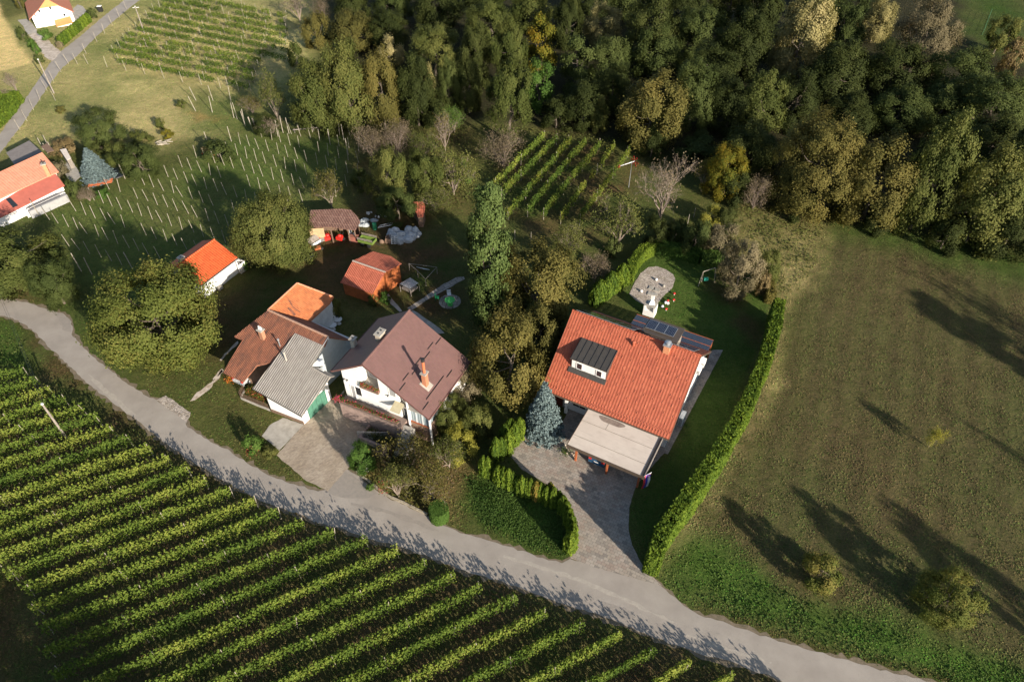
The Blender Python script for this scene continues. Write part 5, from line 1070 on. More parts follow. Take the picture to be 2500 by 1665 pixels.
# walls: body with a recess cut out of the gable, porch corner left open
def bw(u0, u1, v0, v1, z0, z1=None):
    t = lambda v: min((HB1+KB*v if v <= B1 else HBR-KB*(v-B1)*.99)-.24, z1 if z1 is not None else 99)
    vs = [v0]+([B1] if v0 < B1 < v1 and z1 is None else [])+[v1]
    return MB().prism([FB(u0, v0, z0)]+[FB(u0, v, t(v)) for v in vs]+[FB(u0, v1, z0)], FB.u*(u1-u0))
parts = MB()
for blk in ((UG, LB-.4, 8.02, B1+B2-.75, 0, None), (UG, LB-.4, 3.63, 5.8, 0, None), (UG, LB-.4, 5.8, 8.02, 0, 4.9), (1.9, LB-.4, 5.8, 8.02, 4.9, None), (2.6, LB-.4, .5, 3.63, 0, None)):
    b_ = bw(*blk); k = len(parts.v); parts.v += b_.v; parts.f += [tuple(i+k for i in f) for f in b_.f]; parts.mi += b_.mi
parts.build('wall', WHITE, HB)
RB = gable(FB, LB, B1, B2, HB1, HBR, HB2, .16, SHEET_P, HB, fascia=pmat('purple_trim', (.15, .07, .06)), bumpy=False)
NBB = (-FB.v*KB+V3(0, 0, 1)).normalized()
def rB(u, v, o=0.): return FB(u, v, HB1+KB*v)+NBB*o
for u, v in ((.3, .78), (1.44, 1.05), (.3, 3.2), (1.4, 3.48), (2.6, 3.2), (3.75, 3.48), (2.6, .78+.27), (3.75, 1.05), (4.95, 3.2), (6.1, 3.48), (7.2, 3.2), (4.95, .78)):
    q = MB(); q.prism([rB(u, v, .0), rB(u+1.1, v, .0), rB(u+1.1, v, .13), rB(u, v, .13)], NBB.cross(FB.u)*.03); q.build('snow_guard', BROWNM, RB)
chimney(HB, (2.75, 1.85, 5.45), .5, .45, 1.9, FB, pmat('dark_brick', (.36, .14, .07), (.46, .2, .11), 14, .9), CONC, 0); ch = bpy.data.objects[-1] if False else None
q = MB(); q.tube(FB(2.75, 1.85, 7.4), FB(2.75, 1.85, 9.0), .15, .14, 10); fl = q.build('flue_pipe', pmat('terracotta', (.5, .15, .06), (.42, .13, .06)), HB); MB().tube(FB(2.75, 1.85, 9.02), FB(2.75, 1.85, 9.35), .2, .18, 12).build('cowl', BLACK, fl)
MB().prism([rB(2.3, 1.3, .02), rB(3.25, 1.3, .02), rB(3.25, 2.3, .02), rB(2.3, 2.3, .02)], NBB*.03).build('flashing', CONC, RB)
chimney(HB, (4.1, 7.5, 8.0), .95, .55, 1.25, FB, pmat('stone_chimney', (.42, .36, .28), (.3, .25, .2), 9, .9, .02), CONC, 2, ph=.05)
chimney(HB, (3.7, 10.75, 5.2), .5, .45, 2.2, FB, pmat('cream_stone', (.5, .46, .38)), CONC, 1, ph=.06)
# balcony recess
q = MB(); q.fb(FB, UG+.0, 5.8, 4.902, 1.898, 8.02, 4.93); q.build('balcony_floor', CONC, HB)
window(HB, [FB(1.9, 7.9, 5.0), FB(1.9, 6.0, 5.0), FB(1.9, 6.0, 6.9), FB(1.9, 7.9, 6.9)], -FB.u, pane=SHADE, mull=1)
q = MB(); q.fb(FB, UG-.28, 5.82, 4.85, UG-.02, 8.0, 5.12); bx_ = q.build('flower_box', WOODB, HB)
def flowers(name, pts, n, spread, hgt, pals, seed, parent, cols='L'):
    rng = np.random.RandomState(seed); k = rng.randint(0, len(pts), n); P_ = np.array([tuple(p_) for p_ in pts])[k]+rng.normal(0, spread, (n, 3))*[1, 1, .6]; P_[:, 2] += hgt*rng.rand(n)
    me_ = qmesh(name, quads(P_, rng.normal(0, 1, (n, 3))+[0, 0, .6], np.full(n, .1), rng, 1.1), rng.rand(n), [LEAF[c] for c in pals], BASE.get(parent.name, Vector()) if parent else (0, 0, 0), (rng.randint(0, len(pals), n)))
    o_ = bpy.data.objects.new(name, me_); COL.objects.link(o_)
    if parent: o_.parent = parent
    return o_
PINKF = leafmat('flower_pink', (.4, .05, .12), (.5, .08, .15), (.6, .2, .2)); LEAF['Q'] = PINKF
flowers('flowers', [FB(UG-.15, v, 5.2) for v in np.arange(5.9, 8.0, .1)], 700, .09, .3, 'QRLLO', 3, HB)
# gable windows
window(HB, [FB(UG, 9.4, 2.4), FB(UG, 8.98, 2.4), FB(UG, 8.98, 4.33), FB(UG, 9.4, 4.33)], -FB.u, mull=0, name='door', pane=SHADE)
window(HB, [FB(UG, 8.85, 3.2), FB(UG, 8.15, 3.2), FB(UG, 8.15, 4.4), FB(UG, 8.85, 4.4)], -FB.u, mull=0)
window(HB, [FB(UG, 4.6, 5.2), FB(UG, 3.9, 5.2), FB(UG, 3.9, 6.2), FB(UG, 4.6, 6.2)], -FB.u, mull=0, pane=SHADE)
for v, z in ((9.6, 5.0), (10.0, 5.0), (4.8, 5.05)): q = MB(); q.tube(FB(UG, v, z), FB(UG-.18, v, z), .06, .08, 8); q.build('wall_lamp', BLACK, HB)
# porch: parapet, glazing, columns, slab
q = MB(); q.fb(FB, UG-.05, .45, 0, UG+.15, 3.0, 2.35); q.fb(FB, UG+.15, .45, 0, 2.6, .65, 2.35); q.build('parapet', pmat('brown_stone', (.2, .13, .09), (.3, .2, .14), 6, .9, .02), HB)
q = MB(); q.fb(FB, UG-.12, .4, 2.352, UG+.2, 2.6, 2.43); q.build('sill', WOODO, HB)
gm, nt, b = newmat('curtain_glass'); u, v = uvs(nt); c = mixc(nt, mapr(nt, mth(nt, 'SINE', mth(nt, 'MULTIPLY', u, 26)), -.3, .6), (.42, .5, .52), (.16, .2, .22)); nt.links.new(c, b.inputs['Base Color']); b.inputs['Roughness'].default_value = .2
q = MB(); q.fb(FB, UG+.02, .5, 2.432, UG+.06, 2.55, 4.1); q.fb(FB, UG+.06, .5, 2.432, 2.6, .54, 4.1); q.build('glazing', gm, HB)
q = MB()
for v in (.42, 1.1, 1.8, 2.5): q.fb(FB, UG-.02, v, 2.432, UG+.08, v+.07, 4.2)
q.fb(FB, UG-.02, .4, 4.12, UG+.1, 2.6, 4.3); q.build('glazing_bars', WPLAST, HB)
for v in (2.62, .2): q = MB(); q.tube(FB(UG-.15, v, 0), FB(UG-.15, v, HB1+KB*v-.25), .12, .11, 10); q.build('column', WPLAST, HB)
q = MB(); q.fb(FB, UG-.25, .15, 4.305, 2.6, 3.6, 4.4); q.build('porch_ceiling', CONC, HB)
q = MB(); q.prism([FB(UG, 3.0, 4.55), FB(UG, 4.1, 4.55), FB(UG-1.05, 4.1, 4.2), FB(UG-1.05, 3.0, 4.2)], (0, 0, .04)); q.build('awning', pmat('cream_awning', (.5, .45, .3), (.42, .37, .24), 2, .7), HB)
# terrace
TZ = 2.3; PINK = pmat('pink_stone', (.36, .26, .22), (.27, .19, .16), 3, .9, .015, 20); pf = gp('W2', 640, 1170, TZ); uf, vf_, _ = FB.inv(pf); uf = min(-.6, max(-2.2, uf))
TR = thing('terrace', 'raised pinkish stone terrace with flower boxes along its railing', 'terrace', FB(uf, 6, 0))
q = MB(); q.fb(FB, uf, 3.0, 0, UG-.005, 10.35, TZ-.1); q.build('retaining_wall', PINK, TR); q = MB(); q.fb(FB, uf-.08, 2.95, TZ-.098, UG-.01, 10.4, TZ); q.build('floor', pmat('terrace_floor', (.26, .19, .16), (.2, .15, .12), 2, .9), TR)
q = MB(); q.fb(FB, uf, 3.0, TZ+.85, uf+.05, 10.3, TZ+.9)
for v in np.arange(3.0, 10.3, .16): q.fb(FB, uf+.01, v, TZ+.002, uf+.04, v+.03, TZ+.85)
for u in np.arange(uf, UG-.2, .16): q.fb(FB, u, 10.27, TZ+.002, u+.03, 10.3, TZ+.85)
q.fb(FB, uf+.06, 10.26, TZ+.85, UG-.1, 10.31, TZ+.9); q.build('railing', BLACK, TR)
q = MB(); q.fb(FB, uf-.24, 3.2, TZ+.55, uf-.02, 10.2, TZ+.75); q.build('flower_box', WOODB, TR)
flowers('flowers', [FB(uf-.13, v, TZ+.8) for v in np.arange(3.3, 10.2, .1)], 1600, .1, .28, 'QRLLOO', 5, TR)
q = MB(); q.ell(FB(uf-.35, 10.3, TZ+.95), .4, .4, .35); pb = flowers('flowers', [FB(uf-.3, 10.3, TZ+.8)], 420, .17, .3, 'QQRL', 6, TR)
# stairs and the planter in front of the terrace
ST = thing('steps', 'stone garden steps at the right end of the terrace', 'steps', FB(uf-.5, 2.4, 0))
q = MB()
for i in range(8): q.fb(FB, uf-2.2+i*.33, 1.7, 0, uf-2.2+(i+1)*.33-.002, 2.9, .28*(i+1))
q.build('treads', CONC, ST)
PL = thing('planter', 'stone edged planter bed with dark shrubs under the terrace', 'planter', FB(uf-1, 6, 0))
q = MB(); q.fb(FB, uf-1.9, 3.3, 0, uf-1.65, 7.1, .6); q.fb(FB, uf-1.65, 6.85, 0, uf-.005, 7.1, .6); q.build('stone_edge', PINK, PL)
flowers('bushes', [FB(uf-.9, v, .3) for v in (4, 4.6, 5.3, 5.8, 6.3)], 1500, .28, .6, 'GGMO', 8, PL)
SC = thing('slatted_gate', 'dark slatted metal gate lying low below the planter', 'gate', gp('Y4', 580, 1430))
q = MB(); a = gp('Y4', 415, 1440); b_ = gp('Y4', 740, 1450); d = b_-a
for i in range(26): q.box(a+d*(i/26), d*.02, V3(-.02, .04, 0), V3(0, 0, 1.1))
q.box(a+V3(0, 0, .05), d, V3(0, .05, 0), V3(0, 0, .08)); q.box(a+V3(0, 0, 1.1), d, V3(0, .05, 0), V3(0, 0, .06)); q.build('slats', GALV, SC)
q = MB(); q.box(a-V3(0, .15, 0), d, V3(0, .13, 0), V3(0, 0, .25)); q.build('kerb', CONC, SC)

# ============================================================ farmhouse, annex and garage
r0 = V3(-26.36, 56.67, 6.0); r1 = V3(-19.08, 52.49, 6.0); e0 = V3(-30.47, 50.67, 2.6)
BR = plane_of(r0, r1, e0); HF = thing('farmhouse', 'old farmhouse with a weathered brown red tiled roof', 'house', (-25, 53, 0))
fr, FP_ = roofpoly('roof', BR, 'Z6', [(440,905), (300,1012), (170,1115), (235,1140), (80,1400), (240,1475), (350,1345), (560,1300), (760,1240), (893,1190), (920,1120)], .18, TILE_OLD, HF)
c = MB(); cap(c, r0, r1, .13, .42); c.build('ridge_cap', pmat('pale_ridge', (.42, .27, .2), (.3, .16, .1), 8), fr)
bk = gp('Z6', 1100, 1145, 4.1); BB = plane_of(r0, r1, bk); roofpoly('back_roof', BB, 'Z6', [(440, 906), (772, 990), (1100, 1145), (921, 1121)], .18, TILE_OLD, HF)
under(BR, [hit('Z6', x, y, *BR) for x, y in ((440,915), (240,1090), (190,1330), (300,1330), (560,1240), (760,1215), (885,1185), (905,1130))], .35, WOODB, HF)  # dark brown wall colour stands in for the shadow at the notch opening
FC = Frame((r1.x, r1.y), math.degrees(math.atan2(r1.y-r0.y, r1.x-r0.x)))
zf = lambda v: (zat(BR, *FC(0, v, 0)[:2]) if v < 0 else zat(BB, *FC(0, v, 0)[:2]))-.2
q = MB().prism([FC(-.12, -3.6, 0), FC(-.12, -3.6, zf(-3.6)), FC(-.12, 0, 5.82), FC(-.12, 3.3, zf(3.3)), FC(-.12, 3.3, 0)], FC.u*.12); q.build('gable_wall', GREYW, HF)
q = MB().prism([FC(-8, 0, 0), FC(-8, 3.2, 0), FC(-8, 3.2, zf(3.2)), FC(-8, 0, 5.8)], FC.u*7.87); q.build('back_wall', OLDWHITE, HF)
q = MB()
q.prism([FC(0.0, -1.25, zf(-1.25)+.24), FC(0.0, 0, 6.08), FC(.0, .0, 5.8), FC(0.0, -1.25, zf(-1.25)-.06)], FC.u*.05); q.build('verge_mortar', WHITE, HF)
chimney(HF, FC.inv(hit('Y3', 565, 485, *BR)-V3(0, 0, .3)), .5, .42, 1.45, FC, pmat('dull_brick', (.32, .14, .08), (.42, .22, .13), 14, .9), CONC, 2, potm=WPLAST, ph=.42)
pd = hit('Y3', 755, 575, *BR); q = MB().tube(pd, pd+V3(0, 0, .9), .07, .07, 8); q.tube(pd+V3(0, 0, .9), pd+V3(0, 0, 1.05), .13, .1, 8); q.build('vent_pipe', GALV, HF)
# annex
a0 = gp('Z6', 670, 690, 6.0); a1 = r0; AE = plane_of(a0, a1, gp('Z6', 775, 990, 4.0)); AX = thing('annex', 'annex with a bright orange patched tiled roof behind the farmhouse', 'building', (-23.5, 59.5, 0))
ar, AP = roofpoly('roof', AE, 'Z6', [(440, 902), (670, 690), (962, 800), (930, 850), (775, 990), (600, 942)], .18, TILE_O, AX)
q = MB(); cap(q, a0, a1+V3(0, 0, .05), .09, .5, False); cap(q, hit('Z6', 675, 692, *AE), hit('Z6', 955, 798, *AE), .1, .35); q.build('ridge_cap', pmat('salmon_cap', (.55, .27, .16), (.5, .2, .1), 6), ar)
roofpoly('tile_patch', (AE[0]+AE[1]*.03, AE[1]), 'W8', [(480, 560), (560, 590), (700, 760), (650, 800), (560, 690), (470, 600)], .03, TILE_OLD, ar)
roofpoly('tile_patch', (AE[0]+AE[1]*.03, AE[1]), 'W8', [(480, 350), (550, 380), (640, 560), (830, 680), (800, 700), (600, 560)], .03, TILE_OLD, ar)
under(AE, AP, .35, OLDWHITE, AX)
q = MB(); n_ = V3(1, -.45, 0).normalized(); pa = gp('Z6', 925, 895, 2.6); pb_ = gp('Z6', 840, 950, 2.6); q.prism([pa, pb_, V3(pb_.x, pb_.y, 1.0)+n_*.4, V3(pa.x, pa.y, 1.0)+n_*.4], n_*.05); q.build('tarpaulin', GREYW, AX)
# garage with the grey corrugated roof
g1 = hit('Y3', 925, 430, *BR)+V3(0, 0, .12); g2 = hit('Y3', 1250, 575, *BR)+V3(0, 0, .12); g3 = gp('Y3', 1000, 1365, 2.75)
GPn = plane_of(g1, g2, g3); GA = thing('garage', 'white garage with a grey corrugated roof and a green double door', 'garage', (-22, 48, 0))
gr_, GP_ = roofpoly('roof', GPn, 'Y3', [(925, 430), (1250, 575), (1105, 810), (1320, 930), (1000, 1365), (445, 1050)], .09, CORR_G, GA)
A_ = hit('Y3', 1105, 810, *GPn); B_ = hit('Y3', 1320, 930, *GPn); C_ = gp('Y3', 1370, 912, B_.z-.45); D_ = A_+(C_-B_)*1.0+V3(0, 0, 0)
q = MB(); q.prism([A_, B_, C_, D_], (0, 0, -.08)); q.build('back_roof', CORR_G, GA); q = MB(); cap(q, A_, B_, .09, .4); q.build('ridge_cap', CORR_G, gr_)
q = MB(); e_ = [GP_[4], GP_[5]]; q.tube(e_[0]+V3(0, 0, -.1), e_[1]+V3(0, 0, -.1), .07, .07, 8); q.build('gutter', DARKM, gr_)
w0 = gp('Y3', 1030, 1455); w1 = gp('Y3', 663, 1312); w2 = gp('Y3', 1338, 1165)
w3 = w1+(w2-w0); P4 = [w0, w1, w3, w2]; k = MB(); n = 4
k.v = [(p_.x, p_.y, 0) for p_ in P4]+[(p_.x, p_.y, min(zat(GPn, p_.x, p_.y)-.12, B_.z-.2)) for p_ in P4]; k.f = [(3, 2, 1, 0), (4, 5, 6, 7)]+[(i, (i+1) % 4, 4+(i+1) % 4, 4+i) for i in range(4)]; k.mi = [0]*6; k.build('wall', WHITE, GA)
q = MB(); o_w = (w1-w0).normalized(); nL = V3(o_w.y, -o_w.x, 0); nL = nL if nL.dot(w0-w3) > 0 else -nL; q.box(w0+nL*.003, (w1-w0), nL*.04, V3(0, 0, .45)); q.build('plinth', WOODB, GA)
nD = (w0-w1).normalized(); dp = w0+nD*.0
dd = [hit('Y3', x, y, w0, nD) for x, y in ((1090, 1400), (1265, 1240), (1240, 1150), (1062, 1300))]; dd[0].z = dd[1].z = .03; dd[2].z = dd[3].z = 2.0
xd = (w2-w0).normalized(); t0 = (dd[0]-w0).dot(xd); t1 = (dd[1]-w0).dot(xd); GD = pmat('green_door', (.08, .22, .15), (.06, .17, .12), 3, .6)
window(GA, [w0+xd*t0+V3(0, 0, .03), w0+xd*t1+V3(0, 0, .03), w0+xd*t1+V3(0, 0, 2.0), w0+xd*t0+V3(0, 0, 2.0)], nD, fr=pmat('green_frame', (.06, .16, .11)), pane=GD, mull=3, name='door')
q = MB(); q.prism([w0+xd*.28+V3(0, 0, 1.35)+nD*.004, w0+xd*.5+V3(0, 0, 1.35)+nD*.004, w0+xd*.5+V3(0, 0, 1.65)+nD*.004, w0+xd*.28+V3(0, 0, 1.65)+nD*.004], nD*.05); q.build('letter_box', WOODB, GA)
pv_ = hit('Y3', 825, 735, *GPn); q = MB(); q.tube(pv_, pv_+V3(0, 0, 1.1), .1, .09, 8); q.tube(pv_+V3(0, 0, 1.1), pv_+V3(0, 0, 1.22), .16, .14, 8); q.build('vent_pipe', CONC, GA)
roofpoly('roof_patch', (BR[0]+BR[1]*.06, BR[1]), 'Y3', [(1108, 800), (1190, 715), (1235, 720), (1250, 790), (1180, 800)], .06, WHITE, GA)

# ============================================================ small white outbuilding
FD = Frame((-37.49, 65.04), 61.43); HD = thing('outbuilding', 'small white building with a bright orange roof behind the big walnut', 'building', FD(3, 3, 0))
gable(FD, 6.25, 3.31, 2.5, 2.43, 4.02, 2.94, .14, TILE_D, HD, fascia=DARKM, bumpy=False)
walls(FD, 6.25, 3.31, 2.5, 2.43, 4.02, 2.94, .3, .4, .18, OLDWHITE, HD)
chimney(HD, (1.3, 3.75, 3.4), .55, .5, .95, FD, CONC, CONC, 1, ph=.03)
q = MB(); q.fb(FD, 5.95, -.1, 0, 7.0, 2.2, .45); q.build('porch_floor', CONC, HD)
q = MB(); q.fb(FD, 5.8, -.05, .452, 5.92, .05, 2.4); q.build('porch_post', WHITE, HD)
q = MB()
for v in np.arange(0, 2.2, .17): q.fb(FD, 6.9, v, .452, 6.98, v+.08, 1.25)
for u in np.arange(5.98, 6.9, .17): q.fb(FD, u, -.08, .452, u+.08, 0, 1.25)
q.fb(FD, 5.96, -.09, 1.252, 7.0, .01, 1.34); q.fb(FD, 6.89, .012, 1.252, 7.0, 2.2, 1.34); q.build('balustrade', WHITE, HD)
q = MB(); q.fb(FD, 2.2, -.1, .0, 2.8, .39, .35); q.build('step', CONC, HD)

# ============================================================ red shed, brown shed, little shelter
RS = thing('shed', 'timber shed with a red corrugated roof and orange brown walls', 'shed', (-18, 66.5, 0))
s0 = gp('X7', 705, 970, 3.4); s1 = gp('X7', 1165, 1130, 3.4); P1 = plane_of(s0, s1, gp('X7', 985, 1435, 1.9)); P2 = plane_of(s0, s1, gp('X7', 990, 835, 2.9))
sr, SP1 = roofpoly('roof', P1, 'X7', [(705, 970), (1165, 1130), (985, 1435), (525, 1275)], .08, CORR_R, RS)
sb, SP2 = roofpoly('back_roof', P2, 'X7', [(705, 969), (990, 835), (1250, 905), (1395, 1010), (1165, 1129)], .08, CORR_R, RS)
q = MB(); cap(q, s0, s1, .11, .33); q.build('ridge_cap', pmat('grey_cap', (.42, .36, .3), (.3, .24, .2), 8), sr)
SHW = pmat('orange_boards', (.42, .12, .03), (.26, .07, .02), 2.2, .8, .02, 9); under(P1, SP1, .3, SHW, RS, gap=.1); under(P2, SP2, .3, SHW, RS, gap=.1, name='back_wall')
BS = thing('open_shed', 'open fronted shed with a long brown corrugated roof full of tools', 'shed', (-24, 78.5, 0))
BP = plane_of(gp('W7', 400, 780, 2.3), gp('W7', 1700, 890, 2.3), gp('W7', 1330, 140, 3.0))
br_, BPp = roofpoly('roof', BP, 'W7', [(180, 790), (250, 190), (1330, 140), (1660, 180), (1900, 420), (1990, 590), (1820, 880), (1560, 860), (960, 770), (400, 780)], .08, CORR_B, BS)
q = MB(); bb0 = gp('W7', 300, 250, 0); 
def vplane(mb, a, b_, z0, z1, th): d = (b_-a); n__ = V3(-d.y, d.x, 0).normalized(); mb.box(V3(a.x, a.y, z0), d, n__*th, V3(0, 0, z1-z0))
b0 = gp('W7', 260, 260, 3.0); b1 = gp('W7', 1640, 260, 3.0); vplane(q, b0, b1, 0, 2.7, .06); b2 = gp('W7', 1900, 620, 2.5); vplane(q, b1, b2, 0, 2.3, .06); q.build('back_wall', WOODB, BS)
q = MB(); f0 = gp('W7', 180, 830, 2.2); f1 = gp('W7', 700, 800, 2.2); vplane(q, f0, f1, 0, 2.12, .06); q.build('board_wall', PLYW, BS)
for x in (960, 1560, 1780):
    q = MB(); p_ = gp('W7', x, 850, 2.2); q.fb(Frame((p_.x, p_.y), 0), -.07, -.07, 0, .07, .07, 2.15); q.build('post', WOODB, BS)
LS = thing('shelter', 'tiny shelter with a red corrugated roof half hidden by the green tree', 'shed', (-10.5, 78, 0))
LP_ = plane_of(gp('X7', 1530, 140, 2.4), gp('X7', 1710, 130, 2.4), gp('X7', 1680, 350, 1.8)); _, LPP = roofpoly('roof', LP_, 'X7', [(1530, 140), (1700, 130), (1735, 200), (1700, 350), (1625, 350), (1590, 250)], .06, CORR_R, LS); under(LP_, LPP, .2, WOODB, LS, gap=.1)

# ============================================================ left house group
HL = thing('house', 'low white house with salmon and faded red roofs cut by the left edge', 'house', gp('X5', 300, 1000))
PO = plane_of(gp('X5', 0, 720, 4.7), gp('X5', 620, 435, 4.7), gp('X5', 860, 715, 3.0)); so_, OP = roofpoly('roof', PO, 'X5', [(-300, 860), (620, 435), (860, 715), (215, 1010), (-80, 1150)], .16, SALMON, HL); under(PO, OP, .4, WHITE, HL)
PQ = plane_of(gp('X5', 215, 1010, 2.85), gp('X5', 820, 750, 2.85), gp('X5', 950, 920, 1.75)); so2, OQ = roofpoly('lower_roof', PQ, 'X5', [(-80, 1138), (820, 752), (950, 920), (270, 1260), (-100, 1440)], .14, RED_S, HL); under(PQ, OQ, .45, WHITE, HL, name='lower_wall')
roofpoly('roof_window', (PQ[0]+PQ[1]*.08, PQ[1]), 'X5', [(85, 1125), (150, 1100), (265, 1215), (190, 1245)], .06, GLASS, so2)
pc = hit('X5', 720, 765, *PO); FL = Frame((pc.x, pc.y), 25); chimney(HL, (0, 0, pc.z-.2), .5, .5, 1.9, FL, BRICK, CONC, 1)
q = MB(); h0, h1, h2, h3 = [gp('X5', *p_, 1.15) for p_ in ((330, 1210), (850, 960), (985, 1060), (425, 1310))]; q.prism([h0, h1, h2, h3], (0, 0, -1.15)); q.build('terrace_wall', SHADE, HL)  # wall coloured dark grey to paint the shadow gaps behind the pickets
q = MB(); q.prism([h0.lerp(h1, .07).lerp(h3, .0)+V3(0, 0, .004), h1.lerp(h0, .12)+V3(0, 0, .004), h2.lerp(h3, .14).lerp(h1, .08)+V3(0, 0, .004), h3.lerp(h2, .06).lerp(h0, .08)+V3(0, 0, .004)], (0, 0, .05)); q.build('terrace_roof', pmat('grey_felt', (.14, .14, .145), (.18, .18, .18)), HL)
PFN = thing('picket_fence', 'white picket fence along the terrace of the left house', 'fence', gp('X5', 700, 1290))
q = MB(); a = gp('X5', 420, 1400); b_ = gp('X5', 1010, 1125); d = b_-a
for i in range(30): q.box(a+d*(i/30), d*.022, V3(.03, -.04, 0), V3(0, 0, 1.25))
q.build('pickets', WHITE, PFN); q = MB(); q.box(a+V3(0, 0, .3)+V3(-.04, .05, 0), d, V3(-.03, .04, 0), V3(0, 0, .1)); q.box(a+V3(0, 0, 1.0)+V3(-.04, .05, 0), d, V3(-.03, .04, 0), V3(0, 0, .1)); q.build('rails', WHITE, PFN)
PF2 = thing('rail_fence', 'white slatted fence below the red roof at the left edge', 'fence', gp('X5', 100, 1380))
q = MB(); a = gp('X5', -60, 1440); b_ = gp('X5', 235, 1330)
for i in range(4): q.box(a+V3(0, 0, .2+i*.28), b_-a, V3(.02, -.04, 0), V3(0, 0, .13))
q.build('slats', WHITE, PF2)
GS = thing('shed', 'low shed with a flat dark grey roof beside the upper lane', 'shed', gp('X5', 300, 400))
PG = plane_of(gp('X5', 90, 440, 2.7), gp('X5', 430, 262, 2.7), gp('X5', 610, 430, 2.4)); _, GPp = roofpoly('roof', PG, 'X5', [(90, 440), (430, 262), (615, 430), (205, 610)], .12, pmat('grey_felt_roof', (.16, .14, .13), (.2, .18, .165), 2), GS); under(PG, GPp, .25, OLDWHITE, GS, gap=.13)
WT = thing('garden_hut', 'small hut with a bleached white board roof near the blue spruce', 'shed', gp('X5', 960, 470))
PW = plane_of(gp('X5', 890, 400, 1.9), gp('X5', 970, 375, 1.9), gp('X5', 1040, 520, 1.6)); _, WP_ = roofpoly('roof', PW, 'X5', [(880, 395), (970, 378), (1045, 520), (985, 552)], .06, pmat('bleached_board', (.62, .56, .5), (.5, .44, .38), 3), WT); under(PW, WP_, .1, WOODG, WT, gap=.08)
PGL = thing('pergola', 'brown timber pergola with dark mesh beside the left house', 'pergola', gp('X5', 700, 370))
PP = plane_of(gp('X5', 540, 330, 2.2), gp('X5', 690, 300, 2.2), gp('X5', 800, 420, 2.0)); roofpoly('canopy', PP, 'X5', [(600, 350), (690, 300), (800, 410), (700, 440)], .05, WOODB, PGL)
q = MB(); [q.tube(gp('X5', x, y), gp('X5', x, y)+V3(0, 0, 2.1), .06, .06, 6) for x, y in ((640, 400), (720, 360), (790, 460), (720, 480))]; q.build('posts', POSTW, PGL)
# ============================================================ white house top left
s_ = 1.03; FJ = Frame(tuple((CP+(V3(-90.2, 150.89, 57)-CP)*s_)[:2]), 120.55); zj = lambda z: 57-(57-z)*s_
HJ = thing('house', 'white gabled house with a red brown half hipped roof at the top left', 'house', FJ(4, 4, 0)); LJ, J1, J2 = 11.0, 3.97, 4.57
E1, RJ, E2 = zj(3.66), zj(6.31)+.25, zj(3.66); TJ = pmat('rust_roof', (.42, .16, .095), (.38, .14, .08), 1.5, .8); HJO = pmat('orange_roof', (.72, .28, .1), (.66, .25, .09), 2, .8)
q = MB(); hd = 1.1; kk = (RJ-E1)/J1; vh = J1-1.6
q.prism([FJ(0, 0, E1), FJ(LJ, 0, E1), FJ(LJ, J1, RJ), FJ(hd, J1, RJ), FJ(0, vh, E1+kk*vh)], (0, 0, -.14)); k2 = (RJ-E2)/J2; v2 = J1+1.8
q.prism([FJ(0, J1+J2, E2), FJ(LJ, J1+J2, E2), FJ(LJ, J1, RJ), FJ(hd, J1, RJ), FJ(0, v2, RJ-k2*(v2-J1))], (0, 0, -.14)); rj = q.build('roof', TJ, HJ)
q = MB(); q.prism([FJ(0, vh, E1+kk*vh), FJ(0, v2, RJ-k2*(v2-J1)), FJ(hd, J1, RJ)], (0, 0, -.14)); q.build('hip', HJO, rj)
q = MB(); q.prism([FJ(.4, .4, 0), FJ(.4, J1+J2-.6, 0), FJ(.4, J1+J2-.6, E2+k2*.6-.2), FJ(.4, v2, RJ-k2*(v2-J1)-.2), FJ(.4, vh, E1+kk*vh-.2), FJ(.4, .4, E1+kk*.4-.2)], FJ.u*(LJ-.8)); q.build('wall', WHITE, HJ)
for pc_ in ((905, 240, 950, 240, 970, 295, 925, 295), (1165, 170, 1210, 170, 1235, 225, 1190, 228), (1505, 340, 1550, 335, 1575, 385, 1530, 395), (810, 335, 835, 335, 865, 410, 845, 405)):
    P_ = [hit('X6', pc_[i], pc_[i+1], FJ(.4, 0, 0), FJ.u) for i in (0, 2, 4, 6)]; vs = [FJ.inv(p_)[1] for p_ in P_]; zs = [p_.z for p_ in P_]
    window(HJ, [FJ(.4, max(vs), min(zs)), FJ(.4, min(vs), min(zs)), FJ(.4, min(vs), max(zs)), FJ(.4, max(vs), max(zs))], -FJ.u, mull=0, proud=.04)
q = MB(); PJ = [gp('X6', *p_) for p_ in ((1300, 500), (1680, 400), (1760, 520), (1375, 625))]; PJ = [V3(PJ[0].x, PJ[0].y, 0)]*0 or [hit('X6', 1300, 500, FJ(.4, 0, 0), FJ.u), hit('X6', 1680, 400, FJ(.4, 0, 0), FJ.u)]
d0, d1 = PJ; lo0 = FJ(-1.5, FJ.inv(d0)[1], d0.z-.75); lo1 = FJ(-1.5, FJ.inv(d1)[1], d1.z-.75); q.prism([d0, d1, lo1, lo0], (0, 0, .08)); q.build('porch_roof', HJO, HJ)
q = MB(); q.fb(FJ, -1.3, FJ.inv(d1)[1]+.1, 0, .39, FJ.inv(d0)[1]-.1, max(.3, d1.z-.85)); q.build('porch_wall', WHITE, HJ)
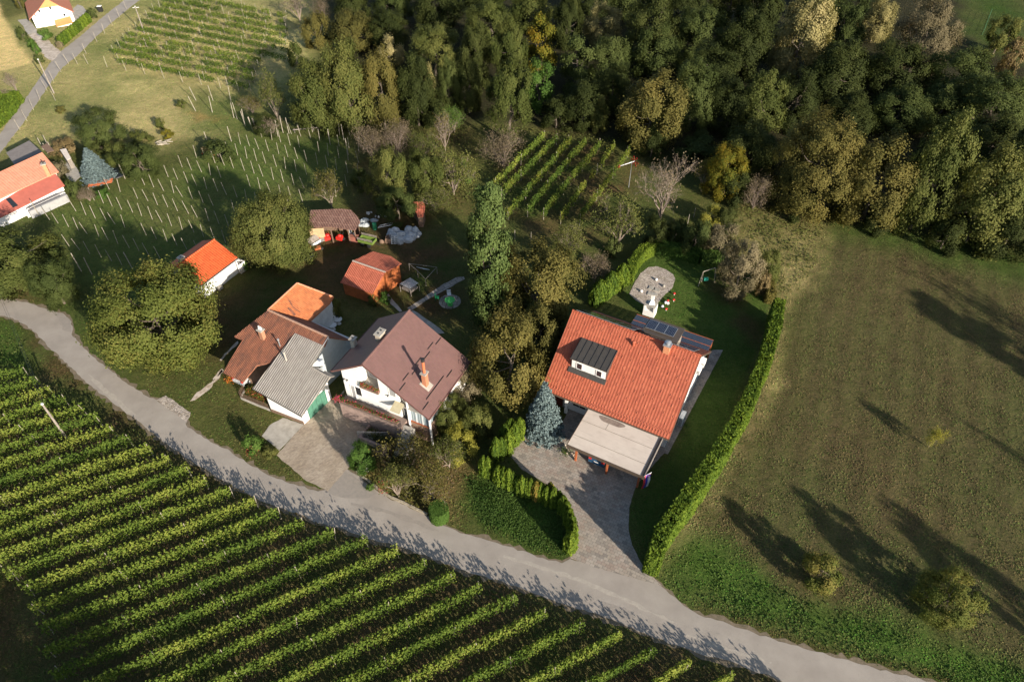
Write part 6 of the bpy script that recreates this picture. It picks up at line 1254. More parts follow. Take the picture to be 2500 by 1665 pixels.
# ------------------------------------------------------------ cars
def car(label, F, col, L=4.3, Wd=1.8):
    """rear bumper at u=0, length along +v of frame; returns thing"""
    T = thing('car', label, 'car', F(0, 2, 0)); paint = pmat('car_paint_'+col[0], col[1], tuple(x*.9 for x in col[1]), 2, .25); w = Wd/2
    prof = [(0, .35), (-.03, .62), (.02, .98), (.5, 1.42), (1.0, 1.5), (2.1, 1.46), (2.75, 1.08), (4.1, .86), (4.3, .6), (4.25, .3)]
    m = MB(); n = len(prof); ws = [.86, .97, .97, .76, .74, .74, .88, .93, .88, .86]
    for s in (-1, 1): m.v += [tuple(F(s*w*ws[i], y, z)) for i, (y, z) in enumerate(prof)]
    m.f.append(tuple(range(n))); m.f.append(tuple(range(2*n-1, n-1, -1))); m.mi += [0, 0]
    for i in range(n): j = (i+1) % n; m.f.append((i, n+i, n+j, j)); m.mi.append(0)
    m.build('body', paint, T, smooth=False)
    g = MB(); g.prism([F(-w*.72, .02, 1.02), F(w*.72, .02, 1.02), F(w*.64, .42, 1.37), F(-w*.64, .42, 1.37)], (0, -.02, .01)); g.build('rear_window', GLASS, T)
    for s in (-1, 1):
        g = MB(); g.prism([F(s*w*.93, .7, 1.0), F(s*w*.9, 2.5, 1.02), F(s*w*.79, 2.0, 1.38), F(s*w*.8, .8, 1.38)], F.u*s*.05); g.build('side_window', GLASS, T)
        g = MB(); g.prism([F(s*w*.9, -.06, .72), F(s*w*.55, -.07, .76), F(s*w*.58, -.03, .95), F(s*w*.93, .0, .95)], (0, -.03, 0)); g.build('tail_light', REDP, T)
        for y in (.8, 3.4):
            wh = MB().tube(F(s*(w-.22), y, .32), F(s*(w+.0), y, .32), .32, .32, 16).build('wheel', BLACK, T); MB().tube(F(s*(w+.002), y, .32), F(s*(w+.015), y, .32), .19, .17, 12).build('rim', GALV, wh)
    g = MB(); g.prism([F(-.26, -.06, .56), F(.26, -.06, .56), F(.26, -.06, .67), F(-.26, -.06, .67)], (0, -.015, 0)); g.build('number_plate', WPLAST, T)
    g = MB(); g.fb(F, -w*.9, -.1, .3, w*.9, .05, .5); g.build('bumper', paint, T); return T
fo = FA(8.15, -4.25, 0); FCar = Frame((fo.x, fo.y), -28.41); car('blue hatchback parked under the beige carport roof', FCar, ('blue', (.03, .09, .17)))
fo = gp('Y3', 300, 1015, .0); FC2 = Frame((fo.x, fo.y), -29); car('silver car tucked under the farmhouse eave', FC2, ('silver', (.5, .52, .54)))
# ------------------------------------------------------------ flag
FLG = thing('flag', 'white blue red flag hanging from the carport corner', 'flag', gp('W5', 1780, 1130, 2.6))
a = gp('W5', 1782, 1130, 2.65); b_ = gp('W5', 1945, 1035, 2.75); b_.z = 2.7; a.z = 2.7; d = b_-a; dn = V3(-d.y, d.x, 0).normalized()
cl = [pmat('flag_red', (.6, .04, .05)), pmat('flag_blue', (.03, .06, .45)), pmat('flag_white', (.8, .8, .82))]
for i in range(3):
    m = MB(); nn = 9
    for j in range(nn):
        z0, z1 = -2.25*j/nn, -2.25*(j+1)/nn; w0_ = dn*.05*math.sin(j*.9); w1_ = dn*.05*math.sin((j+1)*.9)
        m.prism([a+d*(i/3)+V3(0, 0, z0)+w0_, a+d*((i+1)/3)+V3(0, 0, z0)+w0_, a+d*((i+1)/3)+V3(0, 0, z1)+w1_, a+d*(i/3)+V3(0, 0, z1)+w1_], dn*.008)
    m.build('stripe', cl[i], FLG)
def shield(s, col, off):
    c = a+d*.72+V3(0, 0, -.42)-dn*off; dx = d.normalized(); m = MB(); m.prism([c+dx*x*s+V3(0, 0, z*s) for x, z in ((-.15, .2), (.15, .2), (.15, -.02), (0, -.24), (-.15, -.02))], -dn*.006); return m.build('emblem', col, FLG)
shield(1.25, cl[0], .03); e = shield(1.05, cl[1], .04)
c = a+d*.72+V3(0, 0, -.44)-dn*.05; dx = d.normalized(); MB().prism([c+dx*x+V3(0, 0, z) for x, z in ((-.12, -.06), (-.06, .03), (0, .12), (.06, .03), (.12, -.06), (0, -.14))], -dn*.006).build('emblem_peak', cl[2], FLG)
MB().tube(FA(13.1, -5.0, 2.4), b_+V3(0, 0, .06), .025, .02, 6).tube(a+V3(0, 0, .02), b_+V3(0, 0, .02), .018, .018, 6).build('pole', GALV, FLG)
# ------------------------------------------------------------ garden of the big house
FPL = thing('garden_fireplace', 'white garden barbecue with a tall chimney at the gravel bed', 'barbecue', gp('Y2', 380, 1240))
p_ = gp('Y2', 375, 1235); F_ = Frame((p_.x, p_.y), -28); q = MB(); q.fb(F_, -.7, -.5, 0, .7, .5, .8); q.fb(F_, -.7, .1, .802, .7, .5, 1.5); q.fb(F_, -.7, -.5, .802, -.5, .098, 1.5); q.fb(F_, .5, -.5, .802, .7, .098, 1.5); q.build('hearth', WHITE, FPL)
q = MB(); q.prism([F_(-.7, -.5, 1.502), F_(.7, -.5, 1.502), F_(.7, .5, 1.502), F_(-.7, .5, 1.502)], (0, 0, .08)); q.build('mantel', CONC, FPL); q = MB(); q.tube(F_(0, .1, 1.584), F_(0, .25, 2.1), .52, .24, 4); q.fb(F_, -.18, .07, 2.1, .18, .43, 2.9); q.build('chimney', WHITE, FPL); q = MB(); q.fb(F_, -.24, .0, 2.902, .24, .5, 2.98); q.build('chimney_cap', CONC, FPL)
for i, (x, y) in enumerate(((305, 1045), (435, 945), (500, 1000), (487, 1178), (515, 1145), (534, 1150))):
    p_ = gp('Y2', x, y); q = MB(); q.ell(p_+V3(0, 0, .17), .19, .19, .19, 12, 8); t = q.build('garden_ball', WPLAST if i != 2 else CONC); tag(t, ['white garden ball low in the gravel oval', 'white garden ball at the middle of the gravel oval', 'small grey ball at the right of the gravel oval', 'white ball in the grass, lowest of three', 'white ball in the grass between two others', 'white ball in the grass, rightmost of three'][i], 'garden ball', 'balls in the hedged garden')
for i, (x, y) in enumerate(((590, 1070), (585, 1125), (534, 1132), (520, 1205))):
    p_ = gp('Y2', x, y); t = thing('toadstool', 'red topped garden toadstool in the grass, %s from the top' % ordinal(i), 'ornament', p_, 'red garden toadstools'); MB().tube(p_, p_+V3(0, 0, .25), .05, .04, 8).build('stem', WPLAST, t); MB().ell(p_+V3(0, 0, .27), .17, .17, .1, 10, 6).build('cap', REDP, t)
for i, (x, y) in enumerate(((365, 1020), (405, 1035), (355, 1070), (385, 1075))):
    p_ = gp('Y2', x, y); q = MB(); q.box(p_, V3(.7, -.3, 0), V3(.25, .55, 0), V3(0, 0, .12)); tag(q.build('stone_slab', CONC), 'flat grey stone slab in the gravel oval, %s from the top left' % ordinal(i), 'slab', 'stone slabs in the gravel')
SW = thing('swing', 'timber swing frame with a green seat by the tawny tree', 'swing', gp('Y2', 860, 960))
q = MB(); A0 = gp('Y2', 800, 995); A1_ = gp('Y2', 940, 960); up_ = V3(0, 0, 2.1); q.tube(A0, A0+up_+V3(.3, .3, 0), .05, .05, 6); q.tube(A0+V3(.6, .9, 0), A0+up_+V3(.3, .3, 0), .05, .05, 6); q.tube(A1_, A1_+up_+V3(-.2, .3, 0), .05, .05, 6); q.tube(A1_+V3(.4, .9, 0), A1_+up_+V3(-.2, .3, 0), .05, .05, 6); q.tube(A0+up_+V3(.3, .3, 0), A1_+up_+V3(-.2, .3, 0), .05, .05, 6); q.build('frame', POSTW, SW)
m_ = A0.lerp(A1_, .25)+V3(.2, .3, .5); q = MB(); q.box(m_, V3(.5, 0, 0), V3(0, .35, 0), V3(0, 0, .3)); q.build('seat', pmat('green_plastic', (.02, .35, .25)), SW); q = MB(); q.tube(m_+V3(.05, .15, .3), m_+V3(.1, .1, 1.6), .012, .012, 4); q.tube(m_+V3(.45, .15, .3), m_+V3(.4, .1, 1.6), .012, .012, 4); q.build('ropes', BLACK, SW)
# wooden wind rattle on its pole near the small vineyard
WR = thing('wind_rattle', 'red bladed wooden wind rattle on a pole among the bare trees', 'windmill', gp('Y2', 190, 130)); p_ = gp('Y2', 195, 135)
MB().tube(p_, p_+V3(0, 0, 4.2), .06, .04, 6).build('pole', GALV, WR); top = p_+V3(0, 0, 4.2); ax = V3(-.85, -.5, 0).normalized(); MB().tube(top-ax*.5, top+ax*2.2, .07, .05, 8).build('shaft', WPLAST, WR)
q = MB(); sd = ax.cross(V3(0, 0, 1)).normalized()
for i in range(6): t = i*1.047; dd_ = sd*math.cos(t)+V3(0, 0, math.sin(t)); e_ = dd_.cross(ax); q.prism([top-ax*.5+dd_*.1-e_*.04, top-ax*.5+dd_*.8-e_*.14, top-ax*.5+dd_*.8+e_*.14, top-ax*.5+dd_*.1+e_*.04], ax*.03)
q.build('blades', REDP, WR); q = MB(); q.ell(top+ax*2.3, .2, .12, .3, 8, 6); q.build('tail', WOODO, WR)
# courtyard and yard furniture
def rtable(p_, r, h, mt, label, cat='table', group=None, name='round_table'):
    t = thing(name, label, cat, p_, group); MB().disc(p_+V3(0, 0, h), r, .05, 18).build('tabletop', mt, t); MB().tube(p_, p_+V3(0, 0, h), .06, .05, 8).disc(p_, r*.55, .05, 12).build('pedestal', mt, t); return t
rtable(gp('Z6', 1892, 862, .2), .62, .72, pmat('lime_plastic', (.08, .5, .1)), 'bright green round garden table on the stone slab')
def chair(p_, ang, mt, label, group=None):
    F_ = Frame((p_.x, p_.y), ang); t = thing('chair', label, 'chair', p_, group); MB().fb(F_, -.24, -.24, .42, .24, .24, .47).build('seat', mt, t); MB().fb(F_, -.24, .2, .472, .24, .25, .95).build('backrest', mt, t)
    for s in (-1, 1):
        for v in (-1, 1): MB().tube(F_(s*.2, v*.2, 0), F_(s*.2, v*.2, .418), .02, .02, 5).build('leg', mt, t)
chair(gp('Z6', 1885, 800), 10, WPLAST, 'white garden chair behind the green table'); chair(gp('Z6', 1790, 825), 90, pmat('green_chair', (.02, .3, .1)), 'small green chair left of the round slab')
for i, (x, y) in enumerate(((600, 985), (885, 1000), (730, 1160))):
    rtable(gp('W8', x+1000-0 if False else x+0, y) if False else gp('W8', (1600, 1880, 1730)[i], (1000, 1010, 1170)[i]), .48, .7, WPLAST, 'white round table behind the farmhouse, %s' % ('left one', 'right one by the wire chair', 'lowest one')[i], group='white round tables')
chair(gp('W8', 1880, 920), 200, BLACK, 'thin wire chair behind the right white table')
p_ = gp('W8', 1640, 1060); t = thing('low_table', 'brown square table between the white round tables', 'table', p_); MB().box(p_+V3(-.5, -.4, .6), V3(1, -.3, 0), V3(.3, .8, 0), V3(0, 0, .05)).build('tabletop', WOODG, t); MB().tube(p_, p_+V3(0, 0, .6), .08, .08, 6).build('pedestal', WOODG, t)
# trailer
p_ = gp('X7', 920, 740); F_ = Frame((p_.x, p_.y), -20); T = thing('trailer', 'green farm trailer with grey side rails behind the red shed', 'trailer', p_)
q = MB(); q.fb(F_, -1.1, -.6, .55, 1.1, .6, .65); q.fb(F_, -1.1, -.6, .652, 1.1, -.55, .95); q.fb(F_, -1.1, .55, .652, 1.1, .6, .95); q.fb(F_, 1.05, -.548, .652, 1.1, .548, .95); q.fb(F_, -1.1, -.548, .652, -1.05, .548, .95); q.build('bed', GREENP, T)
q = MB(); [q.fb(F_, -1.1, s, z, 1.1, s+.03, z+.09) for s in (-.6, .57) for z in (1.05, 1.22)]; [q.fb(F_, u, s, .952, u+.05, s+.028, 1.32) for u in (-1.1, 0, 1.05) for s in (-.632, .602)]; q.build('rails', WOODG, T)
for u in (-.5, .5):
    for s in (-1, 1): MB().tube(F_(u, s*.5, .28), F_(u, s*.66, .28), .28, .28, 12).build('wheel', BLACK, T)
MB().tube(F_(1.1, 0, .55), F_(2.0, 0, .35), .04, .04, 6).build('drawbar', BLACK, T)
# barrow and cart by the walnut
p_ = gp('X7', 165, 745); F_ = Frame((p_.x, p_.y), 50); T = thing('cart', 'tipped grey wooden cart with red wheels by the walnut', 'cart', p_); q = MB(); q.prism([F_(-.8, -.5, .4), F_(.8, -.5, .4), F_(.8, .4, 1.1), F_(-.8, .4, 1.1)], (0, 0, .08)); q.build('bed', WOODG, T); q = MB(); q.fb(F_, -.8, -.55, .35, .8, -.5, .75); q.build('side_board', OLDWHITE, T)
for s in (-.9, .9): MB().tube(F_(s, 0, .35), F_(s+.1, 0, .35), .35, .35, 14).build('wheel', REDP, T)
p_ = gp('X7', 215, 825); q = MB(); F_ = Frame((p_.x, p_.y), 20); T = thing('tipping_barrow', 'small red steel barrow in front of the grey cart', 'barrow', p_); q.prism([F_(-.4, -.3, .3), F_(.4, -.25, .3), F_(.4, .25, .3), F_(-.4, .3, .3)], (0, 0, .3)); q.build('tray', WOODO, T); MB().tube(F_(.55, -.05, .18), F_(.55, .05, .18), .18, .18, 12).build('wheel', BLACK, T); MB().tube(F_(-.4, .2, .45), F_(-1.0, .25, .55), .02, .02, 5).tube(F_(-.4, -.2, .45), F_(-1.0, -.25, .55), .02, .02, 5).build('handles', BLACK, T)
# tools in the open shed
def machine(k, x, y, z, s, mt, label, name='garden_machine', cat='machine', a=30):
    p_ = gp(k, x, y, z); p_.z = 0; F_ = Frame((p_.x, p_.y), a); T = thing(name, label, cat, p_); q = MB(); q.prism([F_(-.5*s, -.35*s, .2), F_(.5*s, -.35*s, .2), F_(.4*s, .35*s, .35), F_(-.4*s, .35*s, .35)], (0, 0, .45*s)); q.ell(F_(0, 0, .35+.5*s), .32*s, .28*s, .2*s, 10, 6); q.build('hood', mt, T)
    for u in (-.45, .45): MB().tube(F_(u*s, .2*s, .22), F_(u*s+.12, .2*s, .22), .22, .22, 12).build('wheel', BLACK, T)
    MB().tube(F_(-.2*s, .3*s, .5), F_(-.25*s, 1.0*s, 1.05), .025, .025, 5).tube(F_(.2*s, .3*s, .5), F_(.25*s, 1.0*s, 1.05), .025, .025, 5).build('handles', BLACK, T); return T
machine('W7', 850, 1130, .5, 1.0, REDP, 'red tiller at the left opening of the brown shed'); machine('W7', 1280, 1160, .4, .9, REDP, 'red mower in the middle of the brown shed', a=-20); machine('W7', 800, 900, 1.2, .8, WOODO, 'orange machine under the front edge of the brown roof')
p_ = gp('W7', 650, 1250, .3); p_.z = 0; T = thing('wheelbarrow', 'grey blue wheelbarrow leaning on the tan board wall', 'wheelbarrow', p_); F_ = Frame((p_.x, p_.y), 70); q = MB(); q.prism([F_(-.4, -.3, .4), F_(.4, -.35, .35), F_(.4, .35, .35), F_(-.4, .3, .4)], (0, 0, .28)); q.build('tray', GALV, T); MB().tube(F_(-.6, -.05, .2), F_(-.6, .05, .2), .2, .2, 12).build('wheel', BLACK, T); MB().tube(F_(.3, .2, .45), F_(1.1, .28, .9), .02, .02, 5).tube(F_(.3, -.2, .45), F_(1.1, -.28, .9), .02, .02, 5).build('handles', BLACK, T)
p_ = gp('W7', 1770, 1180, .5); p_.z = 0; F_ = Frame((p_.x, p_.y), -5); T = thing('cabinet', 'brown cabinet at the right end of the brown shed', 'cabinet', p_); MB().fb(F_, -.6, -.3, 0, .6, .3, .9).build('carcass', pmat('cabinet_brown', (.28, .1, .07)), T); MB().fb(F_, -.65, -.35, .902, .65, .32, .95).build('top', pmat('cabinet_top', (.33, .13, .09)), T)
p_ = gp('W7', 1790, 1050, .95); MB().tube(p_, p_+V3(0, 0, .22), .13, .15, 10).build('bucket', WPLAST); tag(bpy.data.objects['bucket'], 'white bucket standing on the brown cabinet', 'bucket')
p_ = gp('W7', 1640, 1000, .8); p_.z = 0; T = thing('leaning_boards', 'green grey boards leaning at the shed post', 'boards', p_); MB().prism([p_+V3(0, 0, 0), p_+V3(.35, 0, 0), p_+V3(.1, .25, 1.9), p_+V3(-.25, .25, 1.9)], (0, .05, 0)).build('boards', GREYW, T)
# heaps, tarps, pallets and crates in the junk yard
def heap(name, k, x, y, rx, ry, h, mt, label, cat, seed, n=7):
    r = random.Random(seed); p_ = gp(k, x, y); b = MB()
    for i in range(n): c = p_+V3(r.uniform(-1, 1)*rx, r.uniform(-1, 1)*ry, 0); b.ell(c+V3(0, 0, h*.2), rx*r.uniform(.3, .55), ry*r.uniform(.3, .55), h*r.uniform(.4, .9), 9, 6)
    for i, v in enumerate(b.v): b.v[i] = (v[0]+r.uniform(-.06, .06), v[1]+r.uniform(-.06, .06), max(.0, v[2]+r.uniform(-.08, .08)))
    o_ = b.build(name, mt); return tag(o_, label, cat)
TARP = pmat('pale_tarp', (.5, .52, .53), (.28, .3, .32), 2.5, .6, .05, 4); heap('tarp_heap', 'X7', 1420, 640, 1.6, 1.3, 1.2, TARP, 'large heap under pale grey plastic sheeting in the junk yard', 'tarp', 1, 10); heap('tarp_heap', 'X7', 1560, 640, .8, .7, .7, TARP, 'smaller pale tarp bundle right of the big heap', 'tarp', 2)
heap('scrap_heap', 'X7', 900, 440, 1.2, .8, .5, GREYW, 'grey scrap heap beside the open shed', 'scrap', 4); heap('scrap_heap', 'X7', 1180, 680, .7, .6, .7, WOODB, 'dark brown rubble heap right of the green trailer', 'scrap', 5); heap('tarp_heap', 'Z6', 740, 490, .9, .8, .7, pmat('dark_tarp', (.07, .075, .09), (.03, .03, .04), 3, .5), 'dark tarp bundle under the walnut beside the barrow', 'tarp', 6)
for i, (x, y) in enumerate(((910, 315), (950, 300), (1050, 350), (1115, 330), (1160, 340))): heap('sack', 'X7', x, y, .28, .25, .3, WPLAST, 'white sack behind the brown shed, %s from the left' % ordinal(i), 'sack', 20+i, 3)['group'] = 'white sacks in the junk yard'
def pallet(p_, a, label, tilt=1.25):
    F_ = Frame((p_.x, p_.y), a); T = thing('pallet', label, 'pallet', p_); q = MB(); up_ = F_.v*math.cos(tilt)+V3(0, 0, math.sin(tilt))
    for i in range(5): b0_ = F_(-.5, 0, .05)+up_*(i*.26); q.box(b0_, F_.u*1.0, up_*.12, up_.cross(F_.u)*.03)
    for u in (-.5, -.05, .4): q.box(F_(u, 0, .05)-up_.cross(F_.u)*.1, F_.u*.1, up_*1.15, up_.cross(F_.u)*.098)
    q.build('boards', OLDWHITE, T)
pallet(gp('X7', 1305, 735), 0, 'whitish pallet leaning on the left of the tarp heap'); pallet(gp('X7', 1400, 700), 5, 'whitish pallet leaning in the middle of the tarp heap', 1.0)
p_ = gp('X7', 1020, 520); T = thing('barrel', 'green plastic barrel in the junk yard', 'barrel', p_); MB().tube(p_, p_+V3(0, 0, .9), .3, .3, 14).build('body', pmat('barrel_green', (.02, .2, .09)), T); MB().tube(p_+V3(0, 0, .9), p_+V3(0, 0, .95), .31, .28, 14).build('lid', pmat('barrel_lid', (.03, .25, .12)), T)
T = thing('ladder', 'pale metal frame lying across the junk yard', 'frame', gp('X7', 1200, 490)); a = gp('X7', 1060, 500, .4); b_ = gp('X7', 1260, 460, .5); q = MB(); q.tube(a, b_, .05, .05, 5); q.tube(a+V3(.2, .5, 0), b_+V3(0, .5, 0), .05, .05, 5); [q.tube(a.lerp(b_, i/5), a.lerp(b_, i/5)+V3(.2*(1-i/5), .5, 0), .03, .03, 4) for i in range(6)]; q.build('frame', GALV, T)
# hutch with slatted roof and wire run
p_ = gp('X7', 1490, 1400); F_ = Frame((p_.x, p_.y), -20); T = thing('hutch', 'low hutch with a white slatted roof near the red shed', 'hutch', p_); q = MB(); R0 = [gp('X7', *c_, 1.2) for c_ in ((1370, 1300), (1520, 1210), (1640, 1290), (1520, 1370))]
for i in range(9): s0_ = R0[0].lerp(R0[3], i/9); s1_ = R0[1].lerp(R0[2], i/9); q.prism([s0_, s1_, R0[1].lerp(R0[2], (i+.5)/9), R0[0].lerp(R0[3], (i+.5)/9)], (0, 0, .03))
q.build('slats', OLDWHITE, T); q = MB(); [q.tube(V3(c_.x, c_.y, 0), c_, .04, .04, 5) for c_ in R0]; q.prism([V3(c_.x, c_.y, .4)*1 for c_ in [R0[k_].lerp((R0[0]+R0[2])/2, .15) for k_ in range(4)]], (0, 0, .3)); q.build('frame', WOODG, T)
T = thing('wire_run', 'thin railed enclosure right of the red shed', 'enclosure', gp('X7', 1700, 1100)); q = MB(); C4 = [gp('X7', *c_, 1.1) for c_ in ((1500, 1010), (1895, 1060), (1735, 1230), (1620, 1110))]
for i in range(4): q.tube(C4[i], C4[(i+1) % 4], .03, .03, 5); q.tube(V3(C4[i].x, C4[i].y, 0), C4[i], .04, .04, 5)
q.build('rails', WOODG, T); p_ = gp('X7', 1700, 1080, .3); q = MB(); q.prism([p_+V3(-.9, .3, 0), p_+V3(.7, -.2, 0), p_+V3(.9, -.4, .1), p_+V3(.2, -.35, .15)], (0, 0, .06)); tag(q.build('white_sheet', WPLAST), 'white tapered sheet lying inside the railed enclosure', 'sheet')
# orange tarp, wood pile, garden edging
p_ = gp('Z1', 1428, 1060); T = thing('crate', 'bright orange red crate at the edge of the bare vineyard', 'crate', p_); F_ = Frame((p_.x, p_.y), 12); q = MB(); q.fb(F_, -.85, -.4, 0, .85, .4, .5); q.build('box', pmat('orange_crate', (.7, .1, .03)), T); q = MB(); q.fb(F_, -.9, -.45, .502, .9, .45, .56); q.build('lid', pmat('orange_lid', (.75, .13, .04)), T)
T = thing('wood_pile', 'scattered pile of pale planks on the dry slope', 'wood pile', gp('Z1', 1120, 985)); q = MB(); r = random.Random(3)
for i in range(16): c_ = gp('Z1', 1120, 985)+V3(r.uniform(-1, 1), r.uniform(-.7, .7), r.uniform(.05, .45)); d_ = V3(r.uniform(-1, 1), r.uniform(-.6, .6), r.uniform(-.1, .1)).normalized()*r.uniform(.6, 1.1); q.tube(c_-d_*.5, c_+d_*.5, .07, .06, 5)
q.build('planks', POSTW, T)
T = thing('timber_edging', 'reddish timber sleepers edging the bed below the blue spruce', 'edging', gp('Z1', 690, 1265)); q = MB(); a = gp('Z1', 600, 1285); b_ = gp('Z1', 765, 1250)
for i in range(3): q.box(a+V3(0, .25*i, .12*i), b_-a, V3(0, .22, 0), V3(0, 0, .15))
q.build('sleepers', WOODO, T)
p_ = gp('Z1', 795, 1185); T = thing('garden_pond', 'dark oval garden pond with a rim beside the blue spruce', 'pond', p_); MB().tube(p_+V3(0, 0, -.05), p_+V3(0, 0, .1), 1.7, 1.6, 20).build('rim', BLACK, T); MB().disc(p_+V3(0, 0, .1), 1.45, .012, 20).build('water_surface', GLASS, T)
# stone edging of the bank, low fence by the farmhouse
T = thing('stone_edging', 'pale stone kerb along the foot of the shrub bank', 'kerb', gp('W3', 600, 1150)); q = MB(); L_ = [gp('W3', *c_) for c_ in ((165, 800), (250, 880), (330, 930), (480, 1060), (650, 1165), (830, 1240), (980, 1320), (1135, 1395))]; r = random.Random(9)
for a, b_ in zip(L_[:-1], L_[1:]):
    d = b_-a; n = max(1, int(d.length/.6)); nn_ = V3(-d.y, d.x, 0).normalized()
    for i in range(n): q.box(a+d*(i/n), d*(.96/n), nn_*(.16+r.uniform(0, .05)), V3(0, 0, .16+r.uniform(0, .06)))
q.build('stones', pmat('kerb_stone', (.4, .35, .27), (.26, .22, .15), 5, .9, .02), T)
p_ = gp('W3', 1210, 1410); q = MB(); q.box(p_, V3(.12, .3, 0), V3(-.12, .05, 0), V3(0, 0, .75)); tag(q.build('marker_post', WPLAST), 'short white marker post left of the drum shaped bush', 'post')
T = thing('garden_fence', 'low brown paling fence round the bed beside the garage', 'fence', gp('Y3', 450, 1230)); q = MB(); L_ = [gp('Y3', *c_) for c_ in ((360, 1075), (315, 1165), (480, 1235), (645, 1300))]
for a, b_ in zip(L_[:-1], L_[1:]):
    d = b_-a; n = int(d.length/.17); [q.box(a+d*(i/n)+V3(0, 0, .3), d*(.45/n), V3(.02, -.03, 0), V3(0, 0, .75)) for i in range(n)]
q.build('palings', WOODB, T); q = MB(); [q.box(a, b_-a, V3(.06, -.14, 0), V3(0, 0, .28)) for a, b_ in zip(L_[:-1], L_[1:])]; q.build('plinth', CONC, T)
FLW = thing('flower_bed', 'autumn coloured flower bed behind the low paling fence', 'flower bed', gp('Y3', 450, 1140)); flowers('plants', [gp('Y3', x, 1090+(x-400)*.45, .3) for x in range(400, 600, 12)], 1100, .22, .5, 'ALOR', 31, FLW)
for i, (k, x, y, pals, lb) in enumerate((('Y7', 300, 545, 'RRLL', 'red flowered plants on the lane verge'), ('W3', 270, 770, 'ffL', 'white flowering plant beside the rhododendron'), ('W3', 545, 1015, 'RRL', 'small bright red flowers on the bank'), ('W3', 930, 190, 'OQLD', 'mixed flowers in front of the purple house porch'), ('W3', 1150, 230, 'RRL', 'red flowers at the porch corner'), ('Y3', 195, 960, 'rrA', 'orange pumpkins and pots by the silver car'), ('V', 1300, 1040, 'LMO', 'low plants in the stone ringed bed beside the carport'))):
    if 'f' in pals and 'f' not in LEAF: LEAF['f'] = leafmat('flower_white', (.6, .6, .58), (.75, .75, .72), (.8, .8, .8))
    if 'r' in pals: LEAF['r'] = leafmat('pumpkin', (.6, .15, .03), (.7, .2, .04), (.7, .3, .1))
    t = thing('flowers', lb, 'flowers', gp(k, x, y)); flowers('blooms', [gp(k, x, y, .2)]*2, 260, .3, .35, pals, 40+i, t)
T = thing('stone_ring', 'half ring of pale stones round the bed at the carport corner', 'stones', gp('Y6', 1030, 385)); q = MB(); r = random.Random(2)
for i in range(26): t = i/25; p_ = gp('Y6', 1000+90*t+(-14 if t < .5 else 0), 320+85*math.sin(t*1.57)**.8, 0)+V3(r.uniform(-.1, .1), r.uniform(-.1, .1), .08); q.ell(p_, .14, .12, .12, 7, 5)
q.build('stones', PGRAV, T)
T = thing('duckboard', 'row of pale slats lying on the pavers beside the spruce', 'slats', gp('Y6', 970, 240)); q = MB(); [q.box(gp('Y6', 925+i*22, 235+i*9, .03), gp('Y6', 950+i*22, 200+i*9, .03)-gp('Y6', 925+i*22, 235+i*9, .03), V3(.12, -.07, 0), V3(0, 0, .05)) for i in range(5)]; q.build('slats', WOODG, T)
# ------------------------------------------------------------ utility poles
def upole(base, top, label, arms=0, r=.13):
    p_ = gp('P', *base); best = min((abs((lambda s: s)(0)), 0) for _ in (0,))
    def proj(P_): q_ = P_-CP; Z = q_.y*cT-q_.z*sT; return 1250+FPX*q_.x/Z, 832.5-FPX*(q_.y*sT+q_.z*cT)/Z
    h = min(np.arange(3, 12, .1), key=lambda h_: (proj(p_+V3(0, 0, h_))[0]-top[0])**2+(proj(p_+V3(0, 0, h_))[1]-top[1])**2)
    T = thing('utility_pole', label, 'pole', p_); tp = p_+V3(0, 0, float(h)); MB().tube(p_, tp, r, r*.7, 8).build('pole', WOODG, T); q = MB()
    if arms: q.box(tp+V3(-.6, 0, -.3), V3(1.2, .2, 0), V3(0, .1, 0), V3(0, 0, .1))
    q.tube(tp, tp+V3(0, 0, .12), r*1.1, r*.9, 8); q.build('cap', OLDWHITE, T); return tp
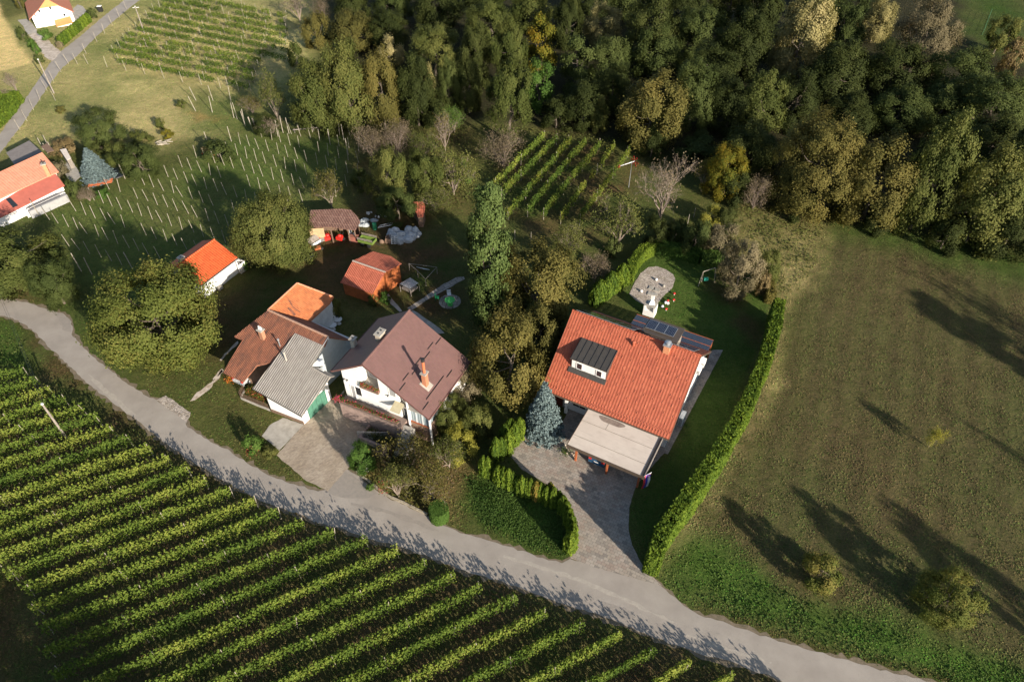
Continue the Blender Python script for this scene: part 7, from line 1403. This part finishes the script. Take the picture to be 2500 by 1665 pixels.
t1 = upole((163, 1070), (103, 988), 'thick grey wooden pole rising out of the lower vine rows'); t2 = upole((132, 228.6), (101, 143), 'thin pole on the right verge of the upper lane'); t3 = upole((353, 82), (338, 14), 'tall pole at the top left corner of the sloping vineyard', 1)
T = thing('power_line', 'thin sagging wires running from the vineyard pole over the lane', 'wires', t1); q = MB(); e = gp('P', -40, 640, 5)
for o_ in (0, .25):
    pr_ = None
    for i in range(13): t = i/12; c_ = t1.lerp(e, t)+V3(o_, 0, -.8*math.sin(math.pi*t)); (q.tube(pr_, c_, .012, .012, 3, cap=False) if pr_ is not None else 0); pr_ = c_
q.build('wires', BLACK, T)
# top right details
T = thing('wire_fence', 'green wire mesh fence panel in the top right clearing', 'fence', gp('Z4', 1530, 160)); q = MB(); a = gp('Z4', 1510, 220); b_ = gp('Z4', 1555, 100)
for i in range(10): q.box(a.lerp(b_, i/9), V3(.04, 0, 0), V3(0, .04, 0), V3(0, 0, 1.5))
for z in (.1, .5, 1.0, 1.45): q.tube(a+V3(.05, 0, z), b_+V3(.05, 0, z), .015, .015, 4)
q.build('mesh', pmat('green_wire', (.05, .15, .06)), T)
for i, (k, x, y) in enumerate((('X4', 682, 122), ('Y2', 760, 395), ('Y2', 835, 420), ('Y2', 708, 450), ('Y2', 995, 240), ('Y2', 1010, 245), ('Y1', 812, 680), ('Y1', 975, 700))):
    o_ = bpy.data.objects.new('fence_post', pmesh[0]); COL.objects.link(o_); o_.location = gp(k, x, y); o_.scale = (1, 1, .75); tag(o_, ['grey stake at the foot of the big oaks beside the field', 'pale stake left of the yellow bush', 'pinkish stake just left of the yellow bush', 'thin stake below the yellow bush', 'white painted stake under the amber tree, left one', 'white painted stake under the amber tree, right one', 'thin stake right of the tall fir, left one', 'thin stake right of the tall fir, right one'][i], 'post', 'stakes in the gardens')
p_ = gp('Z1', 675, 85); T = thing('waste_bin', 'black and white bins at the end of the thuja row', 'bin', p_); MB().box(p_, V3(.8, 0, 0), V3(0, .7, 0), V3(0, 0, 1.1)).build('body', BLACK, T); MB().box(p_+V3(-.03, -.03, 1.102), V3(.86, 0, 0), V3(0, .76, 0), V3(0, 0, .1)).build('lid', WPLAST, T)
